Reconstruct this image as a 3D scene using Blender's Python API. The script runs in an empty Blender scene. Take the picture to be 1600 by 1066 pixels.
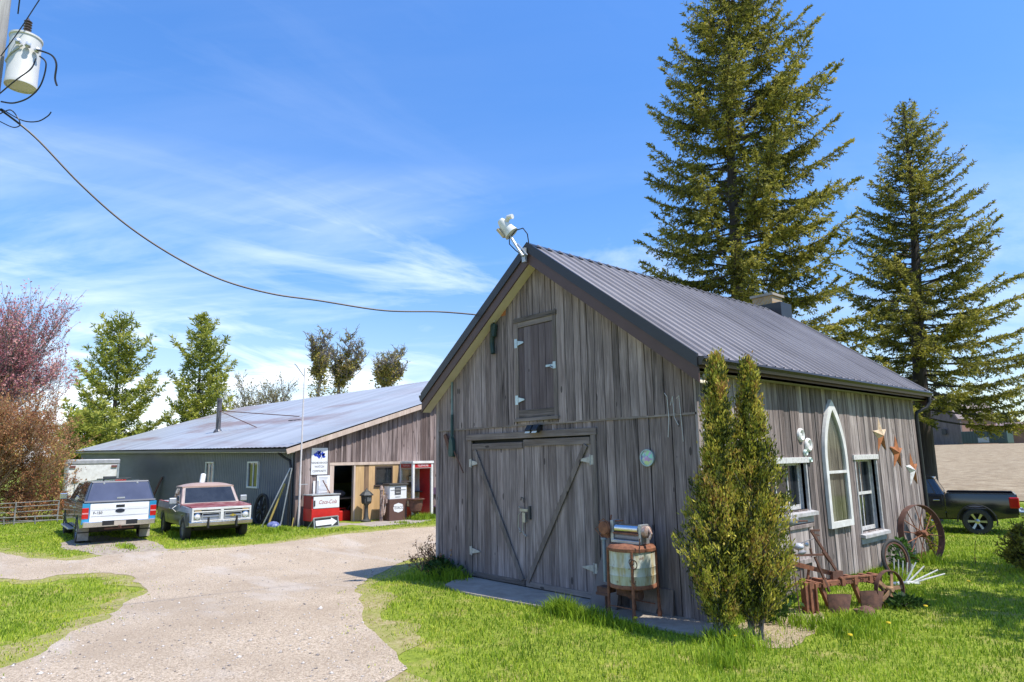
import bpy, bmesh, math, random
import numpy as np
from mathutils import Vector, Matrix, Euler, geometry, noise as mnoise
random.seed(7); RNG = np.random.default_rng(7)
SC = bpy.context.scene; COL = SC.collection
PI = math.pi; R = math.radians

# ------------------------------------------------------------------ camera
CAM = Vector((5.672, -8.828, 2.4)); FPX = 1041.27
YAW, PITCH, ROLL = R(-48.036), R(9.921), R(-.9555)
def _axes():
    f = Vector((math.sin(YAW)*math.cos(PITCH), math.cos(YAW)*math.cos(PITCH), math.sin(PITCH)))
    r = Vector((math.cos(YAW), -math.sin(YAW), 0)); u = r.cross(f)
    return r*math.cos(ROLL)+u*math.sin(ROLL), u*math.cos(ROLL)-r*math.sin(ROLL), f
CR, CU, CF = _axes()
cd = bpy.data.cameras.new('camera'); cam = bpy.data.objects.new('camera', cd); COL.objects.link(cam)
cd.sensor_width = 36; cd.lens = FPX/1600*36; cd.clip_end = 3000; cd.clip_start = .1
cam.matrix_world = Matrix(((CR.x, CU.x, -CF.x, CAM.x), (CR.y, CU.y, -CF.y, CAM.y), (CR.z, CU.z, -CF.z, CAM.z), (0, 0, 0, 1)))
SC.camera = cam
def ray(px, py): return CF + CR*((px-800)/FPX) - CU*((py-533)/FPX)
def at(px, py, d): return CAM + ray(px, py)*d          # survey: a sight line and a distance give a place

# ------------------------------------------------------------------ terrain
def sm(t):
    t = min(1., max(0., t)); return t*t*(3-2*t)
def zg(x, y):
    z = -.22*sm((-5.5-x)/4) + .19*sm((-11.5-x)/5)
    z += -.30*sm((y-8)/7)*sm((x+9)/5)
    if y > 26:
        z += 3.30*min(1, (y-26)/95)*sm((x+130)/60)
    z += .012*math.sin(x*1.3+y*.4)*math.cos(y*1.1)*sm((abs(x+3)-4)/3)
    return z
def gp(px, py, it=4):
    d = ray(px, py); z = 0
    for _ in range(it):
        t = (z-CAM.z)/d.z; P = CAM+d*t; z = zg(P.x, P.y)
    return Vector((P.x, P.y, z))

# ------------------------------------------------------------------ object helpers
def link(o, parent=None):
    COL.objects.link(o)
    if parent: o.parent = parent
    return o
def tag(o, label=None, cat=None, group=None, kind=None):
    if label: o['label'] = label
    if cat: o['category'] = cat
    if group: o['group'] = group
    if kind: o['kind'] = kind
    return o
def thing(name, label, cat, loc=(0, 0, 0), rz=0, group=None):
    o = bpy.data.objects.new(name, None); o.empty_display_size = .2
    o.location = loc; o.rotation_euler = (0, 0, rz); COL.objects.link(o)
    return tag(o, label, cat, group)
def copy_tree(o, parent=None):
    c = o.copy(); COL.objects.link(c)
    if parent: c.parent = parent
    for ch in o.children: copy_tree(ch, c)
    return c

class MB:
    def __init__(s): s.v = []; s.f = []; s.r = []
    def add(s, vs, fs, rnd=None):
        b = len(s.v); s.v += [tuple(v) for v in vs]; s.f += [tuple(i+b for i in f) for f in fs]
        rr = random.random() if rnd is None else rnd
        s.r += [rr]*len(vs); return s
    def hexa(s, a, rnd=None):   # 8 corners: bottom 4 then top 4
        return s.add(a, [(0, 3, 2, 1), (4, 5, 6, 7), (0, 1, 5, 4), (1, 2, 6, 5), (2, 3, 7, 6), (3, 0, 4, 7)], rnd)
    def bx(s, x0, x1, y0, y1, z0, z1, rnd=None):
        return s.hexa([(x0, y0, z0), (x1, y0, z0), (x1, y1, z0), (x0, y1, z0), (x0, y0, z1), (x1, y0, z1), (x1, y1, z1), (x0, y1, z1)], rnd)
    def box(s, c, d, M=None, rnd=None):
        vs = []
        for z in (-.5, .5):
            for x, y in ((-.5, -.5), (.5, -.5), (.5, .5), (-.5, .5)):
                v = Vector((x*d[0], y*d[1], z*d[2])); v = M @ v if M else v
                vs.append(v+Vector(c))
        return s.hexa(vs, rnd)
    def bar(s, p0, p1, w, t, up=(0, 0, 1), rnd=None):   # rectangular bar p0->p1, w along side, t along up
        p0, p1 = Vector(p0), Vector(p1); d = (p1-p0).normalized(); up = Vector(up)
        sd = d.cross(up)
        if sd.length < 1e-4: sd = d.cross(Vector((1, 0, 0)))
        sd.normalize(); u = sd.cross(d)
        vs = []
        for p in (p0, p1):
            for a, b in ((-1, -1), (1, -1), (1, 1), (-1, 1)): vs.append(p+sd*(a*w/2)+u*(b*t/2))
        return s.hexa(vs, rnd)
    def tube(s, pts, r, n=8, rnd=None, cap=True):
        pts = [Vector(p) for p in pts]; k = len(pts)
        rs = r if isinstance(r, (list, tuple)) else [r]*k
        vs = []; prev = None
        for i, p in enumerate(pts):
            d = (pts[min(i+1, k-1)]-pts[max(i-1, 0)])
            if d.length < 1e-9: d = Vector((0, 0, 1))
            d.normalize()
            if prev is None:
                a = d.orthogonal().normalized()
            else:
                a = prev-d*prev.dot(d)
                a = a.normalized() if a.length > 1e-6 else d.orthogonal().normalized()
            prev = a; b = d.cross(a)
            for j in range(n):
                t = 2*PI*j/n; vs.append(p+(a*math.cos(t)+b*math.sin(t))*rs[i])
        fs = [(i*n+j, i*n+(j+1) % n, (i+1)*n+(j+1) % n, (i+1)*n+j) for i in range(k-1) for j in range(n)]
        if cap: fs += [tuple(range(n))[::-1], tuple((k-1)*n+j for j in range(n))]
        return s.add(vs, fs, rnd)
    def lathe(s, prof, n=20, M=None, rnd=None, a0=0, a1=2*PI, cap=True):
        full = abs(a1-a0-2*PI) < 1e-6; m = n if full else n+1
        vs = []
        for (r, z) in prof:
            for j in range(m):
                t = a0+(a1-a0)*j/n; v = Vector((r*math.cos(t), r*math.sin(t), z)); vs.append(M @ v if M else v)
        fs = []
        for i in range(len(prof)-1):
            for j in range(n):
                j2 = (j+1) % m if full else j+1
                fs.append((i*m+j, i*m+j2, (i+1)*m+j2, (i+1)*m+j))
        if full and cap and prof[0] != prof[-1]:
            if prof[0][0] > 1e-4: fs.append(tuple(range(m))[::-1])
            if prof[-1][0] > 1e-4: fs.append(tuple((len(prof)-1)*m+j for j in range(m)))
        return s.add(vs, fs, rnd)
    def prism(s, poly, d0, d1, M=None, rnd=None):   # polygon in local xy, extruded along z d0..d1, by M
        n = len(poly); vs = [Vector((x, y, d)) for d in (d0, d1) for x, y in poly]
        if M: vs = [M @ v for v in vs]
        tri = geometry.tessellate_polygon([[Vector((x, y, 0)) for x, y in poly]])
        fs = [tuple(t) for t in tri]+[tuple(i+n for i in t)[::-1] for t in tri]
        fs += [(i, (i+1) % n, n+(i+1) % n, n+i) for i in range(n)]
        return s.add(vs, fs, rnd)
    def ball(s, c, r, n=10, sc=(1, 1, 1), M=None, rnd=None):
        prof = [(max(1e-5, math.sin(PI*i/n)), -math.cos(PI*i/n)) for i in range(n+1)]
        T = Matrix.Translation(Vector(c)) @ (M.to_4x4() if M else Matrix()) @ Matrix.Diagonal((r*sc[0], r*sc[1], r*sc[2], 1))
        return s.lathe(prof, n*2, T, rnd)
    def cuts(s, axis, vals):            # split faces on planes
        bm = s.bm()
        for v in vals:
            co = [0, 0, 0]; co[axis] = v; no = [0, 0, 0]; no[axis] = 1
            bmesh.ops.bisect_plane(bm, geom=bm.verts[:]+bm.edges[:]+bm.faces[:], plane_co=co, plane_no=no)
        bm.verts.index_update()
        s.v = [tuple(v.co) for v in bm.verts]; s.f = [tuple(v.index for v in f.verts) for f in bm.faces]; s.r = [.5]*len(s.v); bm.free(); return s
    def warp(s, fn): s.v = [tuple(fn(Vector(v))) for v in s.v]; return s
    def bm(s):
        bm = bmesh.new(); vs = [bm.verts.new(v) for v in s.v]
        for f in s.f:
            try: bm.faces.new([vs[i] for i in f])
            except ValueError: pass
        return bm
    def build(s, name, mat, parent=None, smooth=False, bevel=0, W=None, recalc=True):
        me = bpy.data.meshes.new(name)
        me.from_pydata(s.v, [], s.f)
        a = me.attributes.new('rnd', 'FLOAT', 'POINT'); a.data.foreach_set('value', np.array(s.r, dtype=np.float32))
        if recalc:
            bm = bmesh.new(); bm.from_mesh(me); bmesh.ops.recalc_face_normals(bm, faces=bm.faces); bm.to_mesh(me); bm.free()
        o = bpy.data.objects.new(name, me); me.materials.append(mat)
        if smooth:
            me.polygons.foreach_set('use_smooth', [True]*len(me.polygons))
            try: me.set_sharp_from_angle(angle=R(38))
            except Exception: pass
        COL.objects.link(o)
        if parent is not None:
            o.parent = parent
            if W is not None: o.matrix_parent_inverse = Matrix.Translation(-Vector(W))
        else:
            settle(o)
        if bevel:
            b = o.modifiers.new('bevel', 'BEVEL'); b.width = bevel; b.segments = 2; b.limit_method = 'ANGLE'; b.angle_limit = R(40)
            try: b.harden_normals = False
            except Exception: pass
        return o
def settle(o):
    me = o.data; n = len(me.vertices); co = np.empty(n*3, dtype=np.float32); me.vertices.foreach_get('co', co); co = co.reshape(-1, 3)
    if o.location.length > 1e-6 or n == 0: return
    c = np.array([(co[:, 0].min()+co[:, 0].max())/2, (co[:, 1].min()+co[:, 1].max())/2, co[:, 2].min()], dtype=np.float32)
    me.vertices.foreach_set('co', (co-c).ravel()); me.update(); o.location = [float(q) for q in c]
def np_mesh(name, V, F, mat, parent=None, rnd=None, smooth=False):
    me = bpy.data.meshes.new(name); nv = len(V); nf, k = F.shape
    me.vertices.add(nv); me.vertices.foreach_set('co', V.astype(np.float32).ravel())
    me.loops.add(nf*k); me.loops.foreach_set('vertex_index', F.astype(np.int32).ravel())
    me.polygons.add(nf); me.polygons.foreach_set('loop_start', np.arange(0, nf*k, k, dtype=np.int32))
    try: me.polygons.foreach_set('loop_total', np.full(nf, k, dtype=np.int32))
    except Exception: pass
    if rnd is not None:
        a = me.attributes.new('rnd', 'FLOAT', 'POINT'); a.data.foreach_set('value', rnd.astype(np.float32))
    me.update(calc_edges=True); me.validate()
    me.materials.append(mat)
    if smooth: me.polygons.foreach_set('use_smooth', [True]*nf)
    o = bpy.data.objects.new(name, me); COL.objects.link(o)
    if parent is not None: o.parent = parent
    return o
def text(s, size, mat, M, name, parent=None, shear=0, ext=.002, W=None, sx=1):
    cu = bpy.data.curves.new('t', 'FONT'); cu.body = s; cu.size = size; cu.shear = shear; cu.extrude = ext
    cu.align_x = 'CENTER'; cu.align_y = 'CENTER'; cu.resolution_u = 3
    t = bpy.data.objects.new('t', cu); COL.objects.link(t)
    me = bpy.data.meshes.new_from_object(t.evaluated_get(bpy.context.evaluated_depsgraph_get()))
    bpy.data.objects.remove(t); bpy.data.curves.remove(cu)
    me.transform(M @ Matrix.Diagonal((sx, 1, 1, 1))); me.materials.clear(); me.materials.append(mat)
    o = bpy.data.objects.new(name, me); COL.objects.link(o)
    if parent is not None:
        o.parent = parent
        if W is not None: o.matrix_parent_inverse = Matrix.Translation(-Vector(W))
    return o
def frame(o, x, y, z):   # matrix from origin and three axes
    return Matrix(((x[0], y[0], z[0], o[0]), (x[1], y[1], z[1], o[1]), (x[2], y[2], z[2], o[2]), (0, 0, 0, 1)))

# ------------------------------------------------------------------ materials
MATS = {}
class NT:
    def __init__(s, name):
        s.m = bpy.data.materials.new(name); s.m.use_nodes = True; s.t = s.m.node_tree
        s.p = s.t.nodes['Principled BSDF']; s.out = s.t.nodes['Material Output']
    def n(s, typ, **kw):
        nd = s.t.nodes.new(typ)
        for k, v in kw.items():
            if k in nd.inputs.keys() if isinstance(k, str) else False: nd.inputs[k].default_value = v
            else: setattr(nd, k, v)
        return nd
    def l(s, a, b): s.t.links.new(a, b)
    def coord(s, sc=(1, 1, 1), off=None, which='Object'):
        c = s.n('ShaderNodeTexCoord').outputs[which]
        mp = s.n('ShaderNodeMapping'); mp.inputs['Scale'].default_value = sc
        if off is not None:
            ad = s.n('ShaderNodeVectorMath', operation='ADD'); s.l(c, ad.inputs[0]); s.l(off, ad.inputs[1]); c = ad.outputs[0]
        s.l(c, mp.inputs[0]); return mp.outputs[0]
    def noise(s, vec, scale=1, detail=4, rough=.55, dist=0):
        nd = s.n('ShaderNodeTexNoise'); nd.inputs['Scale'].default_value = scale; nd.inputs['Detail'].default_value = detail
        nd.inputs['Roughness'].default_value = rough; nd.inputs['Distortion'].default_value = dist
        s.l(vec, nd.inputs['Vector']); return nd.outputs[0]
    def ramp(s, fac, stops):
        r = s.n('ShaderNodeValToRGB'); e = r.color_ramp.elements
        while len(e) < len(stops): e.new(.5)
        for i, (p, c) in enumerate(stops):
            e[i].position = p; e[i].color = (*c, 1) if len(c) == 3 else c
        s.l(fac, r.inputs[0]); return r.outputs[0]
    def mix(s, fac, a, b, mode='MIX'):
        m = s.n('ShaderNodeMix', data_type='RGBA', blend_type=mode)
        for i, v in ((0, fac), (6, a), (7, b)):
            if isinstance(v, (int, float)): m.inputs[i].default_value = v
            elif isinstance(v, (tuple, list)): m.inputs[i].default_value = (*v, 1)
            else: s.l(v, m.inputs[i])
        return m.outputs[2]
    def math(s, op, a, b=0, clamp=False):
        m = s.n('ShaderNodeMath', operation=op, use_clamp=clamp)
        for i, v in enumerate((a, b)):
            if isinstance(v, (int, float)): m.inputs[i].default_value = v
            else: s.l(v, m.inputs[i])
        return m.outputs[0]
    def attr(s, nm='rnd'):
        a = s.n('ShaderNodeAttribute'); a.attribute_name = nm; return a.outputs['Fac']
    def base(s, c):
        if isinstance(c, (tuple, list)): s.p.inputs['Base Color'].default_value = (*c[:3], 1)
        else: s.l(c, s.p.inputs['Base Color'])
    def set(s, rough=.7, metal=0, spec=None, coat=0):
        s.p.inputs['Roughness'].default_value = rough; s.p.inputs['Metallic'].default_value = metal
        if spec is not None: s.p.inputs['Specular IOR Level'].default_value = spec
        if coat: s.p.inputs['Coat Weight'].default_value = coat; s.p.inputs['Coat Roughness'].default_value = .08
        return s
    def bump(s, h, strength=.4, dist=.01):
        b = s.n('ShaderNodeBump'); b.inputs['Strength'].default_value = strength; b.inputs['Distance'].default_value = dist
        s.l(h, b.inputs['Height']); s.l(b.outputs[0], s.p.inputs['Normal'])
def simple(name, c, rough=.6, metal=0, c2=None, scale=6, bump=0, spec=None, coat=0, thr=(.35, .7)):
    if name in MATS: return MATS[name]
    m = NT(name); m.set(rough, metal, spec, coat); v = m.coord()
    if c2 is None: c2 = tuple(q*.72 for q in c)
    n = m.noise(v, scale, 6, .6)
    m.base(m.ramp(n, [(thr[0], c), (thr[1], c2)]))
    if bump: m.bump(m.noise(v, scale*6, 4), bump, .004)
    MATS[name] = m.m; return m.m
def wood(name, dark, mid, light, scale=1, knots=True, stain=None, axis=2, var=.22, brown=.24):
    m = NT(name); m.set(.88, 0, .25)
    rn = m.attr(); mul = m.n('ShaderNodeVectorMath', operation='SCALE'); cb = m.n('ShaderNodeCombineXYZ')
    m.l(rn, cb.inputs[0]); m.l(rn, cb.inputs[1]); m.l(rn, cb.inputs[2]); m.l(cb.outputs[0], mul.inputs[0]); mul.inputs['Scale'].default_value = 37.
    g1 = [16*scale]*3; g1[axis] = .9*scale; g2 = [70*scale]*3; g2[axis] = 2.2*scale; gk = [4.2]*3; gk[axis] = 1.5; v = m.coord(g1, mul.outputs[0]); v2 = m.coord(g2, mul.outputs[0]); v3 = m.coord((2.4, 2.4, 1.0), mul.outputs[0])
    n1 = m.noise(v, 1, 6, .65, .6); n2 = m.noise(v2, 1, 4, .6); n3 = m.noise(v3, 1, 3)
    f = m.math('ADD', m.math('MULTIPLY', n1, .62), m.math('MULTIPLY', n2, .38))
    f = m.math('ADD', f, m.math('MULTIPLY', m.math('SUBTRACT', rn, .5), var))
    c = m.ramp(f, [(.28, dark), (.48, mid), (.71, light)])
    c = m.mix(m.math('MULTIPLY', m.math('SUBTRACT', n3, .42, True), 1.6, True), c, tuple(q*.62 for q in mid))
    # per-board hue: some boards browner
    br = m.math('GREATER_THAN', m.math('FRACT', m.math('MULTIPLY', rn, 7.3)), .62)
    c = m.mix(m.math('MULTIPLY', br, brown), c, m.mix(.5, c, (mid[0]*1.05, mid[1]*.82, mid[2]*.68)))
    if knots:
        vo = m.n('ShaderNodeTexVoronoi'); vo.inputs['Scale'].default_value = 1; m.l(m.coord(gk, mul.outputs[0]), vo.inputs['Vector'])
        k = m.math('LESS_THAN', vo.outputs['Distance'], .10)
        c = m.mix(m.math('MULTIPLY', k, .85), c, tuple(q*.28 for q in mid))
    if stain:
        ns = m.noise(m.coord((3, 3, .5), mul.outputs[0]), 1, 5, .7)
        c = m.mix(m.ramp(ns, [(.6, (0, 0, 0)), (.72, (.6, .6, .6))]), c, stain)
    m.base(c); m.bump(f, .7, .012)
    MATS[name] = m.m; return m.m
def foliage(name, cols, trans=.35, rough=.6, scale=.5):
    m = NT(name); m.set(rough, 0, .25)
    rn = m.attr(); n = m.noise(m.coord(), scale, 3)
    f = m.math('ADD', m.math('MULTIPLY', rn, .6), m.math('MULTIPLY', n, .4))
    k = len(cols); c = m.ramp(f, [(.22+.56*i/(k-1), q) for i, q in enumerate(cols)])
    m.base(c)
    tr = m.n('ShaderNodeBsdfTranslucent'); m.l(c, tr.inputs[0])
    ms = m.n('ShaderNodeMixShader'); ms.inputs[0].default_value = trans
    m.l(m.p.outputs[0], ms.inputs[1]); m.l(tr.outputs[0], ms.inputs[2]); m.l(ms.outputs[0], m.out.inputs[0])
    MATS[name] = m.m; return m.m
def glass_dark(name, c=(.012, .015, .018), rough=.04):
    m = NT(name); m.set(rough, 0, .8); v = m.coord(); m.base(m.ramp(m.noise(v, 3, 4), [(.3, c), (.8, tuple(q*2.2+.004 for q in c))]))
    m.bump(m.noise(v, 2.5, 2), .06, .02); MATS[name] = m.m; return m.m
def glass_clear(name):
    m = NT(name); t = m.n('ShaderNodeBsdfTransparent'); t.inputs[0].default_value = (.86, .88, .84, 1)
    g = m.n('ShaderNodeBsdfGlossy'); g.inputs['Roughness'].default_value = .06
    ms = m.n('ShaderNodeMixShader'); ms.inputs[0].default_value = .09
    m.l(t.outputs[0], ms.inputs[1]); m.l(g.outputs[0], ms.inputs[2]); m.l(ms.outputs[0], m.out.inputs[0])
    MATS[name] = m.m; return m.m

WOOD_F = wood('weathered_front', (.018, .014, .013), (.225, .180, .166), (.52, .43, .405), stain=(.075, .052, .042), var=.15, brown=.14)
WOOD_S = wood('weathered_side', (.024, .020, .019), (.225, .185, .170), (.62, .54, .50), stain=(.075, .052, .04))
WOOD_G = wood('weathered_barn', (.03, .022, .02), (.165, .125, .115), (.46, .375, .35), .6)
WOOD_T = wood('trim_wood', (.04, .034, .03), (.185, .152, .135), (.34, .285, .255))
WOOD_TX = wood('trim_wood_level', (.04, .034, .03), (.185, .152, .135), (.34, .285, .255), axis=0)
WOOD_DK = simple('dark_core_wood', (.02, .018, .016), .9)
PLY = wood('fresh_plywood', (.36, .22, .10), (.55, .36, .17), (.68, .48, .26), .35, knots=False)
PALE_WOOD = wood('pale_trim_wood', (.34, .26, .2), (.55, .43, .35), (.68, .56, .46), .5, knots=False)
WHITE_P = simple('white_paint', (.78, .77, .74), .55, 0, (.60, .58, .54), 5)
WHITE_OLD = simple('flaking_white_paint', (.66, .65, .62), .7, 0, (.44, .41, .385), 16, .3, thr=(.45, .7))
GREYW = simple('washed_grey_paint', (.50, .49, .48), .8, 0, (.34, .325, .315), 11, .3)
CREAM = simple('cream_paint', (.62, .56, .42), .6, 0, (.52, .46, .33), 3)
CHARCOAL = simple('charcoal_metal', (.035, .037, .043), .38, .3, (.028, .03, .034), 2)
BROWNP = simple('brown_paint', (.095, .05, .042), .5, 0, (.075, .04, .034), 4)
RUST = simple('rust', (.31, .125, .06), .85, 0, (.13, .05, .03), 14, .5)
RUST_O = simple('orange_rust', (.42, .155, .05), .8, 0, (.24, .085, .03), 9, .3)
RUST_D = simple('dark_rust', (.17, .078, .05), .85, 0, (.07, .036, .026), 12, .4)
GALV = simple('galvanised', (.52, .54, .55), .42, .6, (.38, .40, .41), 5)
CHROME = simple('chrome', (.72, .73, .74), .16, 1, (.60, .61, .62), 3)
BLACKP = simple('black_plastic', (.018, .018, .02), .5)
RUBBER = simple('tyre_rubber', (.03, .03, .031), .8, 0, (.05, .047, .043), 8, .3)
RED_P = simple('red_paint', (.62, .025, .02), .4, 0, (.52, .02, .016), 5)
IRON = simple('dark_cast_iron', (.045, .05, .05), .6, .3, (.085, .085, .08), 8, .3)
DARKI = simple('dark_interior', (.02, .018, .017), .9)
CONC = simple('concrete_old', (.40, .345, .285), .9, 0, (.27, .23, .185), 4, .4)
GLASS = glass_dark('window_glass')
GLASS_C = glass_clear('clear_glass')
WIRE = simple('black_cable', (.015, .015, .017), .5)
LAMPG = simple('lamp_glass', (.75, .75, .70), .15, 0, (.6, .6, .56), 4)
# ------------------------------------------------------------------ sky, sun
w = bpy.data.worlds.new('World'); SC.world = w; w.use_nodes = True; nt = w.node_tree
SUN = Vector((.483, .129, .866)).normalized()
bg = nt.nodes['Background']; sky = nt.nodes.new('ShaderNodeTexSky'); sky.sky_type = 'NISHITA'; sky.sun_disc = False
sky.sun_elevation = math.asin(SUN.z); sky.sun_rotation = math.atan2(SUN.x, SUN.y); sky.altitude = 300; sky.air_density = 1.0; sky.dust_density = .3; sky.ozone_density = 2.2
def wn(t, **k):
    nd = nt.nodes.new(t)
    for a, b in k.items(): setattr(nd, a, b)
    return nd
L = nt.links.new
hs = wn('ShaderNodeHueSaturation'); hs.inputs['Saturation'].default_value = 1.27; hs.inputs['Hue'].default_value = .507; hs.inputs['Value'].default_value = 2.05; L(sky.outputs[0], hs.inputs['Color'])
tc = wn('ShaderNodeTexCoord'); sep = wn('ShaderNodeSeparateXYZ'); L(tc.outputs['Generated'], sep.inputs[0])
def M2(op, a, b, cl=False):
    m = wn('ShaderNodeMath', operation=op, use_clamp=cl)
    for i, v in enumerate((a, b)):
        if isinstance(v, (int, float)): m.inputs[i].default_value = v
        else: L(v, m.inputs[i])
    return m.outputs[0]
zz = M2('ADD', M2('MAXIMUM', sep.outputs[2], 0.0), .16)
cb = wn('ShaderNodeCombineXYZ'); L(M2('DIVIDE', sep.outputs[0], zz), cb.inputs[0]); L(M2('DIVIDE', sep.outputs[1], zz), cb.inputs[1])
def wnoise(sc, rot, loc, detail, rough, dist):
    mp = wn('ShaderNodeMapping', vector_type='TEXTURE'); mp.inputs['Scale'].default_value = tuple(1/q for q in sc); mp.inputs['Rotation'].default_value = (0, 0, rot); mp.inputs['Location'].default_value = loc
    L(cb.outputs[0], mp.inputs[0]); n = wn('ShaderNodeTexNoise'); n.inputs['Scale'].default_value = 1; n.inputs['Detail'].default_value = detail
    n.inputs['Roughness'].default_value = rough; n.inputs['Distortion'].default_value = dist; L(mp.outputs[0], n.inputs['Vector']); return n.outputs[0]
def wramp(f, stops):
    r = wn('ShaderNodeValToRGB'); e = r.color_ramp.elements
    while len(e) < len(stops): e.new(.5)
    for i, (p, v) in enumerate(stops): e[i].position = p; e[i].color = (v, v, v, 1)
    L(f, r.inputs[0]); return r.outputs[0]
streak = wnoise((.42, 1.5, 1), R(48)-.10, (3.1, 1.7, 0), 8, .58, .35)
wisp = wnoise((1.0, 2.0, 1), R(48)+.75, (7.3, 2.2, 0), 9, .62, .9)
mask = wnoise((.45, .45, 1), 0, (1.4, 5.6, 0), 2, .5, 0)
hz_ = wramp(sep.outputs[2], [(.0, 1), (.26, .8), (.42, .0)])            # more cirrus low over the horizon
a = M2('MULTIPLY', wramp(streak, [(.47, 0), (.66, 1)]), wramp(mask, [(.32, .25), (.58, 1)]))
b = M2('MULTIPLY', wramp(wisp, [(.50, 0), (.68, 1)]), wramp(mask, [(.36, 0), (.55, 1)]))
cl = M2('ADD', M2('MULTIPLY', M2('ADD', a, b), M2('ADD', M2('MULTIPLY', hz_, .85), .05)), M2('MULTIPLY', wramp(sep.outputs[2], [(0, 1), (.26, 0)]), .30), True)
westw = wramp(M2('ADD', M2('MULTIPLY', sep.outputs[0], -.62), M2('MULTIPLY', sep.outputs[1], -.30)), [(.22, .10), (.54, 1)])
cl = M2('MULTIPLY', cl, M2('ADD', M2('MULTIPLY', westw, .75), .25), True)
hzd = wn('ShaderNodeVectorMath', operation='SCALE'); L(hs.outputs[0], hzd.inputs[0]); L(wramp(sep.outputs[2], [(0, .42), (.30, .82), (.6, 1)]), hzd.inputs['Scale']); skyc = hzd.outputs[0]
mx = wn('ShaderNodeMix', data_type='RGBA'); L(cl, mx.inputs[0]); L(skyc, mx.inputs[6]); mx.inputs[7].default_value = (10.6, 11.2, 12.0, 1)
L(mx.outputs[2], bg.inputs[0]); bg.inputs[1].default_value = .11
sl = bpy.data.lights.new('sun', 'SUN'); sl.energy = 4.4; sl.angle = R(.53); sl.color = (1, .955, .89)
so = bpy.data.objects.new('sun', sl); COL.objects.link(so); so.location = SUN*60
so.rotation_euler = (-SUN).to_track_quat('-Z', 'Y').to_euler()
vs = SC.view_settings; vs.view_transform = 'Standard'; vs.look = 'None'; vs.gamma = 1; vs.exposure = .45; vs.use_curve_mapping = False

# ------------------------------------------------------------------ ground
W_, L_, SEAM, ZE, ZR, OV, OH, YB = 6.625, 9.43, 3.02, 3.876, 6.472, .22, .305, 9.78
m = NT('lawn_soil'); m.set(.95, 0, .1); v = m.coord()
n1 = m.noise(v, .35, 5, .6); n2 = m.noise(v, 9, 5, .7); n3 = m.noise(v, 1.6, 4, .6)
c = m.ramp(n2, [(.3, (.11, .15, .02)), (.6, (.25, .30, .04)), (.75, (.38, .38, .08))])
c = m.mix(m.ramp(n3, [(.52, (0, 0, 0)), (.72, (.75, .75, .75))]), c, (.38, .29, .12))
m.base(c); m.bump(n2, .6, .03); LAWN = m.m
xs = np.concatenate([np.arange(-900, -140, 40.), np.arange(-140, -48, 4.), np.arange(-48, 14, .6), np.arange(14, 60, 4.), np.arange(60, 901, 40.)])
ys = np.concatenate([np.arange(-300, -60, 40.), np.arange(-60, -14, 4.), np.arange(-14, 34, .6), np.arange(34, 150, 4.), np.arange(150, 1200, 40.)])
def sheet(name, xs, ys, off, mat):
    V = np.array([(x, y, zg(x, y)+off) for y in ys for x in xs]); nx = len(xs); i = np.arange(len(ys)-1)[:, None]*nx+np.arange(nx-1)[None]
    F = np.stack([i, i+1, i+nx+1, i+nx], -1).reshape(-1, 4)
    return tag(np_mesh(name, V, F, mat, smooth=True), kind='structure')
sheet('ground', xs, ys, 0, LAWN)
m = NT('ploughed_soil'); m.set(.95, 0, .1); v = m.coord((1, .25, 1)); n = m.noise(m.coord(), 1.2, 7, .75); f2 = m.noise(m.coord((.25, 4, 1)), 1, 4, .6)
c = m.ramp(n, [(.3, (.19, .14, .085)), (.5, (.33, .262, .165)), (.7, (.47, .39, .26))]); c = m.mix(m.math('MULTIPLY', f2, .35), c, (.25, .17, .11))
m.base(c); m.bump(n, 1, .15)
sheet('ploughed_field', np.concatenate([np.arange(-80, 30, 1.5), np.arange(30, 200, 8.)]), np.concatenate([np.arange(31.5, 60, 1.), np.arange(60, 124, 2.)]), .05, m.m)

def wiggle(pts, amp=.18, step=.22, closed=True, seed=0):
    out = []; k = len(pts)
    for i in range(k if closed else k-1):
        a, b = Vector(pts[i]), Vector(pts[(i+1) % k]); n = max(1, int((b-a).length/step)); nr = Vector((-(b-a).y, (b-a).x)).normalized()
        for j in range(n):
            p = a.lerp(b, j/n); w = mnoise.noise(Vector((p.x*.9, p.y*.9, seed)))*amp*2+mnoise.noise(Vector((p.x*3.3, p.y*3.3, seed+5)))*amp
            out.append(p+nr*w)
    return out
def poly_sheet(name, outline, off, mat, step=.5):
    pts = [Vector((p[0], p[1])) for p in outline]; n = len(pts)
    xa, xb = min(p.x for p in pts), max(p.x for p in pts); ya, yb = min(p.y for p in pts), max(p.y for p in pts)
    ins = []; x = xa
    while x < xb:
        y = ya
        while y < yb:
            q = Vector((x+random.uniform(-.1, .1), y+random.uniform(-.1, .1)))
            if inside(q, pts): ins.append(q)
            y += step
        x += step
    r = geometry.delaunay_2d_cdt(pts+ins, [], [list(range(n))], 1, 1e-4)
    V = np.array([(p.x, p.y, zg(p.x, p.y)+off) for p in r[0]]); F = np.array([f for f in r[2] if len(f) == 3])
    return np_mesh(name, V, F, mat, smooth=True)
def inside(q, pts):
    c = False; j = len(pts)-1
    for i in range(len(pts)):
        a, b = pts[i], pts[j]
        if (a[1] > q[1]) != (b[1] > q[1]) and q[0] < (b[0]-a[0])*(q[1]-a[1])/(b[1]-a[1])+a[0]: c = not c
        j = i
    return c
def spline(pts, n=8):
    out = []; k = len(pts)
    for i in range(k):
        p0, p1, p2, p3 = (Vector(pts[(i+j-1) % k]) for j in range(4))
        for j in range(n):
            t = j/n; out.append(.5*((2*p1)+(p2-p0)*t+(2*p0-5*p1+4*p2-p3)*t*t+(3*p1-p0-3*p2+p3)*t**3))
    return out
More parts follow.
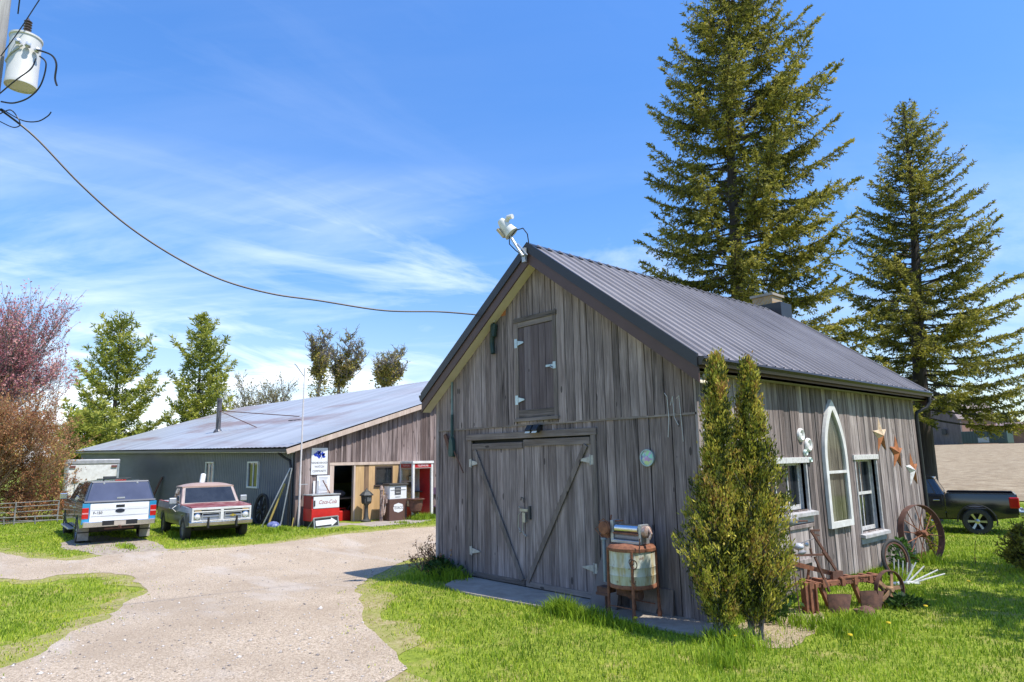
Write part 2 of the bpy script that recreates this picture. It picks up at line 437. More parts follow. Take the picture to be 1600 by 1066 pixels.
# the drive: surveyed edge points (sight line on the ground), smoothed and roughened
edgeR = [gp(*q).xy for q in ((610, 1064), (594, 1010), (572, 960), (562, 930), (576, 905), (612, 888), (668, 872))]
edgeF = [gp(*q).xy for q in ((690, 822), (600, 830), (520, 838), (430, 850), (330, 858), (250, 862), (170, 868), (60, 873))]
edgeL = [gp(*q).xy for q in ((10, 906), (90, 900), (170, 897), (212, 905), (226, 922), (200, 943), (130, 980), (60, 1013), (5, 1048))]
drive = [Vector((1.2, -9.0)), Vector((-.4, -6.2))]+edgeR+[Vector((-7.2, 3.5)), Vector((-7.6, 12.)), Vector((-16.2, 12.))]+edgeF+[Vector((-27., -8.2)), Vector((-27, -9.6)), Vector((-19., -8.4))]+edgeL+[Vector((-3.5, -10.5)), Vector((-2, -14.)), Vector((3, -14.))]
DRIVE = wiggle(spline([Vector(p) for p in drive], 4), .13, .25)
m = NT('gravel'); m.set(.93, 0, .15); v = m.coord()
n1 = m.noise(v, .5, 5, .6); n2 = m.noise(v, 38, 4, .7); n3 = m.noise(m.coord((.35, .9, 1)), 1, 5, .55)
vo = m.n('ShaderNodeTexVoronoi'); vo.inputs['Scale'].default_value = 42; m.l(v, vo.inputs['Vector'])
c = m.ramp(n2, [(.30, (.225, .17, .115)), (.47, (.49, .395, .292)), (.70, (.77, .65, .50))])
c = m.mix(.6, c, m.ramp(vo.outputs['Distance'], [(.0, (.72, .70, .67)), (.55, (.30, .29, .28))]), 'SOFT_LIGHT')
c = m.mix(m.ramp(n1, [(.42, (0, 0, 0)), (.66, (.7, .7, .7))]), c, (.37, .285, .20))
c = m.mix(m.ramp(n3, [(.55, (0, 0, 0)), (.72, (.5, .5, .5))]), c, (.60, .54, .475))
sp = m.n('ShaderNodeTexVoronoi'); sp.inputs['Scale'].default_value = 11; m.l(v, sp.inputs['Vector']); c = m.mix(m.math('MULTIPLY', m.math('LESS_THAN', sp.outputs['Distance'], .12), .6), c, (.17, .15, .135))
m.base(c); m.bump(m.math('ADD', n2, m.math('MULTIPLY', vo.outputs['Distance'], .8)), .8, .02); GRAVEL = m.m
tag(poly_sheet('driveway', DRIVE, .014, GRAVEL, .45), kind='structure')
VERGE = []
_sp = spline([Vector(p) for p in drive], 4)
for i, p in enumerate(_sp):
    d_ = (_sp[(i+1) % len(_sp)]-_sp[i-1]); nr_ = Vector((d_.y, -d_.x)).normalized()
    VERGE.append((p, nr_))
_ar = sum(_sp[i-1].x*_sp[i].y-_sp[i].x*_sp[i-1].y for i in range(len(_sp)))
VERGE = wiggle([p+n_*(.42 if _ar > 0 else -.42) for p, n_ in VERGE], .34, .3, seed=9)
m = NT('verge_dirt'); m.set(.95, 0, .1); v = m.coord(); n = m.noise(v, 9, 7, .75); n5 = m.noise(v, 1.3, 4)
c = m.ramp(n, [(.3, (.16, .13, .05)), (.5, (.34, .28, .13)), (.72, (.52, .43, .27))]); c = m.mix(m.ramp(n5, [(.36, (0, 0, 0)), (.62, (.85, .85, .85))]), c, m.mix(n, (.14, .17, .03), (.36, .36, .09))); m.base(c); m.bump(n, .8, .02)
tag(poly_sheet('dirt_verge', VERGE, .007, m.m, .5), kind='structure')
THATCH = wiggle(spline([gp(*q).xy for q in ((1140, 1000), (1175, 968), (1215, 952), (1268, 952), (1290, 972), (1262, 996), (1210, 1012))], 4), .10, .15, seed=4)
m = NT('straw_thatch'); m.set(.95, 0, .1); n = m.noise(m.coord(), 26, 6, .8); m.base(m.ramp(n, [(.32, (.16, .11, .06)), (.5, (.42, .33, .20)), (.68, (.66, .55, .38))])); m.bump(n, 1, .03)
tag(poly_sheet('dry_thatch', THATCH, .006, m.m, .3), kind='structure')
# worn earth where the white pickup stands
WORN = wiggle(spline([gp(*q).xy for q in ((88, 853), (150, 838), (230, 846), (262, 856), (238, 866), (150, 868))], 5), .12, .25)
m = NT('worn_earth'); m.set(.95, 0, .1); n = m.noise(m.coord(), 7, 6, .7); m.base(m.ramp(n, [(.3, (.22, .17, .12)), (.6, (.42, .35, .27)), (.8, (.16, .18, .06))])); m.bump(n, .6, .02)
tag(poly_sheet('worn_earth', WORN, .011, m.m, .5), kind='structure')
# slabs
SLAB1 = [(-5.35, -.02), (-5.42, -.5), (-5.15, -.92), (-4.3, -1.12), (-2.6, -.98), (-1.0, -.80), (.34, -.70), (.34, -.02)]
mb = MB(); mb.prism([(p.x, p.y) for p in wiggle(SLAB1, .02, .3)], -.08, .035); o = mb.build('doorstep_slab', CONC); tag(o, kind='structure')
SLAB2 = [(-19.2, 2.9), (-17.3, 2.75), (-16.75, 3.5), (-16.7, 6.3), (-17.4, 7.6), (-19.2, 8.4)]
mb = MB(); mb.prism([(p.x, p.y) for p in wiggle(SLAB2, .05, .4)], -.3, -.03); tag(mb.build('shopfront_slab', CONC), kind='structure')

# ------------------------------------------------------------------ grass
def blades(P, h, wd, lean, rnd, seg2=True):
    n = len(P); a = RNG.uniform(0, 2*PI, n); la = RNG.uniform(0, 2*PI, n)
    sx, sy = np.cos(a)*wd/2, np.sin(a)*wd/2; lx, ly = np.cos(la)*lean*h, np.sin(la)*lean*h
    V = np.empty((n, 5, 3))
    V[:, 0] = P+np.stack([-sx, -sy, np.zeros(n)-.01], 1); V[:, 1] = P+np.stack([sx, sy, np.zeros(n)-.01], 1)
    V[:, 2] = P+np.stack([sx*.8+lx*.3, sy*.8+ly*.3, h*.6], 1); V[:, 3] = P+np.stack([-sx*.8+lx*.3, -sy*.8+ly*.3, h*.6], 1)
    V[:, 4] = P+np.stack([lx, ly, h*np.sqrt(np.clip(1-(lean*.6)**2, .2, 1))], 1)
    b = np.arange(n)[:, None]*5
    F = np.concatenate([b+np.array([[0, 1, 2]]), b+np.array([[0, 2, 3]]), b+np.array([[3, 2, 4]])])
    return V.reshape(-1, 3), F, np.repeat(rnd, 5)
def smooth_noise(x, y, s, seed):
    out = np.empty(len(x)); v = Vector((0, 0, seed))
    for i in range(len(x)): v.x = x[i]*s; v.y = y[i]*s; out[i] = mnoise.noise(v)
    return out
GM = NT('grass_blades'); GM.set(.55, 0, .3); rn = GM.attr()
gn = GM.noise(GM.coord(), .55, 4, .6); gf = GM.math('ADD', GM.math('MULTIPLY', rn, .75), GM.math('MULTIPLY', GM.math('SUBTRACT', gn, .5), .7))
gc = GM.ramp(gf, [(0., (.10, .17, .012)), (.30, (.27, .40, .025)), (.60, (.49, .58, .05)), (.78, (.60, .58, .09)), (.90, (.54, .42, .17)), (1., (.66, .53, .30))])
GM.base(gc); tr = GM.n('ShaderNodeBsdfTranslucent'); GM.l(gc, tr.inputs[0]); ms = GM.n('ShaderNodeMixShader'); ms.inputs[0].default_value = .42
GM.l(GM.p.outputs[0], ms.inputs[1]); GM.l(tr.outputs[0], ms.inputs[2]); GM.l(ms.outputs[0], GM.out.inputs[0]); GRASS = GM.m
dpoly = [(p.x, p.y) for p in DRIVE]; wpoly = [(p.x, p.y) for p in WORN]
def inside_np(x, y, poly):
    c = np.zeros(len(x), bool); j = len(poly)-1
    for i in range(len(poly)):
        (ax, ay), (bx_, by) = poly[i], poly[j]
        if ay != by:
            k = ((ay > y) != (by > y)) & (x < (bx_-ax)*(y-ay)/(by-ay)+ax); c ^= k
        j = i
    return c
def edge_dist(x, y, poly):
    d = np.full(len(x), 1e9)
    for i in range(0, len(poly), 2):
        ax, ay = poly[i]; bx_, by = poly[(i+2) % len(poly)]
        dx, dy = bx_-ax, by-ay; l2 = dx*dx+dy*dy+1e-9
        t = np.clip(((x-ax)*dx+(y-ay)*dy)/l2, 0, 1); d = np.minimum(d, np.hypot(x-ax-t*dx, y-ay-t*dy))
    return d
def lawn(n):
    r = 4.2+RNG.uniform(0, 1, n)**1.25*36; az = YAW+RNG.uniform(R(-50), R(50), n)
    x = CAM.x+r*np.sin(az); y = CAM.y+r*np.cos(az)
    ok = ~((x > -W_-.02) & (x < .03) & (y > -.03) & (y < L_)) & ~((x < -19.2) & (y > 2.25)) & ~inside_np(x, y, [(p[0], p[1]) for p in SLAB2]) & ~inside_np(x, y, SLAB1) & (y < 31)
    x, y, r = x[ok], y[ok], r[ok]
    ind = inside_np(x, y, dpoly); ed = edge_dist(x, y, dpoly)
    patch = smooth_noise(x, y, .8, 3.3); fine = smooth_noise(x, y, 3.1, 8.8)
    u = RNG.uniform(0, 1, len(x))
    ok = (~ind & (u < np.clip(.34+ed*.85+fine*.6, .05, 1))) | (ind & (ed < .55) & (u < .20*(1-ed/.55)) & (fine > .05))
    ok &= ~(inside_np(x, y, wpoly) & (u > .10))
    straw = np.exp(-(((x-.85)/.65)**2+((y-.65)/.9)**2))          # dry thatch beside the cedar
    ok &= (u > straw*.35) & ~(inside_np(x, y, [(p.x, p.y) for p in THATCH]) & (u > .45))
    x, y, r, ed, patch, fine, straw = (q[ok] for q in (x, y, r, ed, patch, fine, straw))
    z = np.array([zg(a, b) for a, b in zip(x, y)])
    k = len(x); h = RNG.uniform(.026, .082, k)*(1+.45*patch+.5*fine)*np.clip(.45+ed*.55, .4, 1)
    wd = RNG.uniform(.004, .008, k)*(1+r*.085)
    rnd = RNG.beta(1.5, 1.6, k)*.76+.24*patch; dry = np.exp(-ed/1.0)*.66+straw*.75+np.clip(.62*(smooth_noise(x, y, .55, 21.)-.02)+.25*smooth_noise(x, y, 2.2, 5.), 0, .42)
    m_ = RNG.uniform(0, 1, k) < dry*1.1; rnd = np.where(m_, RNG.uniform(.74, 1, k), rnd)
    return blades(np.stack([x, y, z], 1), np.clip(h, .015, .14), wd, RNG.uniform(.15, .95, k), np.clip(rnd, 0, 1))
def clump(cx, cy, rx, ry, n, h0, h1, wd=.009, lo=.1, hi=.6, lean=(.1, .8)):
    a = RNG.normal(0, .5, (n, 2)); x = cx+a[:, 0]*rx; y = cy+a[:, 1]*ry; z = np.array([zg(p, q) for p, q in zip(x, y)])
    fall = np.exp(-(a**2).sum(1)*.8)
    return blades(np.stack([x, y, z], 1), RNG.uniform(h0, h1, n)*(.45+.55*fall), np.full(n, wd)*RNG.uniform(.7, 1.4, n), RNG.uniform(*lean, n), RNG.uniform(lo, hi, n))
def merge(parts):
    V, F, Q, b = [], [], [], 0
    for v, f, q in parts: V.append(v); F.append(f+b); Q.append(q); b += len(v)
    return np.concatenate(V), np.concatenate(F), np.concatenate(Q)
V, F, Q = lawn(520000)
tag(np_mesh('lawn_grass', V, F, GRASS, rnd=Q), 'short bright green lawn grass around the drive and sheds', 'grass', kind='stuff')
tall = []
for (px, py, rx, ry, n, h0, h1) in ((880, 962, .40, .2, 800, .12, .36), (930, 972, .5, .2, 700, .10, .28), (985, 985, .45, .14, 300, .08, .2), (700, 905, .5, .3, 700, .12, .34), (735, 900, .25, .2, 260, .12, .3), (655, 905, .5, .3, 320, .06, .2), (840, 970, .5, .2, 160, .05, .14),
        (1290, 985, .9, .35, 700, .08, .26), (1350, 975, .5, .4, 420, .08, .24), (1232, 925, .4, .2, 200, .08, .25), (1150, 1010, .45, .3, 420, .1, .34), (1125, 1040, .35, .3, 260, .1, .3), (1420, 930, .6, .4, 300, .06, .2), (1395, 905, .4, .5, 300, .1, .3), (1450, 880, .4, .5, 300, .1, .28),
        (300, 835, .9, .35, 520, .12, .36), (360, 832, .9, .3, 520, .12, .38), (270, 838, .6, .3, 260, .1, .26), (420, 832, .9, .3, 260, .08, .2), (195, 856, .9, .25, 260, .06, .18), (655, 812, .45, .4, 420, .12, .36), (672, 810, .4, .4, 320, .1, .3), (630, 818, .5, .3, 140, .05, .14), (440, 829, .6, .2, 160, .1, .22), (1110, 995, .2, .12, 80, .06, .14)):
    p = gp(px, py); tall.append(clump(p.x, p.y, rx, ry, n, h0, h1, .007+.0006*(p-CAM).length))
for t in np.linspace(.1, L_, 26): tall.append(clump(.14, t, .12, .3, 60, .06, .2, .012))
V, F, Q = merge(tall); tag(np_mesh('tall_grass', V, F, GRASS, rnd=Q), 'taller unmown grass tufts against walls, trucks and the plough', 'grass', kind='stuff')
# loose stones on the drive
n = 9000; r = 4.5+RNG.uniform(0, 1, n)**1.4*20; az = YAW+RNG.uniform(R(-50), R(15), n); x = CAM.x+r*np.sin(az); y = CAM.y+r*np.cos(az)
k = inside_np(x, y, dpoly); x, y = x[k], y[k]; n = len(x); z = np.array([zg(a, b)+.016 for a, b in zip(x, y)]); s = RNG.gamma(2., .0052, n)+.004
oc = np.array([(1, 0, 0), (0, 1, 0), (-1, 0, 0), (0, -1, 0), (0, 0, .7), (0, 0, -.3)], float)
V = (np.stack([x, y, z], 1)[:, None]+oc[None]*s[:, None, None]*RNG.uniform(.6, 1.25, (n, 6, 1))).reshape(-1, 3)
of = np.array([(0, 1, 4), (1, 2, 4), (2, 3, 4), (3, 0, 4), (1, 0, 5), (2, 1, 5), (3, 2, 5), (0, 3, 5)]); F = (np.arange(n)[:, None, None]*6+of[None]).reshape(-1, 3)
m = NT('stone_chips'); m.set(.9); m.base(m.ramp(m.attr(), [(0, (.16, .14, .125)), (.4, (.42, .37, .32)), (1, (.66, .61, .55))]))
tag(np_mesh('loose_gravel', V, F, m.m, rnd=np.repeat(RNG.uniform(0, 1, n), 6)), 'loose pale stone chips scattered over the drive', 'gravel', kind='stuff')
# ------------------------------------------------------------------ weathered shed
SH0 = (-W_/2, L_/2, 0)
shed = thing('board_shed', 'weathered grey board shed with charcoal metal roof and double barn doors', 'shed', SH0)
SLP = (ZR-ZE)/(W_/2+OV); CXR = -W_/2
def zroof(x): return ZR-SLP*abs(x-CXR)
def P(mb, name, mat, parent=None, **k): return mb.build(name, mat, parent or shed, W=SH0 if (parent is None or parent is shed) else None, **k)
def boards_front(x0, x1, z0, ztop, y, mb, wmin=.14, wmax=.25, t=.024, holes=()):
    x = x0
    while x < x1-.02:
        w = min(random.uniform(wmin, wmax), x1-x)
        if x1-x-w < .07: w = x1-x
        a, b = x+.005, x+w-.006-random.choice((0, 0, .006)); dy = random.uniform(-.006, .006); zb = z0+random.uniform(-.012, .012)
        ta, tb = ztop(a), ztop(b); tl = random.uniform(-.004, .004); rnd = random.random()
        y0, y1 = y-t+dy, y+dy+.004
        mb.hexa([(a+tl, y0+tl, zb), (b+tl, y0-tl, zb), (b+tl, y1, zb), (a+tl, y1, zb), (a, y0, ta), (b, y0, tb), (b, y1, tb), (a, y1, ta)], rnd); x += w
ZT = lambda x: zroof(x)-.19
mb = MB()
boards_front(-W_, -5.50, .03, lambda x: SEAM+.05, -.004, mb)
boards_front(-2.00, 0, .02, lambda x: SEAM+.05, -.004, mb)
boards_front(-5.50, -2.00, 2.86, lambda x: SEAM+.05, -.004, mb)
boards_front(-W_, -3.98, SEAM, ZT, -.03, mb, .12, .2); boards_front(-2.86, 0, SEAM, ZT, -.03, mb, .13, .22)
boards_front(-3.98, -2.86, 5.10, ZT, -.03, mb, .13, .2); boards_front(-3.98, -2.86, SEAM, lambda x: 3.12, -.03, mb, .14, .22)
P(mb, 'wall', WOOD_F, bevel=.004)
mb = MB(); mb.prism([(-W_, 0), (0, 0), (0, ZE-.25), (CXR, ZR-.22), (-W_, ZE-.25)], 0, .05, frame((0, .01, 0), (1, 0, 0), (0, 0, 1), (0, 1, 0)))
mb.prism([(-W_, 0), (0, 0), (0, ZE-.25), (CXR, ZR-.22), (-W_, ZE-.25)], 0, .05, frame((0, L_-.06, 0), (1, 0, 0), (0, 0, 1), (0, 1, 0)))
mb.bx(-W_, -W_+.05, .06, L_-.06, 0, ZE-.25)
P(mb, 'wall_lining', WOOD_DK)
# side wall boards with real window openings
WIN = [(1.99, 3.38, 1.40, 2.22), (5.62, 6.70, .80, 2.24)]
mb = MB(); y = 0.0
while y < L_-.02:
    w = min(random.uniform(.11, .24), L_-y)
    if L_-y-w < .07: w = L_-y
    spans = [(.05+random.uniform(-.03, .05), ZE-.16)]; mid = y+w/2
    for (a, b, c, d) in WIN:
        if y+w > a and y < b: spans = [(.05+random.uniform(-.02, .04), c), (d, ZE-.16)]
    dx = random.uniform(-.009, .009); tl = random.uniform(-.006, .006); rnd = random.random()
    for (za, zb) in spans:
        mb.hexa([(-.004, y+.007+tl, za), (.024+dx+tl, y+.007+tl, za), (.024+dx-tl, y+w-.007+tl, za), (-.004, y+w-.007+tl, za), (-.004, y+.007, zb), (.024+dx, y+.007, zb), (.024+dx, y+w-.007, zb), (-.004, y+w-.007, zb)], rnd)
    y += w
P(mb, 'wall', WOOD_S, bevel=.004)
mb = MB()   # core of the side wall with openings
ysp = [.06, WIN[0][0], WIN[0][1], WIN[1][0], WIN[1][1], L_-.06]
for i in range(5):
    if i in (1, 3):
        c, d = WIN[i//2][2:]; mb.bx(-.06, -.008, ysp[i], ysp[i+1], 0, c); mb.bx(-.06, -.008, ysp[i], ysp[i+1], d, ZE-.25)
    else: mb.bx(-.06, -.008, ysp[i], ysp[i+1], 0, ZE-.25)
P(mb, 'wall_lining', WOOD_DK)
mb = MB()   # left and rear boards
y = 0
while y < L_-.05:
    w = random.uniform(.14, .24); mb.bx(-W_-.026+random.uniform(-.005, .005), -W_-.002, y+.004, min(y+w, L_)-.004, .03, ZE-.16); y += w
x = -W_
while x < -.05:
    w = random.uniform(.14, .24); b_ = min(x+w, 0); mb.hexa([(x, L_, .03), (b_-.006, L_, .03), (b_-.006, L_+.025, .03), (x, L_+.025, .03), (x, L_, ZT(x)), (b_-.006, L_, ZT(b_)), (b_-.006, L_+.025, ZT(b_)), (x, L_+.025, ZT(x))]); x += w
P(mb, 'wall', WOOD_S)
mb = MB()   # loose boards above the concrete and rotten foot
mb.bx(-W_-.03, .03, -.052, -.012, SEAM-.025, SEAM+.012)
o = P(mb, 'drip_board', WOOD_TX)
mb = MB(); mb.bx(.004, .05, -.052, .07, .05, ZE-.2); P(mb, 'corner_board', WOOD_S, bevel=.004); mb = MB(); mb.bx(-W_-.045, -W_+.05, -.062, -.032, .03, ZE-.2); P(mb, 'corner_board', WOOD_S, bevel=.004)
# roof
m = NT('charcoal_roofing'); m.set(.42, .12, .5); nn = m.math('ADD', m.math('MULTIPLY', m.noise(m.coord((.35, 3.2, .35)), 1, 6, .65), .65), m.math('MULTIPLY', m.noise(m.coord(), .6, 4), .35))
m.base(m.ramp(nn, [(.36, (.175, .158, .155)), (.5, (.25, .228, .225)), (.64, (.31, .285, .28))])); ROOFM = m.m
mb = MB()
for sgn in (1, -1):
    prof = []; y = -OH
    while y < YB-.01:
        prof += [(y, 0), (y+.225, 0), (y+.243, .034), (y+.277, .034), (y+.295, 0)]; y += .30
    prof.append((YB, 0)); nx, nz = sgn*SLP/math.hypot(1, SLP), 1/math.hypot(1, SLP)
    vs = []
    for (x0, z0) in ((CXR+sgn*.01, ZR-.004), (CXR+sgn*(W_/2+OV+.05), ZE-.05*SLP)):
        for (yy, h) in prof: vs.append((x0+nx*h, yy, z0+nz*h))
    k = len(prof); fs = [(i, i+1, k+i+1, k+i) if sgn < 0 else (i+1, i, k+i, k+i+1) for i in range(k-1)]; mb.add(vs, fs)
roof = P(mb, 'roof', ROOFM, recalc=False)
mb = MB()    # deck below the sheets
for sgn in (1, -1):
    xe = CXR+sgn*(W_/2+OV)
    a = [(CXR, ZR-.03), (xe, ZE-.03), (xe, ZE-.09), (CXR, ZR-.09)]
    mb.prism(a if sgn > 0 else a[::-1], -OH+.03, YB-.03, frame((0, 0, 0), (1, 0, 0), (0, 0, 1), (0, 1, 0)))
mb.build('roof_deck', WOOD_DK, roof)
mb = MB()
for sgn in (1, -1):
    d = Vector((sgn, 0, -SLP)).normalized(); n_ = Vector((sgn*SLP, 0, 1)).normalized(); o_ = Vector((CXR, 0, ZR+.012))
    mb.add([o_+Vector((0, -OH-.01, .012)), o_+Vector((0, YB, .012)), o_+d*.17+n_*.02+Vector((0, YB, 0)), o_+d*.17+n_*.02+Vector((0, -OH-.01, 0)), o_+d*.17+n_*.002+Vector((0, YB, 0)), o_+d*.17+n_*.002+Vector((0, -OH-.01, 0))], [(0, 1, 2, 3), (3, 2, 4, 5)])
mb.build('ridge_cap', CHARCOAL, roof)
def rake(y0, y1, off0, off1, name, mat, x_in=0.0):
    mb = MB()
    for sgn in (1, -1):
        xe = CXR+sgn*(W_/2+OV+.05); h0, h1 = off0, off1
        a = [(CXR, ZR+h1), (xe, ZR-SLP*(W_/2+OV+.05)+h1), (xe, ZR-SLP*(W_/2+OV+.05)+h0), (CXR, ZR+h0)]
        mb.prism(a, y0, y1, frame((0, 0, 0), (1, 0, 0), (0, 0, 1), (0, 1, 0)))
    return mb.build(name, mat, roof)
rake(-OH-.025, -OH+.03, -.175, .03, 'rake_trim', CHARCOAL); rake(-OH+.004, -OH+.035, -.40, -.175, 'barge_board', BROWNP)
rake(YB-.03, YB+.025, -.175, .03, 'rake_trim', CHARCOAL); rake(YB-.035, YB-.004, -.40, -.175, 'barge_board', BROWNP)
rake(-OH+.036, -.058, -.405, -.385, 'soffit', CREAM)
xg = OV+.05; zgut = ZE-.05*SLP-.02      # gutter with an ogee front
for s in (1, -1):
    ofx = 0 if s > 0 else 2*CXR; mb = MB()
    mb.prism([(ofx+s*(xg-.02), zgut), (ofx+s*(xg+.10), zgut+.005), (ofx+s*(xg+.11), zgut-.03), (ofx+s*(xg+.075), zgut-.075), (ofx+s*(xg+.065), zgut-.12), (ofx+s*(xg-.02), zgut-.12)], -OH, YB+.1, frame((0, 0, 0), (1, 0, 0), (0, 0, 1), (0, 1, 0)))
    mb.build('gutter', simple('gutter_brown', (.05, .043, .04), .4, .2), roof)
for s in (1, -1):
    ofx = 0 if s > 0 else 2*CXR; mb = MB()
    x0, x1 = ofx+s*.03, ofx+s*(xg-.03); mb.bx(min(x0, x1), max(x0, x1), -OH+.04, YB-.04, zgut-.20, zgut-.16)
    mb.build('eave_soffit', simple('greenish_soffit', (.36, .36, .24), .7), roof)
for s in (1, -1):
    ofx = 0 if s > 0 else 2*CXR; mb = MB()
    x0, x1 = ofx+s*(xg-.03), ofx+s*(xg-.055); mb.bx(min(x0, x1), max(x0, x1), -OH+.04, YB-.04, zgut-.2, zgut-.02)
    mb.build('fascia', BROWNP, roof)
mb = MB(); mb.tube([(xg+.03, YB-.02, zgut-.11), (xg+.03, YB-.02, zgut-.25), (xg-.02, YB-.1, zgut-.38), (.08, L_+.05, zgut-.5), (.06, L_+.06, zgut-.7), (.06, L_+.06, .15)], .045, 10)
P(mb, 'downspout', CHARCOAL, smooth=True)
# chimney on the ridge
BRICK = NT('yellow_brick'); BRICK.set(.9); bt = BRICK.n('ShaderNodeTexBrick'); bt.inputs['Scale'].default_value = 1; bt.inputs['Brick Width'].default_value = .22; bt.inputs['Row Height'].default_value = .075; bt.inputs['Mortar Size'].default_value = .008
bt.inputs['Color1'].default_value = (.50, .34, .16, 1); bt.inputs['Color2'].default_value = (.36, .22, .11, 1); bt.inputs['Mortar'].default_value = (.34, .30, .25, 1)
rot = BRICK.n('ShaderNodeMapping'); rot.inputs['Rotation'].default_value = (PI/2, 0, PI/4); tcb = BRICK.n('ShaderNodeTexCoord'); BRICK.l(tcb.outputs['Object'], rot.inputs[0]); BRICK.l(rot.outputs[0], bt.inputs['Vector']); BRICK.base(bt.outputs[0])
CH = (-3.76, -3.16, 9.14, 9.74)
mb = MB(); mb.bx(*CH, 5.6, 6.86); ch = mb.build('chimney', BRICK.m, roof)
mb = MB(); mb.bx(CH[0]-.05, CH[1]+.05, CH[2]-.05, CH[3]+.05, 6.86, 6.93); mb.build('chimney_cap', CONC, ch)
mb = MB(); mb.bx(CH[0]-.02, CH[1]+.25, CH[2]-.02, CH[3]+.02, 6.0, 6.62); mb.build('flashing', CHARCOAL, ch)
# barn doors
def door_leaf(x0, x1, z0, z1, hinge_left):
    mb = MB(); x = x0
    while x < x1-.02:
        w_ = min(random.uniform(.15, .23), x1-x)
        if x1-x-w_ < .06: w_ = x1-x
        d_ = random.uniform(-.004, .004); mb.bx(x+.003, x+w_-.003, -.034+d_, -.006, z0, z1-.005); x += w_
    dr = P(mb, 'barn_door', WOOD_F, bevel=.003)
    mb = MB(); mb.bx(x0+.01, x1-.01, -.058, -.036, z1-.13, z1-.01); mb.build('rail', WOOD_TX, dr); mb = MB(); mb.bx(x0+.01, x1-.01, -.056, -.036, z0+.005, z0+.10); mb.build('rail', WOOD_TX, dr)
    mb = MB(); xa, xb = (x0+.10, x1-.06) if hinge_left else (x1-.10, x0+.06)
    mb.bar((xa, -.062, z1-.14), (xb, -.062, z0+.10), .10, .024, (0, -1, 0)); mb.build('brace', WOOD_T, dr, bevel=.003)
    for zz_ in (z1-.40, z0+.50):
        mb = MB(); xe = x0 if hinge_left else x1; s = 1 if hinge_left else -1
        F_ = frame((xe, -.064, zz_), (s, 0, 0), (0, 0, 1), (0, -1, 0))
        mb.prism([(.02, -.055), (.24, -.014), (.27, 0), (.24, .014), (.02, .055)], 0, .008, F_); mb.prism([(-.07, -.08), (-.015, -.08), (-.015, .08), (-.07, .08)], -.012, .006, F_)
        mb.tube([(xe, -.07, zz_-.09), (xe, -.07, zz_+.09)], .012, 8); mb.build('strap_hinge', simple('old_hinge', (.52, .51, .46), .6, .1, (.34, .31, .27), 14), dr)
    return dr
dl_ = door_leaf(-5.40, -3.835, .05, 2.70, True); dr_ = door_leaf(-3.815, -2.11, .05, 2.74, False)
mb = MB(); X0 = -3.83; gl = simple('dull_steel', (.42, .42, .38), .45, .7)
mb.bar((X0-.10, -.066, 1.42), (X0+.12, -.066, 1.42), .05, .008, (0, -1, 0)); mb.tube([(X0-.06, -.075, 1.38), (X0-.12, -.085, 1.32), (X0-.13, -.085, 1.10), (X0-.08, -.08, 1.05)], .009, 6)
mb.bx(X0+.0, X0+.075, -.10, -.066, 1.20, 1.38); mb.tube([(X0+.01, -.09, 1.20), (X0+.0, -.095, 1.05), (X0+.03, -.09, .98), (X0+.07, -.08, .97)], .010, 6)
mb.ball((X0-.09, -.08, 1.47), .018, 5); mb.ball((X0-.08, -.08, 1.02), .02, 5); mb.ball((X0+.07, -.085, .96), .022, 5)
mb.build('latch', gl, dr_)
mb = MB(); mb.bx(X0+.15, X0+.19, -.085, -.036, 1.26, 1.50); mb.tube([(X0-.05, -.08, 1.60), (X0-.03, -.09, 1.66), (X0+.04, -.09, 1.64), (X0+.03, -.08, 1.56)], .01, 6); mb.build('handle', IRON, dr_)
mb = MB(); mb.bx(-5.58, -1.96, -.070, -.006, 2.765, 2.89); P(mb, 'door_header', WOOD_TX, bevel=.005); mb = MB(); mb.bx(-2.095, -1.975, -.066, -.006, .04, 2.765); P(mb, 'door_jamb', WOOD_T, bevel=.005); mb = MB(); mb.bx(-5.52, -5.415, -.058, -.006, .04, 2.765)
P(mb, 'door_jamb', WOOD_T, bevel=.005)
# loft door
mb = MB(); x = -3.90
for w_ in (.16, .19, .22, .18, .21): mb.bx(x+.004, x+w_-.004, -.052+random.uniform(-.004, .004), -.03, 3.26, 4.92); x += w_
ld = P(mb, 'loft_door', wood('loft_boards', (.04, .032, .034), (.14, .112, .115), (.26, .215, .215)), bevel=.003)
mb = MB(); mb.bx(-3.99, -3.90, -.072, -.03, 3.14, 5.03); mb.build('jamb', WOOD_T, ld, bevel=.004); mb = MB(); mb.bx(-2.94, -2.85, -.072, -.03, 3.14, 5.03); mb.build('jamb', WOOD_T, ld, bevel=.004); mb = MB(); mb.bx(-4.02, -2.83, -.085, -.03, 5.03, 5.12); mb.bx(-3.90, -2.94, -.068, -.03, 4.93, 5.03); mb.build('lintel', WOOD_TX, ld, bevel=.004)
mb = MB(); mb.bx(-3.90, -2.94, -.066, -.03, 3.14, 3.30); mb.bx(-4.02, -2.83, -.10, -.03, 3.08, 3.14); mb.build('sill', WOOD_TX, ld, bevel=.004)
for zz_ in (4.62, 3.50):
    mb = MB(); F_ = frame((-3.90, -.074, zz_), (1, 0, 0), (0, 0, 1), (0, -1, 0)); mb.prism([(0, -.05), (.17, -.012), (.17, .012), (0, .05)], 0, .007, F_); mb.prism([(-.09, -.09), (-.012, -.09), (-.012, .09), (-.09, .09)], 0, .006, F_); mb.build('hinge', simple('zinc_plate', (.50, .60, .64), .4, .5), ld)
mb = MB(); mb.bx(-3.12, -2.88, -.084, -.072, 4.06, 4.10); mb.bx(-2.93, -2.86, -.09, -.072, 4.01, 4.14); mb.tube([(-3.0, -.09, 4.08), (-2.96, -.11, 4.04), (-2.92, -.09, 4.02)], .008, 6); mb.build('latch', simple('zinc_plate', (.5, .6, .64)), ld)
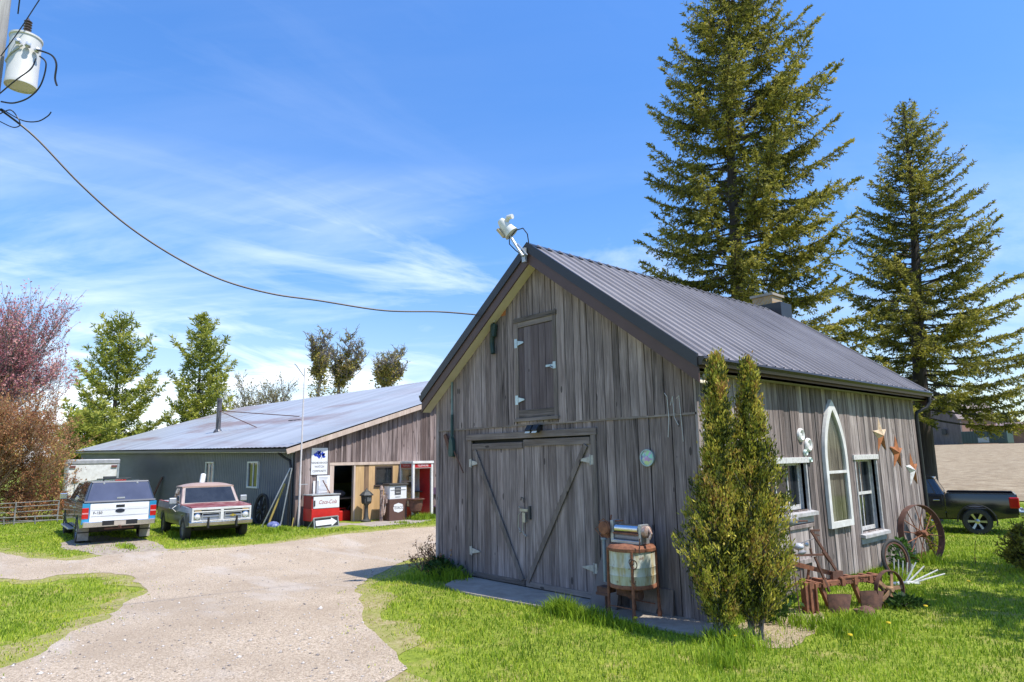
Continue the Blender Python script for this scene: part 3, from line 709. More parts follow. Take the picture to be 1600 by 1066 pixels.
# side windows
def side_window(y0, y1, z0, z1, mull, rail, head, sill):
    mb = MB(); mb.bx(-.16, .040, y0-.05, y0, z0-.02, z1)
    wn_ = P(mb, 'window', GREYW, bevel=.004); mb = MB(); mb.bx(-.16, .040, y1, y1+.05, z0-.02, z1); mb.build('jamb', GREYW, wn_, bevel=.004); mb = MB(); mb.bx(-.16, .062, y0-.12, y1+.10, z1, z1+.10); mb.build('head_board', WHITE_OLD, wn_, bevel=.004)
    mb = MB(); mb.hexa([(-.04, y0-.12, z0-.08), (.13, y0-.12, z0-.10), (.13, y1+.14, z0-.10), (-.04, y1+.14, z0-.08), (-.04, y0-.12, z0-.015), (.13, y0-.12, z0-.04), (.13, y1+.14, z0-.04), (-.04, y1+.14, z0-.015)])
    mb.bx(-.02, .05, y0-.1, y1+.1, z0-.22, z0-.10); mb.build('sill', GREYW, wn_)
    mb = MB(); s = .045; X = (-.135, -.105)
    mb.bx(*X, y0, y0+s, z0, z1); mb.bx(*X, y1-s, y1, z0, z1); mb.bx(*X, y0+s, y1-s, z0, z0+.08); mb.bx(*X, y0+s, y1-s, z1-s, z1)
    for q in mull: mb.bx(-.132, -.11, y0+(y1-y0)*q-.013, y0+(y1-y0)*q+.014, z0+.08, z1-s)
    for q in rail: mb.bx(-.13, -.10, y0+s, y1-s, z0+(z1-z0)*q-.028, z0+(z1-z0)*q+.028)
    mb.build('sash', WHITE_OLD, wn_)
    mb = MB(); mb.bx(-.125, -.121, y0+s, y1-s, z0+.07, z1-s); mb.build('pane', GLASS, wn_)
side_window(*WIN[0], (.36, .68), (), 0, 0); side_window(*WIN[1], (.5,), (.52,), 0, 0)
mb = MB(); mb.bx(.012, .05, 2.05, 3.32, .50, 1.12); mb.bx(.012, .085, 1.95, 3.42, 1.10, 1.16); mb.bx(.04, .075, 2.05, 2.14, .5, 1.1); mb.bx(.04, .075, 3.22, 3.31, .5, 1.1); mb.bx(.04, .075, 2.14, 3.22, .5, .58)
P(mb, 'lower_hatch', WOOD_S, bevel=.004)
mb = MB(); mb.bx(.026, .06, .06, .16, 2.35, 3.05); mb.bx(.026, .06, .5, 1.7, 1.35, 2.55); P(mb, 'pale_panel', GREYW)

# ---- things hung on the shed
def hung(mb, name, mat, label, cat, group=None, **k): return tag(mb.build(name, mat, None, **k), label, cat, group)
t = thing('arched_window_frame', 'white pointed arch church window hung on the side wall', 'window frame', (.07, 4.58, 1.0))
def arch(hw, h0, h1, n=14):   # half width, straight to h0, point at h1
    pts = [(-hw, 0), (-hw, h0)]
    rise = h1-h0; cc = (rise*rise-hw*hw)/(2*hw); Rr = cc+hw; am = math.acos(cc/Rr)
    for i in range(1, n): q = am*i/n; pts.append((-(Rr*math.cos(q)-cc), h0+Rr*math.sin(q)))
    pts.append((0, h1)); return pts+[(-x, z) for x, z in pts[-2::-1]]
out = arch(.51, 1.22, 2.42); inn = arch(.405, 1.22, 2.22)
mb = MB(); k = len(out); MA = frame((0, 0, 0), (0, 1, 0), (0, 0, 1), (1, 0, 0))
inn[0] = (-.405, .11); inn[-1] = (.405, .11)
for i in range(k-1):
    a, b, c, d = out[i], out[i+1], inn[i+1], inn[i]
    vs = [MA @ Vector((*q, e)) for e in (-.03, .035) for q in (a, b, c, d)]; mb.hexa(vs)
mb.hexa([MA @ Vector((*q, e)) for e in (-.03, .035) for q in (out[-1], out[0], inn[0], inn[-1])])
mb.build('frame', WHITE_P, t)
mb = MB(); mb.bx(-.02, .03, -.405, .405, 1.0, 1.05); mb.build('glazing_bar', WHITE_P, t)
mb = MB(); mb.prism(inn, -.004, .0, MA); mb.build('pane', GLASS_C, t)
def star(y, z, s, rz, mat_a, mat_b, label):
    t = thing('barn_star', label, 'star', (.03, y, z), 0, 'metal stars on the side wall'); mbs = (MB(), MB())
    for i in range(10):
        a0, a1 = PI/2+rz+i*PI/5, PI/2+rz+(i+1)*PI/5; r0, r1 = (s, s*.4) if i % 2 == 0 else (s*.4, s)
        p0 = (.0, math.cos(a0)*r0, math.sin(a0)*r0); p1 = (.0, math.cos(a1)*r1, math.sin(a1)*r1); c = (.055*s/.3, 0, 0); bk = (0, 0, 0)
        mbs[0 if i in STARW[label[:4]] else 1].add([p0, p1, c, bk], [(0, 1, 2), (0, 3, 1)])
    mbs[1].build('rusty_face', mat_b, t, recalc=True)
    if mbs[0].v: mbs[0].build('pale_face', mat_a, t, recalc=True)
STARW = {'pale': (0, 1, 8, 9, 2), 'full': (), 'half': (1, 2, 3, 4)}
PCH = simple('peeling_cream', (.66, .55, .40), .7, 0, (.48, .30, .16), 20)
star(7.12, 2.74, .41, .06, PCH, RUST_O, 'pale topped rusty star, highest on the side wall'); star(7.98, 2.36, .41, -.05, PCH, RUST_O, 'full orange rusty star, middle one of the side wall'); star(8.86, 1.95, .42, .05, WHITE_OLD, RUST_O, 'half white and half rusty star, lowest on the side wall')
for (y, z, r_, lb) in ((3.28, 2.72, .125, 'upper white scalloped wall plaque above the window corner'), (3.55, 2.54, .13, 'lower white scalloped wall plaque near the arched window'), (3.40, 2.40, .06, 'small pale green oval plaque beside the window head'), (3.56, 2.27, .05, 'smallest white drop plaque under the scalloped ones')):
    mb = MB(); M_ = Matrix.Translation((.03, y, z)) @ Matrix.Rotation(PI/2, 4, 'Y')
    mb.lathe([(r_*.45, .0), (r_*.5, .03), (r_*.75, .045), (r_*.95, .03), (r_, 0)], 18, M_); mb.lathe([(.001, .02), (r_*.5, .015)], 18, M_)
    hung(mb, 'wall_plaque', WHITE_P if r_ > .07 else simple('pale_green_glaze', (.62, .74, .68), .3), lb, 'plaque', 'plaques beside the window', smooth=True)
# round glass ornament on the front
t = thing('round_ornament', 'round glass suncatcher on the front wall above the washing machine', 'ornament', (-.92, -.036, 2.36)); MF = Matrix.Rotation(PI/2, 4, 'X')
mb = MB(); mb.lathe([(.118, -.005), (.135, -.005), (.135, .03), (.118, .03), (.118, -.005)], 24, MF); mb.build('rim', simple('verdigris', (.42, .55, .54), .5), t, smooth=True)
m = NT('mosaic_glass'); m.set(.15); vo = m.n('ShaderNodeTexVoronoi'); vo.inputs['Scale'].default_value = 14; m.l(m.coord(), vo.inputs[0]); m.base(m.mix(.55, vo.outputs['Color'], (.42, .58, .60)))
mb = MB(); mb.lathe([(.001, .02), (.118, .008)], 24, MF); mb.build('disc', m.m, t)
# conduit, box and rusted hook on the left
mb = MB(); mb.tube([(-4.42, -.11, 5.42), (-4.62, -.09, 5.24), (-5.98, -.085, 4.26), (-6.06, -.075, 4.10), (-6.06, -.07, 3.4), (-6.04, -.07, 2.86)], .024, 8); o = hung(mb, 'conduit', simple('green_grey_pipe', (.20, .27, .26), .6), 'grey green conduit running down the gable under the rake', 'conduit', smooth=True)
t = thing('switch_box', 'small dark green switch box at the foot of the conduit', 'electrical box', (-6.03, -.06, 2.44))
mb = MB(); mb.prism([(-.07, 0), (.07, 0), (.085, .10), (.06, .34), (.02, .42), (-.02, .42), (-.06, .34), (-.085, .10)], 0, .08, frame((0, 0, 0), (1, 0, 0), (0, 0, 1), (0, -1, 0))); mb.build('housing', simple('dark_green_paint', (.03, .075, .065), .5), t, bevel=.01); mb = MB(); mb.tube([(0, -.04, .40), (-.01, -.03, .9)], .03, 8); mb.build('riser', simple('dark_green_paint', (.03, .07, .06)), t)
t = thing('hay_hook', 'rusty long handled hook hanging beside the green box', 'tool', (-6.05, -.05, 2.2)); mb = MB(); mb.tube([(-.12, -.04, .62), (.05, -.05, .42), (.32, -.05, .05), (.42, -.05, -.1)], .014, 6); mb.build('handle', RUST_D, t); mb = MB(); mb.bar((-.22, -.05, .72), (-.06, -.05, .42), .09, .05, (0, -1, 0)); mb.build('brush', RUST_D, t)
# floodlights
def flood(mb, c, d, r0):
    q = Vector(d).to_track_quat('Z', 'Y').to_matrix().to_4x4(); M_ = Matrix.Translation(c) @ q; mb.lathe([(.001, -.12), (.035, -.11), (.05, -.02), (r0, .05), (r0, .07), (.001, .062)], 14, M_); return M_
t = thing('door_floodlight', 'twin head floodlight above the barn doors', 'floodlight', (-3.40, -.05, 2.97))
mb = MB(); mb.bx(-.10, .10, -.06, 0, -.05, .03); mb.build('base', BLACKP, t)
for sx_ in (-.09, .09):
    mb = MB(); mb.box((sx_, -.13, -.05), (.15, .10, .13), Matrix.Rotation(R(-35), 3, 'X')); h = mb.build('lamp_head', BLACKP, t, bevel=.012)
    mb = MB(); mb.box((sx_, -.172, -.082), (.125, .008, .105), Matrix.Rotation(R(-35), 3, 'X')); mb.build('lens', LAMPG, h)
t = thing('ridge_floodlight', 'white floodlight on a bracket at the gable peak', 'floodlight', (-3.33, -.36, 6.22))
mb = MB(); mb.bar((-.02, .0, -.12), (-.02, 0, .16), .09, .05, (0, -1, 0)); mb.tube([(-.02, -.04, 0), (-.15, -.08, .22), (-.26, -.12, .42)], .028, 8); mb.tube([(.07, -.0, .0), (-.12, -.08, .26)], .014, 6); mb.build('bracket', GALV, t, smooth=True)
mb = MB(); Mh = Matrix.Translation((-.34, -.16, .62)) @ Matrix.Rotation(R(-32), 4, 'Y') @ Matrix.Rotation(R(20), 4, 'X')
mb.lathe([(.001, .20), (.07, .19), (.10, .12), (.12, 0), (.15, -.12), (.16, -.15), (.001, -.15)], 18, Mh @ Matrix.Diagonal((1.0, .8, 1.1, 1))); h = mb.build('housing', WHITE_P, t, smooth=True)
mb = MB(); mb.tube([Mh @ Vector(q) for q in ((.06, 0, .08), (.17, .02, .12), (.25, .02, .06))], .05, 10); mb.build('photocell', WHITE_P, h, smooth=True); mb = MB(); mb.box((0, 0, 0), (.05, .26, .22), Mh.to_3x3()); mb.warp(lambda v: v+Mh @ Vector((-.115, 0, -.02))); mb.build('ballast_cover', simple('yellowed_plastic', (.6, .47, .3), .5), h)
mb = MB(); mb.tube([(-.28, -.12, .42), (-.18, -.06, .55), (-.02, -.02, .56), (.08, .0, .42), (.06, .05, .25)], .011, 6); mb.tube([(-.30, -.13, .45), (-.33, -.1, .3), (-.2, -.06, .15), (-.05, -.03, .02)], .011, 6); mb.build('cable', WIRE, t)
t = thing('corner_spotlight', 'small white spotlight under the eave corner', 'spotlight', (.12, .02, 3.58)); mb = MB(); mb.lathe([(.001, 0), (.05, .01), (.055, .10), (.075, .20), (.001, .19)], 12, Matrix.Rotation(R(100), 4, 'Y') @ Matrix.Rotation(R(-40), 4, 'X')); mb.build('lamp_head', GALV, t, smooth=True); mb = MB(); mb.tube([(0, 0, 0), (-.08, .02, .02)], .02, 6); mb.build('arm', GALV, t)
t = thing('service_bracket', 'porcelain service drop insulator with rusty plate on the gable', 'insulator', (-4.42, -.10, 5.50)); mb = MB(); mb.lathe([(.02, -.07), (.055, -.05), (.03, -.02), (.055, .02), (.03, .05), (.001, .06)], 12); mb.build('insulator', GALV, t, smooth=True); mb = MB(); mb.bx(.02, .16, .04, .065, -.25, -.05); mb.build('plate', RUST_O, t)
mb = MB(); mb.tube([(-4.62, -.10, 5.2), (-4.60, -.12, 4.95), (-4.64, -.11, 4.72), (-4.60, -.12, 4.5)], .05, 7); mb.tube([(-4.55, -.10, 5.1), (-4.58, -.12, 4.85)], .06, 7); hung(mb, 'cable_bundle', simple('dark_green_cable', (.02, .045, .035), .6), 'bundle of dark green cable hanging beside the loft door', 'cable')
for k_, (x_, dz) in enumerate(((-.52, .5), (-.30, .62), (-.42, .2))):
    pts = [(x_, -.06, SEAM+.34-.1*k_), (x_+.05, -.065, SEAM+.28), (x_+.06, -.06, SEAM-.05), (x_+.02+.05*k_, -.05, SEAM-.05-dz*.6)]
    mb = MB(); mb.tube(pts, .005, 5); hung(mb, 'loose_wire', WHITE_P, ('short pale wire hanging at the drip board', 'longest pale wire curling down near the cedar', 'pale wire stub beside the longest one')[k_], 'wire', 'loose wires on the front')
# ------------------------------------------------------------------ wringer washer
t = thing('wringer_washer', 'rusty old wringer washing machine against the shed front', 'washing machine', (-1.0, -.45, .035))
ENAM = NT('stained_enamel'); ENAM.set(.35, 0, .5); v = ENAM.coord((7, 7, 1.2)); n = ENAM.noise(v, 1, 5, .7); n2 = ENAM.noise(ENAM.coord(), 9, 4)
c = ENAM.ramp(n, [(.36, (.62, .64, .58)), (.52, (.50, .50, .38)), (.66, (.40, .30, .13))]); c = ENAM.mix(ENAM.ramp(n2, [(.58, (0, 0, 0)), (.68, (.8, .8, .8))]), c, (.16, .08, .045)); ENAM.base(c)
mb = MB(); mb.lathe([(.001, .43), (.30, .43), (.335, .46), (.345, .5), (.345, .60), (.35, .61), (.345, .62), (.345, .72), (.35, .73), (.345, .74), (.345, .97)], 32); tub = mb.build('tub', ENAM.m, t, smooth=True)
mb = MB(); mb.lathe([(.345, .95), (.362, .955), (.365, 1.0), (.33, 1.04), (.05, 1.06), (.001, 1.06)], 32); mb.build('rim_band', RUST, tub, smooth=True); mb = MB(); mb.lathe([(.347, .42), (.355, .43), (.352, .47), (.347, .48)], 32); mb.build('rim_band', RUST, tub, smooth=True)
for a in (-52, 38, 128, 218):
    ca, sa = math.cos(R(a)), math.sin(R(a)); mb = MB(); mb.tube([(ca*.36, sa*.36, .98), (ca*.365, sa*.365, .45), (ca*.375, sa*.375, .05)], [.018, .022, .024], 8); mb.lathe([(.001, 0), (.03, 0), (.034, .05), (.03, .09), (.001, .09)], 10, Matrix.Translation((ca*.375, sa*.375, 0))); mb.build('leg', RUST, t, smooth=True)
mb = MB(); mb.box((-.05, -.02, .36), (.32, .26, .14)); mb.lathe([(.001, -.1), (.08, -.1), (.08, .1), (.001, .1)], 12, Matrix.Translation((.12, -.1, .33)) @ Matrix.Rotation(PI/2, 4, 'Y')); mb.build('motor', RUST_D, t, bevel=.01)
mb = MB(); mb.bar((.21, -.28, .16), (-.24, -.28, .16), .012, .012); mb.bar((.2, .25, .16), (-.24, .25, .16), .012, .012); mb.build('brace_rod', RUST, t)
WZ = 1.20
wr = None
mb = MB(); mb.bx(-.30, .26, -.12, .12, 1.05, 1.10); mb.bx(-.32, -.26, -.10, .10, 1.05, 1.38); mb.bx(.22, .27, -.10, .10, 1.05, 1.34); wr = mb.build('wringer', GALV, t, bevel=.008)
mb = MB(); mb.lathe([(.055, -.25), (.072, -.24), (.072, .2), (.055, .21)], 20, Matrix.Translation((0, -.03, 1.26)) @ Matrix.Rotation(PI/2, 4, 'Y')); mb.build('roller', CHROME, wr, smooth=True)
mb = MB(); mb.lathe([(.045, -.25), (.045, .21)], 16, Matrix.Translation((0, -.04, 1.145)) @ Matrix.Rotation(PI/2, 4, 'Y')); mb.build('roller', simple('grey_rubber', (.32, .31, .32), .6), wr, smooth=True)
mb = MB(); mb.bx(-.26, .22, -.115, .03, 1.185, 1.205); mb.build('drip_tray', RUST, wr)
mb = MB(); mb.box((-.42, -.02, 1.22), (.16, .2, .22)); mb.lathe([(.001, -.06), (.10, -.05), (.10, .05), (.001, .06)], 14, Matrix.Translation((-.42, -.10, 1.26)) @ Matrix.Rotation(PI/2, 4, 'X'))
for k in range(7):
    a = random.uniform(0, 6.28); mb.tube([(-.42+.1*math.cos(a), -.1, 1.26+.1*math.sin(a)), (-.44+.16*math.cos(a+.6), -.15, 1.27+.13*math.sin(a+.6)), (-.42+.12*math.cos(a+1.6), -.14, 1.25+.14*math.sin(a+1.6))], .008, 5)
mb.tube([(-.40, 0, 1.32), (-.37, 0, 1.45)], .012, 6); mb.tube([(-.35, -.03, 1.36), (-.1, -.05, 1.38)], .01, 6); mb.build('gearbox', RUST, wr, smooth=True)
mb = MB(); mb.lathe([(.001, -.05), (.085, -.04), (.09, .03), (.06, .05), (.001, .05)], 16, Matrix.Translation((.33, -.04, 1.24)) @ Matrix.Rotation(PI/2, 4, 'Y')); mb.tube([(.36, -.04, 1.30), (.43, -.06, 1.22), (.40, -.08, 1.14)], .022, 7); mb.build('clutch_housing', simple('mottled_tin', (.52, .42, .36), .5, .4, (.25, .12, .08), 18), wr, smooth=True)
def ring(c, r0, r1, M=None, n=18): return [Vector(c)+(Vector((math.cos(2*PI*i/n)*r0, 0, math.sin(2*PI*i/n)*r0))) for i in range(n+1)], r1
mb = MB(); pts = [(.34-.006*(i % 2), -.22-.004*i, 1.16-.03*i) for i in range(8)]; mb.tube(pts, .009, 6); mb.tube(*ring((.30, -.345, .80), .062, .008), 6); mb.tube(*ring((.26, -.34, .83), .045, .007), 6); mb.tube([(.30, -.35, .74), (.29, -.352, .62), (.27, -.35, .55), (.31, -.35, .53), (.325, -.35, .58)], .007, 6); mb.build('chain', RUST_D, t)
mb = MB(); mb.tube([(-.44, -.12, 1.10), (-.44, -.12, .45)], .028, 10); mb.lathe([(.001, 0), (.05, 0), (.05, .03), (.001, .03)], 12, Matrix.Translation((-.44, -.12, 1.08))); mb.build('drain_pipe', simple('blue_grey_pipe', (.26, .32, .38), .5, .3), t, smooth=True)
mb = MB(); mb.bx(-.55, -.32, -.2, -.02, .30, .38); mb.tube([(-.44, -.12, .3), (-.44, -.12, .02)], .02, 6); mb.bx(-.56, -.30, -.22, -.18, .26, .30); mb.build('pump_bracket', RUST_D, t)
mb = MB(); mb.hexa([(-1.98, -.36, .04), (-1.42, -.36, .04), (-1.42, -.33, .04), (-1.98, -.33, .04), (-1.93, -.065, .80), (-1.50, -.065, .74), (-1.50, -.045, .74), (-1.93, -.045, .80)]); tag(mb.build('hardboard_sheet', simple('brown_hardboard', (.20, .165, .145), .8, 0, (.15, .12, .105), 3)), 'brown board leaning on the shed behind the washing machine', 'board')
mb = MB(); mb.hexa([(-1.35, -.12, .035), (-.55, -.12, .035), (-.55, -.08, .035), (-1.35, -.08, .035), (-1.35, -.075, .42), (-.55, -.075, .40), (-.55, -.05, .40), (-1.35, -.05, .42)]); tag(mb.build('scrap_plank', WOOD_T), 'short scrap plank behind the legs of the washing machine', 'plank')

# ------------------------------------------------------------------ garden relics on the right
e = Vector((.39, .92, 0)).normalized(); nn_ = Vector((.92, -.39, 0)).normalized(); gx = math.atan2(e.y, e.x)
t = thing('rusty_plough', 'rusty two furrow horse plough with lever and wheel beside the shed', 'plough', (.98, 2.25, zg(.98, 2.25)), gx)
mb = MB()   # local: x along, y away from camera
mb.bar((-.70, 0, .40), (.72, 0, .43), .09, .075); mb.bar((-.62, .12, .40), (.60, .12, .43), .05, .07); mb.bar((-.1, -.045, .48), (.65, -.04, .47), .03, .03)
for x in (-.66, -.42, -.05, .2, .5, .68): mb.box((x, .05, .42), (.07, .24, .12))
for _ in range(26): x = random.uniform(-.68, .7); mb.lathe([(.001, 0), (.013, .002), (.013, .02), (.001, .022)], 6, Matrix.Translation((x, -.045, .40+random.uniform(-.03, .04))) @ Matrix.Rotation(PI/2, 4, 'X'))
mb.build('beam', RUST, t, bevel=.005)
for x in (-.36, .28):
    mb = MB(); mb.bar((x-.10, 0, .40), (x+.02, -.02, .08), .07, .05, (1, 0, 0)); mb.bar((x-.04, .02, .40), (x+.06, 0, .1), .04, .03, (1, 0, 0)); sh = mb.build('shank', RUST, t, bevel=.004)
    mb = MB(); nu, nv = 8, 6; vs = []
    for i in range(nu+1):
        for j in range(nv+1):
            u, v_ = i/nu, j/nv; vs.append((x-.02+.36*u*(.55+.45*v_), -.06-.16*math.sin(u*1.5)+.05*v_*u, -.07+.33*v_-.05*u*v_+.04*math.sin(u*2)))
    fs = [(i*(nv+1)+j, (i+1)*(nv+1)+j, (i+1)*(nv+1)+j+1, i*(nv+1)+j+1) for i in range(nu) for j in range(nv)]
    mb.add(vs, fs); mb.add([(a, b+.012, c) for a, b, c in vs], [f[::-1] for f in fs]); mb.build('mouldboard', RUST_D, sh, smooth=True, recalc=False)
mb = MB(); mb.bx(-.78, -.56, -.05, .06, .02, .46); mb.bx(-.72, -.68, -.08, -.05, .0, .46); mb.bx(-.62, -.59, -.09, -.05, .0, .44); mb.build('end_bracket', RUST, t, bevel=.006)
mb = MB(); mb.bar((-.88, .25, .74), (-.02, .08, .50), .03, .07); mb.bar((-.5, .2, .46), (-.45, .2, .64), .03, .03); mb.bar((-.6, .3, .40), (-.1, .25, .42), .03, .04); mb.bar((-.85, .3, .32), (-.4, .25, .46), .03, .03); mb.build('draw_bar', RUST, t)
mb = MB(); mb.bar((.0, .02, .44), (-.42, .05, 1.10), .035, .03, (0, -1, 0)); mb.bar((-.42, .05, 1.10), (-.49, .05, 1.20), .03, .03, (0, -1, 0)); mb.bar((-.49, .05, 1.20), (-.34, .03, 1.20), .03, .03); mb.bar((-.44, .05, 1.14), (-.35, .03, 1.12), .02, .02); mb.box((-.08, .03, .50), (.2, .05, .14)); mb.bar((-.30, .03, .88), (-.18, .03, .72), .05, .045, (0, -1, 0)); mb.build('lever', RUST_D, t)
mb = MB(); mb.bar((-.34, -.06, .30), (-.55, -.05, .82), .028, .03, (0, -1, 0)); mb.bar((-.93, .0, .86), (-.42, -.08, .85), .03, .03); mb.bar((-.93, .0, .86), (-.93, .0, 1.0), .025, .025); mb.bar((-.60, -.05, .84), (-.62, -.05, .95), .025, .025); mb.build('handle', RUST_D, t)
mb = MB(); mb.tube([(.45, 0, .40), (.62, -.06, .34), (.74, -.09, .2), (.76, -.10, .0)], .025, 7); mb.build('axle_arm', RUST_D, t, smooth=True)
def spoked_wheel(t, mat, r, wd, ns, hub, M, name='wheel', spoke=.012, tyre=.012, mats=None, flat=False):
    mb = MB(); mb.lathe([(r-tyre, -wd/2), (r, -wd/2), (r, wd/2), (r-tyre, wd/2), (r-tyre, -wd/2)], 40, M); rim = mb.build('rim', mat, t, smooth=True)
    mb = MB()
    for i in range(ns):
        a = 2*PI*i/ns; sgn = 1 if i % 2 else -1
        p0 = M @ Vector((math.cos(a)*hub*.7, math.sin(a)*hub*.7, sgn*wd*.45)); p1 = M @ Vector((math.cos(a+.05)*(r-.005), math.sin(a+.05)*(r-.005), sgn*wd*.05))
        if flat: mb.bar(p0, p1, spoke*4, spoke, M.to_3x3() @ Vector((0, 0, 1)))
        else: mb.tube([p0, p1], spoke, 6)
    mb.build('spokes', mats or mat, t)
    mb = MB(); mb.lathe([(.001, -wd*.9), (hub*.6, -wd*.9), (hub, -wd*.4), (hub, wd*.4), (hub*.6, wd*.9), (.001, wd*.9)], 14, M); mb.build('hub', mats or mat, t, smooth=True)
wl = Matrix.Translation((.76, -.13, .27)) @ Matrix.Rotation(R(92), 4, 'X') @ Matrix.Rotation(R(0), 4, 'Y')
mb = MB(); spoked_wheel(t, RUST_D, .29, .07, 5, .055, Matrix.Translation((.78, -.13, .26)) @ Matrix.Rotation(R(2), 4, 'Z') @ Matrix.Rotation(R(90), 4, 'X'), mats=simple('tan_rust', (.42, .25, .13), .8, 0, (.22, .11, .06), 10), flat=True, spoke=.014)
mb = MB(); mb.lathe([(.001, -.02), (.12, -.02), (.13, .03), (.06, .09), (.001, .1)], 12, Matrix.Translation((1.35, 2.06, zg(1.35, 2.06)+.03)) @ Matrix.Rotation(.5, 4, 'X')); mb.box((1.30, 1.96, .05), (.16, .1, .08)); tag(mb.build('plough_coulter', RUST_D, smooth=True), 'rusty iron lump lying in grass between the plough shares', 'scrap iron')
t = thing('steel_wheel', 'large rusty spoked steel wheel leaning on the shed side near the corner', 'wheel', (.34, 8.0, zg(.34, 8.0)-.02)); Mw = Matrix.Translation((.0, 0, .62)) @ Matrix.Rotation(R(-6), 4, 'Y') @ Matrix.Rotation(R(-20), 4, 'Z') @ Matrix.Rotation(PI/2, 4, 'Y')
spoked_wheel(t, simple('brown_rust', (.15, .075, .055), .8, 0, (.095, .05, .038), 9, .3), .625, .15, 14, .075, Mw, spoke=.011, mats=RUST, tyre=.014)
t = thing('rubber_wheel', 'small black tyred wheel standing between plough and steel wheel', 'wheel', (.62, 5.55, zg(.62, 5.55)-.03)); Mw = Matrix.Translation((0, 0, .38)) @ Matrix.Rotation(R(-18), 4, 'Z') @ Matrix.Rotation(R(82), 4, 'Y')
mb = MB(); mb.tube([Mw @ Vector((math.cos(2*PI*i/36)*.35, math.sin(2*PI*i/36)*.35, 0)) for i in range(37)], .032, 8); mb.build('tyre', RUBBER, t, smooth=True); mb = MB(); mb.lathe([(.29, -.02), (.315, -.02), (.315, .02), (.29, .02), (.29, -.02)], 30, Mw); mb.build('rim', RUST_D, t, smooth=True)
mb = MB()
for i in range(5): q = .62+.0*i; mb.tube([(-.02+.05*i, -.12+.06*i, .02), (.0+.055*i, -.1+.065*i, .42-.03*i)], .012, 6)
mb.build('tines', WHITE_OLD, t)
t = thing('white_tine_fan', 'fan of white painted rake tines lying in the grass', 'rake tines', (.92, 4.95, zg(.92, 4.95))); base = Vector((0, 0, .03))
for i, (a, l) in enumerate(((.10, .40), (.22, .50), (.42, .56), (.52, .54))):
    mb = MB(); mb.tube([base+Vector((a*.2, a*.22, 0)), base+Vector((CR.x*(a+.12)*1.2, CR.y*(a+.12)*1.2, .33-.07*i+.03))], [.018, .011], 6); mb.build('tine', WHITE_OLD, t)
mb = MB(); mb.tube([(-.15, -.2, .02), (.1, .12, .03), (.18, .22, .02)], .035, 7); mb.build('bar', WHITE_OLD, t)
p = Vector((.80, 1.06, 0)); t = thing('wind_spinner', 'grey whirligig bird on a thin stake beside the plough', 'whirligig', (p.x, p.y, zg(p.x, p.y))); GREYM = simple('grey_tin', (.30, .295, .31), .6, .2, (.2, .2, .21), 8)
mb = MB(); mb.tube([(0.02, 0.02, -.05), (0, 0, .6), (-.02, -.02, 1.34)], .009, 6); mb.build('stake', RUST_D, t)
mb = MB(); mb.ball((-.02, -.02, 1.40), .085, 8, (1.2, 1, 1)); mb.ball((.05, .05, 1.42), .05, 6); mb.build('body', GREYM, t, smooth=True)
mb = MB(); mb.tube([(-.22, -.24, 1.42), (-.08, -.08, 1.40)], .014, 5); mb.tube([(.04, .04, 1.40), (.17, .19, 1.40)], .012, 5); mb.build('tail_rod', RUST_D, t)
for sx_ in (-.13, .13):
    mb = MB(); mb.lathe([(.001, -.07), (.02, -.05), (.035, 0), (.02, .05), (.001, .07)], 10, Matrix.Translation((CR.x*sx_, CR.y*sx_, .95)) @ Vector((CR.x, CR.y, .2)).to_track_quat('Z', 'Y').to_matrix().to_4x4()); mb.build('wing', GREYM, t, smooth=True)
p2 = Vector((.55, 1.75)); t = thing('wind_spinner', 'smaller pale tin bird ornament on a stake near the lower hatch', 'whirligig', (p2.x, p2.y, 0)); mb = MB(); mb.tube([(0, 0, 0), (0, 0, .9)], .007, 5); mb.build('stake', RUST_D, t); mb = MB(); mb.ball((0, 0, .95), .07, 7, (1.3, 1, .8)); mb.ball((.09, .1, .98), .035, 5); mb.build('body', simple('pale_tin', (.55, .57, .60), .5, .2), t, smooth=True); mb = MB(); mb.tube([(-.06, -.06, .96), (.2, .22, 1.08)], .008, 5); mb.build('tail_rod', GREYM, t)
p = gp(1524, 886); mb = MB(); mb.tube([(p.x, p.y, p.z-.02), (p.x+.02, p.y, p.z+.25), (p.x+.05, p.y+.03, p.z+.52)], .006, 5); tag(mb.build('garden_stake', RUST_D), 'thin dark garden stake standing in the lawn by the young spruce', 'stake')

# ------------------------------------------------------------------ pole, transformer, wires
px_, py_ = -6.86, -8.46
t = thing('utility_pole', 'grey wooden utility pole at the left edge of the yard', 'utility pole', (px_, py_, zg(px_, py_)))
mb = MB(); mb.tube([(0, 0, -.3), (0, 0, 5), (0, 0, 11.5)], [.17, .15, .125], 14); mb.build('shaft', wood('pole_wood', (.12, .11, .10), (.30, .285, .265), (.50, .48, .45), .7), t, smooth=True)
mb = MB(); mb.bx(-.03, .28, -.04, .04, 8.9, 8.98); mb.bx(-.03, .28, -.04, .04, 8.4, 8.48); mb.build('mount', GALV, t)
TR = Vector((-6.54, -8.10, 8.24+.0)); t = thing('pole_transformer', 'light grey drum transformer hung on the utility pole', 'transformer', TR)
mb = MB(); mb.lathe([(.001, .02), (.20, .02), (.205, 0), (.215, 0), (.215, .05), (.21, .06), (.21, .80), (.225, .81), (.225, .84), (.12, .90), (.001, .91)], 26); mb.build('tank', simple('pale_grey_enamel', (.62, .61, .58), .45, 0, (.52, .51, .48), 2), t, smooth=True)
mb = MB(); mb.lathe([(.001, .90), (.05, .90)]+[q for k in range(5) for q in ((.03, .93+.045*k), (.058, .945+.045*k))]+[(.02, 1.16), (.001, 1.20)], 14); mb.build('bushing', simple('brown_porcelain', (.10, .075, .07), .25), t, smooth=True)
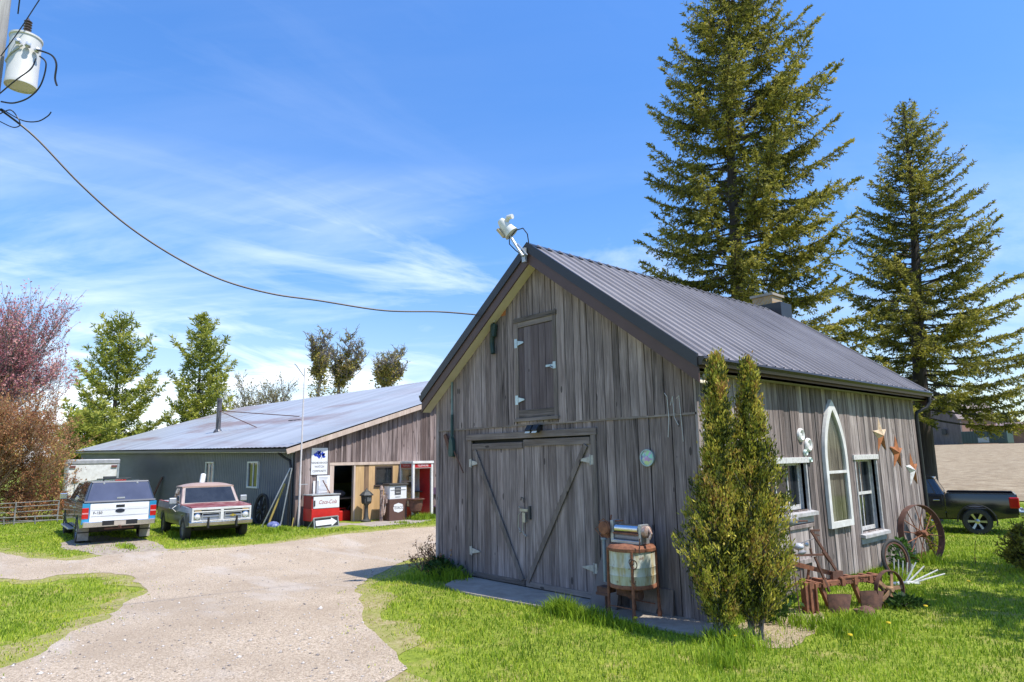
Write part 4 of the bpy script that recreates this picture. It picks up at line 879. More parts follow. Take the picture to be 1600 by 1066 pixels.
for k in range(3):
    a = R(-25+28*k); q = Vector((math.cos(a)*.23, math.sin(a)*.23, .60-.02*k)); mb = MB(); mb.lathe([(.02, 0), (.045, .02), (.03, .05), (.04, .08), (.001, .1)], 10, Matrix.Translation(q) @ Vector((math.cos(a), math.sin(a), .3)).to_track_quat('Z', 'Y').to_matrix().to_4x4()); mb.build('terminal', GALV, t, smooth=True)
mb = MB(); mb.tube([(-.10, -.12, .25), (.02, -.225, .35), (.15, -.17, .45), (.24, -.05, .58)], .012, 6); mb.build('lead', GALV, t)
def cable(name, pts, r, label, mat=WIRE, cat='cable', group=None, n=6, sp=True):
    P_ = [Vector(p) for p in pts]
    if sp and len(P_) > 2:
        o2 = []
        for i in range(len(P_)-1):
            p0, p1, p2_, p3 = P_[max(i-1, 0)], P_[i], P_[i+1], P_[min(i+2, len(P_)-1)]
            for j in range(8):
                q = j/8; o2.append(.5*((2*p1)+(p2_-p0)*q+(2*p0-5*p1+4*p2_-p3)*q*q+(3*p1-p0-3*p2_+p3)*q**3))
        P_ = o2+[P_[-1]]
    mb = MB(); mb.tube(P_, r, n); return tag(mb.build(name, mat, smooth=True), label, cat, group)
A = Vector((-6.76, -8.34, 7.90)); B = Vector((-4.95, -.16, 5.36)); sag = ((.06, .22), (.14, .70), (.22, 1.07), (.31, 1.31), (.40, 1.41), (.5, 1.33), (.6, 1.13), (.75, .84), (.89, .42))
cable('service_cable', [A]+[A.lerp(B, s)-Vector((0, 0, d-.14*s)) for s, d in sag]+[B], .017, 'thick black service cable sagging from the pole to the gable')
cable('service_tail', [B, B+Vector((.25, .02, .10)), Vector((-4.50, -.12, 5.47))], .009, 'upper cable tail joining the gable insulator', WIRE); cable('service_tail', [B, B+Vector((.30, .0, -.12)), B+Vector((.42, .03, -.2)), Vector((-4.52, -.11, 5.40))], .009, 'lower pale cable tail below the gable insulator', GALV)
pw = lambda x, y, z: Vector((px_+x, py_+y, z))
cable('drop_wire', [at(28, 22, 10.4), at(32, -12, 10.3)], .010, 'short wire rising from the transformer bushing', sp=False)
cable('line_wire', [at(1, 88, 10.2), at(30, 48, 10.3), at(64, -4, 10.4), at(120, -90, 10.6)], .008, 'thin straight wire crossing in front of the transformer')
cable('jumper_wire', [at(58, 78, 10.2), at(80, 86, 10.2), at(88, 100, 10.2), at(86, 122, 10.2), at(89, 134, 10.2)], .014, 'heavy bent jumper hanging at the transformer terminal')
cable('jumper_wire', [at(62, 88, 10.2), at(72, 100, 10.2), at(64, 132, 10.2), at(46, 152, 10.2), at(22, 161, 10.3), at(2, 159, 10.4)], .012, 'looping jumper from the terminal round to the pole')
cable('jumper_wire', [at(56, 92, 10.25), at(48, 108, 10.2), at(24, 126, 10.2), at(0, 146, 10.3)], .010, 'jumper crossing the transformer base to the pole')
cable('jumper_wire', [at(0, 178, 10.4), at(14, 172, 10.3), at(22, 176, 10.3), at(30, 188, 10.3)], .009, 'short looped wire below the transformer'); cable('jumper_wire', [at(2, 170, 10.4), at(34, 188, 10.3), at(58, 190, 10.3), at(74, 182, 10.3), at(80, 175, 10.3)], .009, 'curling wire end floating below the transformer'); cable('jumper_wire', [at(0, 190, 10.4), at(20, 199, 10.3), at(31, 196, 10.3), at(30, 188, 10.3)], .008, 'lowest wire loop beside the service cable')
# ------------------------------------------------------------------ long metal barn
GX, GY0, XF = -19.3, 2.28, -62.
YR = 15.6; ZE0, ZE1, ZR0, ZR1 = 2.98, 3.62, 7.22, 7.80
B0 = (GX-6, GY0+6, 0)
barn = thing('long_barn', 'long low barn with pale metal roof, grey metal side and plank gable', 'barn', B0)
def Q_(mb, name, mat, parent=None, **k): return mb.build(name, mat, parent or barn, W=B0 if parent is None else None, **k)
def zr_near(y): return ZE0+(ZR0-ZE0)*(y-GY0)/(YR-GY0) if y < YR else ZR0-(ZR0-ZE0)*(y-YR)/(YR-GY0)
DOOR = (3.93, 4.86, -.05, 2.20); WG = (5.79, 6.64, 1.37, 2.12)
mb = MB(); y = GY0+.02
while y < 2*YR-GY0-.1:
    w_ = random.uniform(.20, .29); d_ = random.uniform(-.006, .006); z0 = -.25 if not (3.72 < y+w_/2 < 6.95) else 2.33
    mb.hexa([(GX-.02, y+.004, z0), (GX+.022+d_, y+.004, z0), (GX+.022+d_, y+w_-.004, z0), (GX-.02, y+w_-.004, z0), (GX-.02, y+.004, zr_near(y)-.10), (GX+.022+d_, y+.004, zr_near(y)-.10), (GX+.022+d_, y+w_-.004, zr_near(y+w_)-.10), (GX-.02, y+w_-.004, zr_near(y+w_)-.10)])
    mb.hexa([(GX+.022, y+w_-.03, z0), (GX+.048, y+w_-.03, z0), (GX+.048, y+w_+.03, z0), (GX+.022, y+w_+.03, z0), (GX+.022, y+w_-.03, zr_near(y+w_)-.12), (GX+.048, y+w_-.03, zr_near(y+w_)-.12), (GX+.048, y+w_+.03, zr_near(y+w_)-.12), (GX+.022, y+w_+.03, zr_near(y+w_)-.12)], .95 if random.random() < .6 else None)
    y += w_
Q_(mb, 'gable_wall', WOOD_G, bevel=.004)
mb = MB(); X0, X1 = GX-.10, GX-.025   # wall core round the doorway and window
for (a, b, c, d) in ((GY0, DOOR[0], -.3, 2.9), (DOOR[1], WG[0], -.3, 2.3), (WG[0], WG[1], -.3, WG[2]), (WG[0], WG[1], WG[3], 2.3), (WG[1], 7.0, -.3, 2.3), (DOOR[0], DOOR[1], DOOR[3], 2.3), (DOOR[0], 7.0, 2.3, 2.9), (7.0, 2*YR-GY0, -.3, 2.9)): mb.bx(X0, X1, a, b, c, d)
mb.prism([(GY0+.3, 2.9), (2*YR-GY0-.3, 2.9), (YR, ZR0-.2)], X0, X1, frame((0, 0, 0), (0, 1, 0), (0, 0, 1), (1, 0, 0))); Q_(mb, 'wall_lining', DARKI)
mb = MB(); X = (GX-.02, GX+.03)
mb.bx(*X, 4.87, 5.28, -.06, 2.20); mb.bx(GX-.02, GX+.034, 5.50, 5.79, -.06, 2.20); mb.bx(*X, 5.79, 6.64, -.06, 1.28); mb.bx(GX-.02, GX+.034, 6.64, 6.93, -.06, 2.20); mb.bx(*X, 5.79, 6.64, 2.13, 2.20); sp_ = Q_(mb, 'shopfront_panel', PLY, bevel=.003)
mb = MB(); mb.bx(GX-.02, GX+.027, 5.28, 5.50, -.06, 2.20); mb.build('board_strip', wood('brown_strip', (.12, .07, .04), (.26, .17, .10), (.36, .25, .16), .5), sp_)
mb = MB(); mb.bx(GX-.02, GX+.07, 3.72, 7.0, 2.205, 2.32); mb.bx(GX-.1, GX+.06, 3.74, 3.92, -.1, 2.20); mb.bx(GX-.1, GX+.055, 4.80, 4.88, -.05, 2.20); Q_(mb, 'door_frame', PALE_WOOD, bevel=.004)
wn_ = None; mb = MB(); a, b, c, d = WG; s = .05
mb.bx(GX-.03, GX+.05, a, a+s, c, d); mb.bx(GX-.03, GX+.05, b-s, b, c, d); mb.bx(GX-.03, GX+.05, a+s, b-s, d-s, d); mb.bx(GX-.03, GX+.09, a-.05, b+.05, c-.06, c); wn_ = Q_(mb, 'window', simple('dark_brown_frame', (.07, .05, .04), .6)); mb = MB(); mb.bx(GX-.01, GX, a+s, b-s, c, d-s); mb.build('pane', GLASS, wn_)
# side wall: ribbed steel sheets
SID = NT('blue_grey_siding'); SID.set(.5, .2, .4); nA = SID.noise(SID.coord((.25, 1, 1)), 1, 4); SID.base(SID.ramp(nA, [(.35, (.118, .130, .155)), (.65, (.165, .178, .205))]))
zl = lambda x: ZE0+(ZE1-ZE0)*(GX-x)/(GX-XF)
WL = [(-29.5, -28.3, 1.30, 2.44), (-23.95, -22.75, 1.30, 2.42)]
mb = MB(); prof = []; x = GX
while x > XF:
    w_ = .23; cut = [q for q in WL if x-w_ < q[1] and x > q[0]]
    spans = [(-.35, zl(x)-.05)] if not cut else [(-.35, cut[0][2]), (cut[0][3], zl(x)-.05)]
    for z0, z1 in spans:
        mb.add([(x, GY0, z0), (x-.16, GY0, z0), (x-.175, GY0-.02, z0), (x-.215, GY0-.02, z0), (x-.23, GY0, z0), (x, GY0, z1), (x-.16, GY0, z1), (x-.175, GY0-.02, z1), (x-.215, GY0-.02, z1), (x-.23, GY0, z1)], [(i, i+1, i+6, i+5) for i in range(4)], .5)
    x -= w_
Q_(mb, 'side_wall', SID.m)
mb = MB(); ye = 2*YR-GY0; mb.bx(XF, GX-.1, ye-.1, ye, -.4, 2.9); mb.prism([(GY0, -.4), (ye, -.4), (ye, 2.9), (YR, ZR1-.2), (GY0, 2.9)], XF, XF+.1, frame((0, 0, 0), (0, 1, 0), (0, 0, 1), (1, 0, 0)))
for (x0, x1) in ((XF+.1, WL[0][0]), (WL[0][1], WL[1][0]), (WL[1][1], GX-.1)): mb.bx(x0, x1, GY0+.03, GY0+.1, -.4, 2.9)
for q in WL: mb.bx(q[0], q[1], GY0+.03, GY0+.1, -.4, q[2]); mb.bx(q[0], q[1], GY0+.03, GY0+.1, q[3], 2.9)
Q_(mb, 'rear_wall', SID.m)
for q in WL:
    mb = MB(); s = .07; Y = (GY0-.06, GY0+.05)
    mb.bx(q[0], q[0]+s, *Y, q[2], q[3]); mb.bx(q[1]-s, q[1], *Y, q[2], q[3]); mb.bx(q[0]+s, q[1]-s, *Y, q[3]-s, q[3]); mb.bx(q[0]+s, q[1]-s, *Y, q[2], q[2]+s); mb.bx((q[0]+q[1])/2-.03, (q[0]+q[1])/2+.03, GY0-.03, GY0+.04, q[2]+s, q[3]-s)
    wn_ = Q_(mb, 'window', WHITE_P, bevel=.004); mb = MB(); mb.bx(q[0]+s, q[1]-s, GY0, GY0+.008, q[2]+s, q[3]-s); mb.build('pane', GLASS, wn_)
# roof
RF = NT('weathered_tin_roof'); RF.set(.42, .35, .5)
n1 = RF.noise(RF.coord((.10, .5, .5)), 1, 6, .62); n2 = RF.noise(RF.coord((2.2, .14, .14)), 1, 5, .6); n3 = RF.noise(RF.coord((.05, .09, .09)), 1, 2)
fl = RF.n('ShaderNodeMath', operation='FLOOR'); sx = RF.n('ShaderNodeSeparateXYZ'); RF.l(RF.coord((1.15, 1, 1)), sx.inputs[0]); RF.l(sx.outputs[0], fl.inputs[0]); wnz = RF.n('ShaderNodeTexWhiteNoise', noise_dimensions='1D'); RF.l(fl.outputs[0], wnz.inputs['W'])
c = RF.ramp(RF.math('ADD', RF.math('MULTIPLY', n2, .75), RF.math('MULTIPLY', wnz.outputs[0], .25)), [(.28, (.40, .40, .385)), (.7, (.57, .57, .555))])
rf = RF.math('MULTIPLY', RF.ramp(n1, [(.48, (0, 0, 0)), (.62, (1, 1, 1))]), RF.ramp(n3, [(.42, (0, 0, 0)), (.54, (1, 1, 1))]))
c = RF.mix(RF.math('MULTIPLY', rf, .75), c, (.33, .20, .15)); RF.base(c)
mb = MB()
for side in (1, -1):
    n = 186; ya = GY0-.45 if side > 0 else 2*YR-GY0+.45; vs = []
    for i in range(n+1):
        x = GX+.32-(GX+.32-XF+.5)*i/n; f = (GX-x)/(GX-XF); h = .018 if i % 2 else 0
        ze = ZE0+(ZE1-ZE0)*f-.30*(ZR0-ZE0)/(YR-GY0)*.5+h; zrr = ZR0+(ZR1-ZR0)*f+h; zrr -= .05*math.sin(PI*max(0, min(1, f)))
        vs += [(x, ya, ze), (x, YR, zrr)]
    for i in range(n): mb.f.append(tuple(len(mb.v)+q for q in ((2*i, 2*i+1, 2*i+3, 2*i+2) if side < 0 else (2*i+2, 2*i+3, 2*i+1, 2*i))))
    mb.v += vs; mb.r += [.5]*len(vs)
rfb = Q_(mb, 'roof', RF.m, recalc=False)
mb = MB()
for side in (1, -1):
    yy = lambda q: YR-side*(YR-q)
    ya, zb_ = yy(GY0-.45), ZE0-.05
    p0, p1 = Vector((GX+.30, ya, ZE0-.15)), Vector((GX+.30, YR, ZR0-.05)); mb.bar(p0+Vector((0, 0, -.07)), p1+Vector((0, 0, -.07)), .03, .19)
mb.build('rake_board', PALE_WOOD, rfb)
mb = MB(); mb.bar((GX+.28, GY0-.44, ZE0-.17), (XF-.4, GY0-.44, ZE1-.17), .04, .11); mb.build('eave_gutter', simple('eave_dark', (.06, .06, .065), .5), rfb)
mb = MB(); mb.bar((GX, GY0-.2, ZE0-.24), (XF, GY0-.2, ZE1-.24), .42, .03); mb.build('soffit', WHITE_OLD, rfb)
mb = MB(); mb.tube([(GX-.55, GY0-.42, ZE0-.25), (GX-.5, GY0-.2, ZE0-.42), (GX-.3, GY0-.06, ZE0-.55), (GX-.2, GY0-.05, ZE0-.75), (GX-.2, GY0-.05, .0)], .05, 8); Q_(mb, 'downspout', BLACKP, smooth=True)
mb = MB()
f_ = lambda x, y: ZE0+(ZE1-ZE0)*(GX-x)/(GX-XF)+(y-GY0)*((ZR0+(ZR1-ZR0)*(GX-x)/(GX-XF))-(ZE0+(ZE1-ZE0)*(GX-x)/(GX-XF)))/(YR-GY0)
for k in range(60):
    xa = GX+.2-k*.55; ym = 6.9; mb.bar((xa, ym, f_(xa, ym)+.012), (xa-.40, ym, f_(xa-.4, ym)+.012), .05, .012)
mb.build('lap_screws', simple('dark_lap', (.16, .165, .18), .6), rfb)
sx_, sy_ = -37.3, 5.3; sz = f_(sx_, sy_)
mb = MB(); mb.lathe([(.001, 0), (.26, 0), (.26, .18), (.20, .3), (.15, .34)], 14, Matrix.Translation((sx_, sy_, sz-.12))); mb.tube([(sx_, sy_, sz), (sx_, sy_, sz+2.05)], .14, 14); mb.lathe([(.145, 0), (.165, .02), (.165, .18), (.001, .19)], 14, Matrix.Translation((sx_, sy_, sz+1.95))); stp = mb.build('stove_pipe', simple('stained_stovepipe', (.17, .165, .165), .5, .5, (.08, .075, .075), 3), rfb, smooth=True)
for (dx, dy) in ((5.2, .4), (6.3, 2.4)):
    mb = MB(); mb.tube([(sx_, sy_, sz+1.35), (sx_+dx, sy_+dy, f_(sx_+dx, sy_+dy)+.05)], .025, 6); mb.build('guy_rod', RUST_D, stp)
mb = MB(); a = Vector((sx_+7.2, sy_+1.4, 0)); mb.bar((a.x, a.y, f_(a.x, a.y)+.06), (a.x+1.3, a.y+.05, f_(a.x+1.3, a.y)+.06), .12, .06); mb.build('roof_cleat', IRON, rfb)
# inside: floor, bench, clutter
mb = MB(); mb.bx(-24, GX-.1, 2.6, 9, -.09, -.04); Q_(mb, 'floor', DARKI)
mb = MB(); mb.bx(-21.3, -20.1, 3.6, 6.2, .82, .88); [mb.bx(x, x+.08, y, y+.08, -.04, .82) for x in (-21.2, -20.25) for y in (3.7, 6.0)]; tag(mb.build('work_bench', simple('bench_wood', (.30, .22, .16), .8)), 'pale bench just inside the dark doorway', 'bench')
mb = MB(); mb.ball((-20.6, 4.75, 1.02), .34, 8, (.8, 1.2, .5)); mb.ball((-20.8, 4.3, 1.05), .22, 7, (.8, 1, .9)); tag(mb.build('cloth_heap', simple('grey_pink_cloth', (.30, .25, .26), .9, 0, (.2, .18, .18), 6), smooth=True), 'heap of grey pink cloth on the bench inside the doorway', 'cloth')
t = thing('fuel_can', 'red fuel can on the floor inside the doorway', 'can', (-20.0, 4.75, -.04)); mb = MB(); mb.bx(-.18, .18, -.26, .26, 0, .42); mb.build('body', RED_P, t, bevel=.04); mb = MB(); mb.tube([(0, -.15, .42), (0, -.15, .5), (0, .1, .5), (0, .1, .42)], .02, 6); mb.build('handle', RED_P, t); mb = MB(); mb.tube([(0, .2, .42), (.05, .28, .6)], .03, 8); mb.build('spout', BLACKP, t)
t = thing('paint_bucket', 'small white bucket inside the doorway beside the fuel can', 'bucket', (-20.0, 4.3, -.04)); mb = MB(); mb.lathe([(.001, 0), (.12, 0), (.15, .34), (.14, .34), (.12, .03)], 14); mb.build('body', WHITE_OLD, t, smooth=True); mb = MB(); mb.tube([(0, -.15, .3), (.05, -.1, .42), (.05, .1, .42), (0, .15, .3)], .008, 5); mb.build('handle', GALV, t)
# ---- things in front of the plank gable
MX = lambda x, y, z: frame((x, y, z), (0, 1, 0), (0, 0, 1), (1, 0, 0))     # local x = +Y, local y = up, facing +X
t = thing('flag_pole', 'tall thin bare white flagpole at the plank gable corner', 'flagpole', (GX+.32, 2.40, zg(GX+.3, 2.4)-.05)); mb = MB(); mb.tube([(0, 0, 0), (0, 0, 2.2), (0, .01, 5.75)], [.05, .035, .022], 8); mb.build('shaft', simple('chalky_white', (.66, .62, .60), .6, 0, (.52, .46, .45), 4), t, smooth=True)
mb = MB(); mb.tube([(0, 0, 5.74), (.02, -.35, 6.15), (.02, -.42, 6.2)], .014, 5); mb.tube([(0, 0, 5.7), (0, .02, 6.1)], .012, 5); mb.build('finial', IRON, t); mb = MB(); mb.bx(-.05, .02, -.04, .30, 1.6, 1.63); mb.build('cleat', GALV, t)
BLUE = simple('sign_blue', (.015, .05, .42), .4); INK = simple('sign_ink', (.03, .03, .035), .6); SIGNW = simple('sign_white', (.76, .77, .78), .45, 0, (.68, .69, .71), 3)
t = thing('watch_sign', 'white neighbourhood watch sign with a blue emblem on the gable', 'sign', (GX+.07, 3.28, 1.87)); mb = MB(); mb.prism([(-.34, 0), (.34, 0), (.34, 1.03), (-.34, 1.03)], -.012, .004, MX(0, 0, 0)); mb.build('panel', SIGNW, t)
mb = MB()     # ring of blue leaning figures
for (cx, cy, a) in ((-.17, .79, .4), (-.03, .87, 0), (.14, .80, -.6), (.17, .72, -1.4), (-.05, .70, 2.3)):
    q = Matrix.Rotation(a, 4, 'Z'); pl_ = [(-.075, -.05), (-.03, -.085), (.05, -.07), (.085, .0), (.05, .075), (.0, .03), (-.03, .05), (-.085, .04)]
    mb.prism([tuple((q @ Vector((x_, y_, 0))).xy+Vector((cx, cy))) for x_, y_ in pl_], .005, .007, MX(0, 0, 0))
    mb.lathe([(.001, .007), (.035, .007), (.035, .004)], 10, MX(0, 0, 0) @ Matrix.Translation((cx*.45+.06*math.sin(a), cy*.6+.32, 0)))
mb.tube([MX(0, 0, 0) @ Vector(q) for q in ((.03, .72, .006), (.09, .66, .006), (.06, .60, .006))], .008, 5); mb.build('emblem', BLUE, t)
for s_, z_, sz_, sx2 in (('NEIGHBOURHOOD', .45, .105, .72), ('WATCH', .30, .12, .9), ('COMMUNITY', .13, .115, .82)): text(s_, sz_, INK, MX(.006, 0, z_), 'lettering', t, sx=sx2)
t = thing('notice_board', 'white printed notice below the watch sign', 'notice', (GX+.09, 3.46, 1.15)); mb = MB(); mb.prism([(-.27, 0), (.27, .02), (.27, .68), (-.27, .68)], -.01, .004, MX(0, 0, 0)); mb.build('panel', SIGNW, t)
mb = MB()
for k in range(11):
    w_ = random.uniform(.25, .42); mb.prism([(-w_/2, .09+.05*k), (w_/2, .09+.05*k), (w_/2, .105+.05*k), (-w_/2, .105+.05*k)], .005, .007, MX(0, 0, 0))
mb.build('print', simple('print_grey', (.34, .34, .36), .7), t)
for y_, h_, x_, lb, mt in ((3.08, 1.18, .10, 'white upright slat beside the notice', WHITE_P), (3.85, 1.05, .08, 'tan stick below the notice, next to the doorway', PALE_WOOD)):
    mb = MB(); mb.bar((GX+.12, y_, .0), (GX+.08, y_+(.0 if x_ > .09 else -.25), h_+.45), .09 if x_ > .09 else .04, .03, (1, 0, 0)); tag(mb.build('slat', mt), lb, 'slat')
t = thing('drink_cooler', 'red and white chest cooler with faded script lettering by the doorway', 'cooler', (-18.62, 3.12, .08)); 
mb = MB(); mb.bx(-.36, .36, -.56, .56, .10, .56); mb.build('body', RED_P, t, bevel=.02); mb = MB(); mb.bx(-.36, .33, -.555, .555, .562, 1.03); mb.build('upper_body', simple('dull_red_paint', (.33, .03, .028), .5), t); mb = MB(); mb.bx(.335, .375, -.50, .545, .565, 1.0); mb.build('white_panel', SIGNW, t, bevel=.006)
mb = MB(); mb.bx(-.40, .40, -.59, .59, 1.032, 1.075); mb.build('lid', GALV, t, bevel=.008); mb = MB(); mb.bx(.376, .40, -.49, -.44, .66, .86); mb.build('opener', IRON, t); mb = MB(); mb.bx(-.33, .33, -.52, .52, -.18, .1); mb.build('plinth', BLACKP, t)
text('Coca-Cola', .20, simple('script_red', (.40, .12, .12), .5), MX(.379, .06, .79), 'lettering', t, shear=.35, sx=.85)
for k, (yy, lb) in enumerate(((2.95, 'grey pipe stub standing on the cooler lid'), (3.45, 'brown stick leaning on the cooler lid'))): mb = MB(); mb.tube([(-18.6, yy, 1.155), (-18.62-.25*k, yy-.18*k, 1.65)], .022, 6); tag(mb.build('stick', (GALV, RUST_D)[k]), lb, 'stick')
t = thing('arrow_sign', 'low black A-frame sign with a big white arrow', 'sign', (-17.85, 2.98, zg(-17.85, 2.98)), R(16)); Mx = Matrix.Rotation(R(-10), 4, 'Y')
mb = MB(); mb.prism([(-.56, .02), (.56, .02), (.56, .36), (-.56, .36)], -.012, .0, Mx @ MX(0, 0, 0)); mb.build('panel', simple('sign_black', (.03, .03, .03), .6), t)
mb = MB(); mb.prism([(-.50, .10), (.24, .10), (.24, .035), (.53, .19), (.24, .345), (.24, .28), (-.50, .28)], .003, .006, Mx @ MX(0, 0, 0)); mb.build('arrow', SIGNW, t)
mb = MB()
for a, b in (((-.58, 0), (-.58, .39)), ((.58, 0), (.58, .39)), ((-.58, .38), (.58, .38)), ((-.58, .02), (.58, .02))): mb.bar(Mx @ MX(0, 0, 0) @ Vector((*a, 0)), Mx @ MX(0, 0, 0) @ Vector((*b, 0)), .04, .03, (1, 0, 0))
for sx2 in (-.6, .6): mb.bar((-.04, sx2, .35), (-.35, sx2, 0), .035, .03, (1, 0, 0))
mb.build('frame', GALV, t)
t = thing('pedestal_mailbox', 'dark cast iron lantern shaped mailbox on a pedestal by the shopfront', 'mailbox', (-18.75, 5.12, -.03)); mb = MB(); mb.lathe([(.001, 0), (.20, 0), (.20, .05), (.12, .10), (.09, .2), (.075, .45), (.075, .62), (.12, .70)], 12); mb.build('pedestal', IRON, t, smooth=True)
mb = MB(); mb.lathe([(.001, .68), (.17, .70), (.20, .75), (.22, 1.02), (.18, 1.04)], 6, Matrix.Rotation(.2, 4, 'Z')); bx_ = mb.build('box', IRON, t); mb = MB(); mb.lathe([(.28, 1.02), (.28, 1.05), (.17, 1.16), (.06, 1.23), (.03, 1.26), (.001, 1.34)], 6, Matrix.Rotation(.2, 4, 'Z')); mb.build('roof', IRON, bx_); mb = MB(); mb.bx(.19, .215, -.09, .09, .80, .96); mb.build('flap', simple('worn_iron', (.16, .17, .17), .5, .4), bx_)
t = thing('gas_pump', 'vintage brown and white fuel pump in front of the shopfront', 'fuel pump', (-18.42, 6.26, -.03)); PB = simple('pump_brown', (.115, .062, .05), .45, 0, (.095, .05, .04), 3)
mb = MB(); mb.bx(-.24, .24, -.42, .42, 0, .84); mb.build('cabinet', PB, t, bevel=.015); mb = MB(); mb.bx(-.22, .22, -.40, .40, .845, 1.38); hd = mb.build('head', SIGNW, t, bevel=.015); mb = MB(); mb.bx(-.27, .27, -.45, .45, 1.382, 1.47); mb.build('cap', simple('pump_cap', (.06, .055, .05), .5), t, bevel=.02)
mb = MB(); mb.bx(.221, .232, -.17, .12, 1.02, 1.32); mb.build('dial_window', simple('pump_dial', (.05, .055, .06), .25, 0, (.1, .1, .11), 20), hd); mb = MB(); mb.bx(.222, .236, -.36, .36, 1.21, 1.225); mb.bx(.222, .23, -.14, .1, .92, .95); mb.build('trim', GALV, hd); mb = MB(); mb.bx(.233, .236, -.12, .07, 1.20, 1.26); mb.bx(.233, .236, -.12, .07, 1.08, 1.13); mb.build('counter', simple('dial_face', (.3, .3, .3), .4), hd)
mb = MB(); hx = [(-.24, .0), (-.20, -.13), (0, -.19), (.20, -.13), (.24, 0), (.20, .13), (0, .19), (-.20, .13)]; mb.prism(hx, 0, .004, MX(.241, .0, .50)); mb.build('emblem', SIGNW, t); text('TEXACO', .165, INK, MX(.246, 0, .50), 'lettering', t, sx=.70)
mb = MB(); mb.tube([(.0, -.43, 1.05), (.1, -.60, 1.0), (.16, -.66, .6), (.12, -.60, .25), (.02, -.50, .35), (0, -.44, .7)], .028, 8); mb.build('hose', simple('hose_rust', (.30, .17, .12), .7, 0, (.55, .48, .42), 22), t, smooth=True); mb = MB(); mb.tube([(.02, -.47, .8), (.06, -.52, .95), (.12, -.55, 1.12)], .035, 8); mb.bx(-.06, .1, -.50, -.42, .70, .86); mb.build('nozzle', simple('nozzle_mottled', (.55, .45, .40), .5, .3, (.2, .1, .08), 20), t)
mb = MB(); mb.tube([(-.05, -.62, 0), (-.05, -.62, 1.25)], .07, 10); mb.lathe([(.001, 0), (.1, .0), (.06, .15), (.001, .18)], 10, Matrix.Translation((-.05, -.62, 1.22))); mb.build('side_post', simple('flaking_post', (.40, .32, .27), .8, 0, (.16, .08, .06), 14), t, smooth=True)
# phone booth
t = thing('phone_booth', 'white framed red telephone booth against the plank gable', 'phone booth', (-18.78, 7.52, -.06)); BR = simple('booth_red', (.52, .02, .025), .45, 0, (.40, .018, .02), 4); hx_, hy = .46, .47
mb = MB()
for (x, y) in ((-hx_, -hy), (hx_, -hy), (hx_, hy), (-hx_, hy)): mb.bx(x-.05, x+.05, y-.05, y+.05, 0, 2.30)
mb.bx(-hx_-.06, hx_+.08, -hy-.06, hy+.06, 2.28, 2.38); mb.bx(hx_-.03, hx_+.03, -hy+.05, hy-.05, 2.08, 2.11); mb.build('frame', WHITE_P, t, bevel=.006)
mb = MB(); tan = simple('shaded_frame', (.42, .34, .27), .6)  # tan of the side rails has that side's shade painted in
for z in (.02, .50, 1.02, 1.52, 2.04): mb.bx(-hx_+.05, hx_-.05, -hy-.03, -hy+.02, z, z+.05)
mb.build('side_rail', tan, t); mb = MB(); mb.bx(-hx_+.05, hx_-.05, -hy-.012, -hy-.004, .55, 2.06); mb.build('side_glass', GLASS_C, t); mb = MB(); mb.bx(-hx_+.05, hx_-.05, -hy-.02, -hy, .06, .5); mb.build('kick_panel', BR, t)
mb = MB(); mb.bx(-hx_-.03, -hx_+.0, -hy+.05, hy-.05, 0, 2.26); mb.build('back_panel', simple('booth_back', (.55, .52, .50), .6), t); mb = MB(); mb.bx(-hx_+.05, hx_-.05, hy-.03, hy+.0, 0, 2.26); [mb.bx(-hx_+.05, hx_-.05, hy-.045, hy-.03, z, z+.03) for z in (.55, 1.05, 1.55)]; mb.build('far_panel', BR, t)
mb = MB(); mb.bx(hx_-.02, hx_+.04, -hy+.05, hy-.05, 2.11, 2.27); hd = mb.build('header', BR, t); text('TELEPHONE', .125, SIGNW, MX(hx_+.043, 0, 2.19), 'lettering', hd, sx=.82)
mb = MB(); mb.bx(-hx_+.05, hx_-.05, -hy-.05, -hy+.0, 2.11, 2.27); h2 = mb.build('header', simple('shaded_red', (.36, .03, .03), .6), t); text('TELEPHONE', .12, simple('shaded_letter', (.55, .35, .32), .6), frame((0, -hy-.053, 2.19), (1, 0, 0), (0, 0, 1), (0, -1, 0)), 'lettering', h2, sx=.82)  # side header: red and lettering toned down in colour for the shaded side
mb = MB(); mb.bx(-hx_+.01, -hx_+.14, -.20, .02, 1.20, 1.78); ph = mb.build('telephone', BLACKP, t, bevel=.01); mb = MB(); mb.bx(-hx_+.142, -hx_+.15, -.15, -.03, 1.55, 1.74); mb.build('dial', CHROME, ph); mb = MB(); mb.tube([(-hx_+.16, -.23, 1.72), (-hx_+.17, -.23, 1.5)], .025, 7); mb.tube([(-hx_+.17, -.23, 1.5), (-hx_+.2, -.2, 1.1), (-hx_+.1, -.1, 1.2)], .01, 5); mb.build('handset', BLACKP, ph); mb = MB(); mb.bx(-hx_+.0, -hx_+.34, -.42, .40, 1.06, 1.10); mb.build('shelf', IRON, t)
t = thing('iron_urn', 'dark rusty iron cauldron on a flared foot before the phone booth', 'urn', (-18.0, 6.98, -.05)); mb = MB(); mb.lathe([(.001, 0), (.20, 0), (.18, .05), (.08, .14), (.07, .26), (.16, .33)], 14); mb.build('foot', RUST_D, t, smooth=True); mb = MB(); mb.lathe([(.10, .30), (.22, .36), (.27, .55), (.29, .78), (.36, .82), (.36, .85), (.27, .84), (.24, .5), (.001, .42)], 18); mb.build('bowl', RUST_D, t, smooth=True)
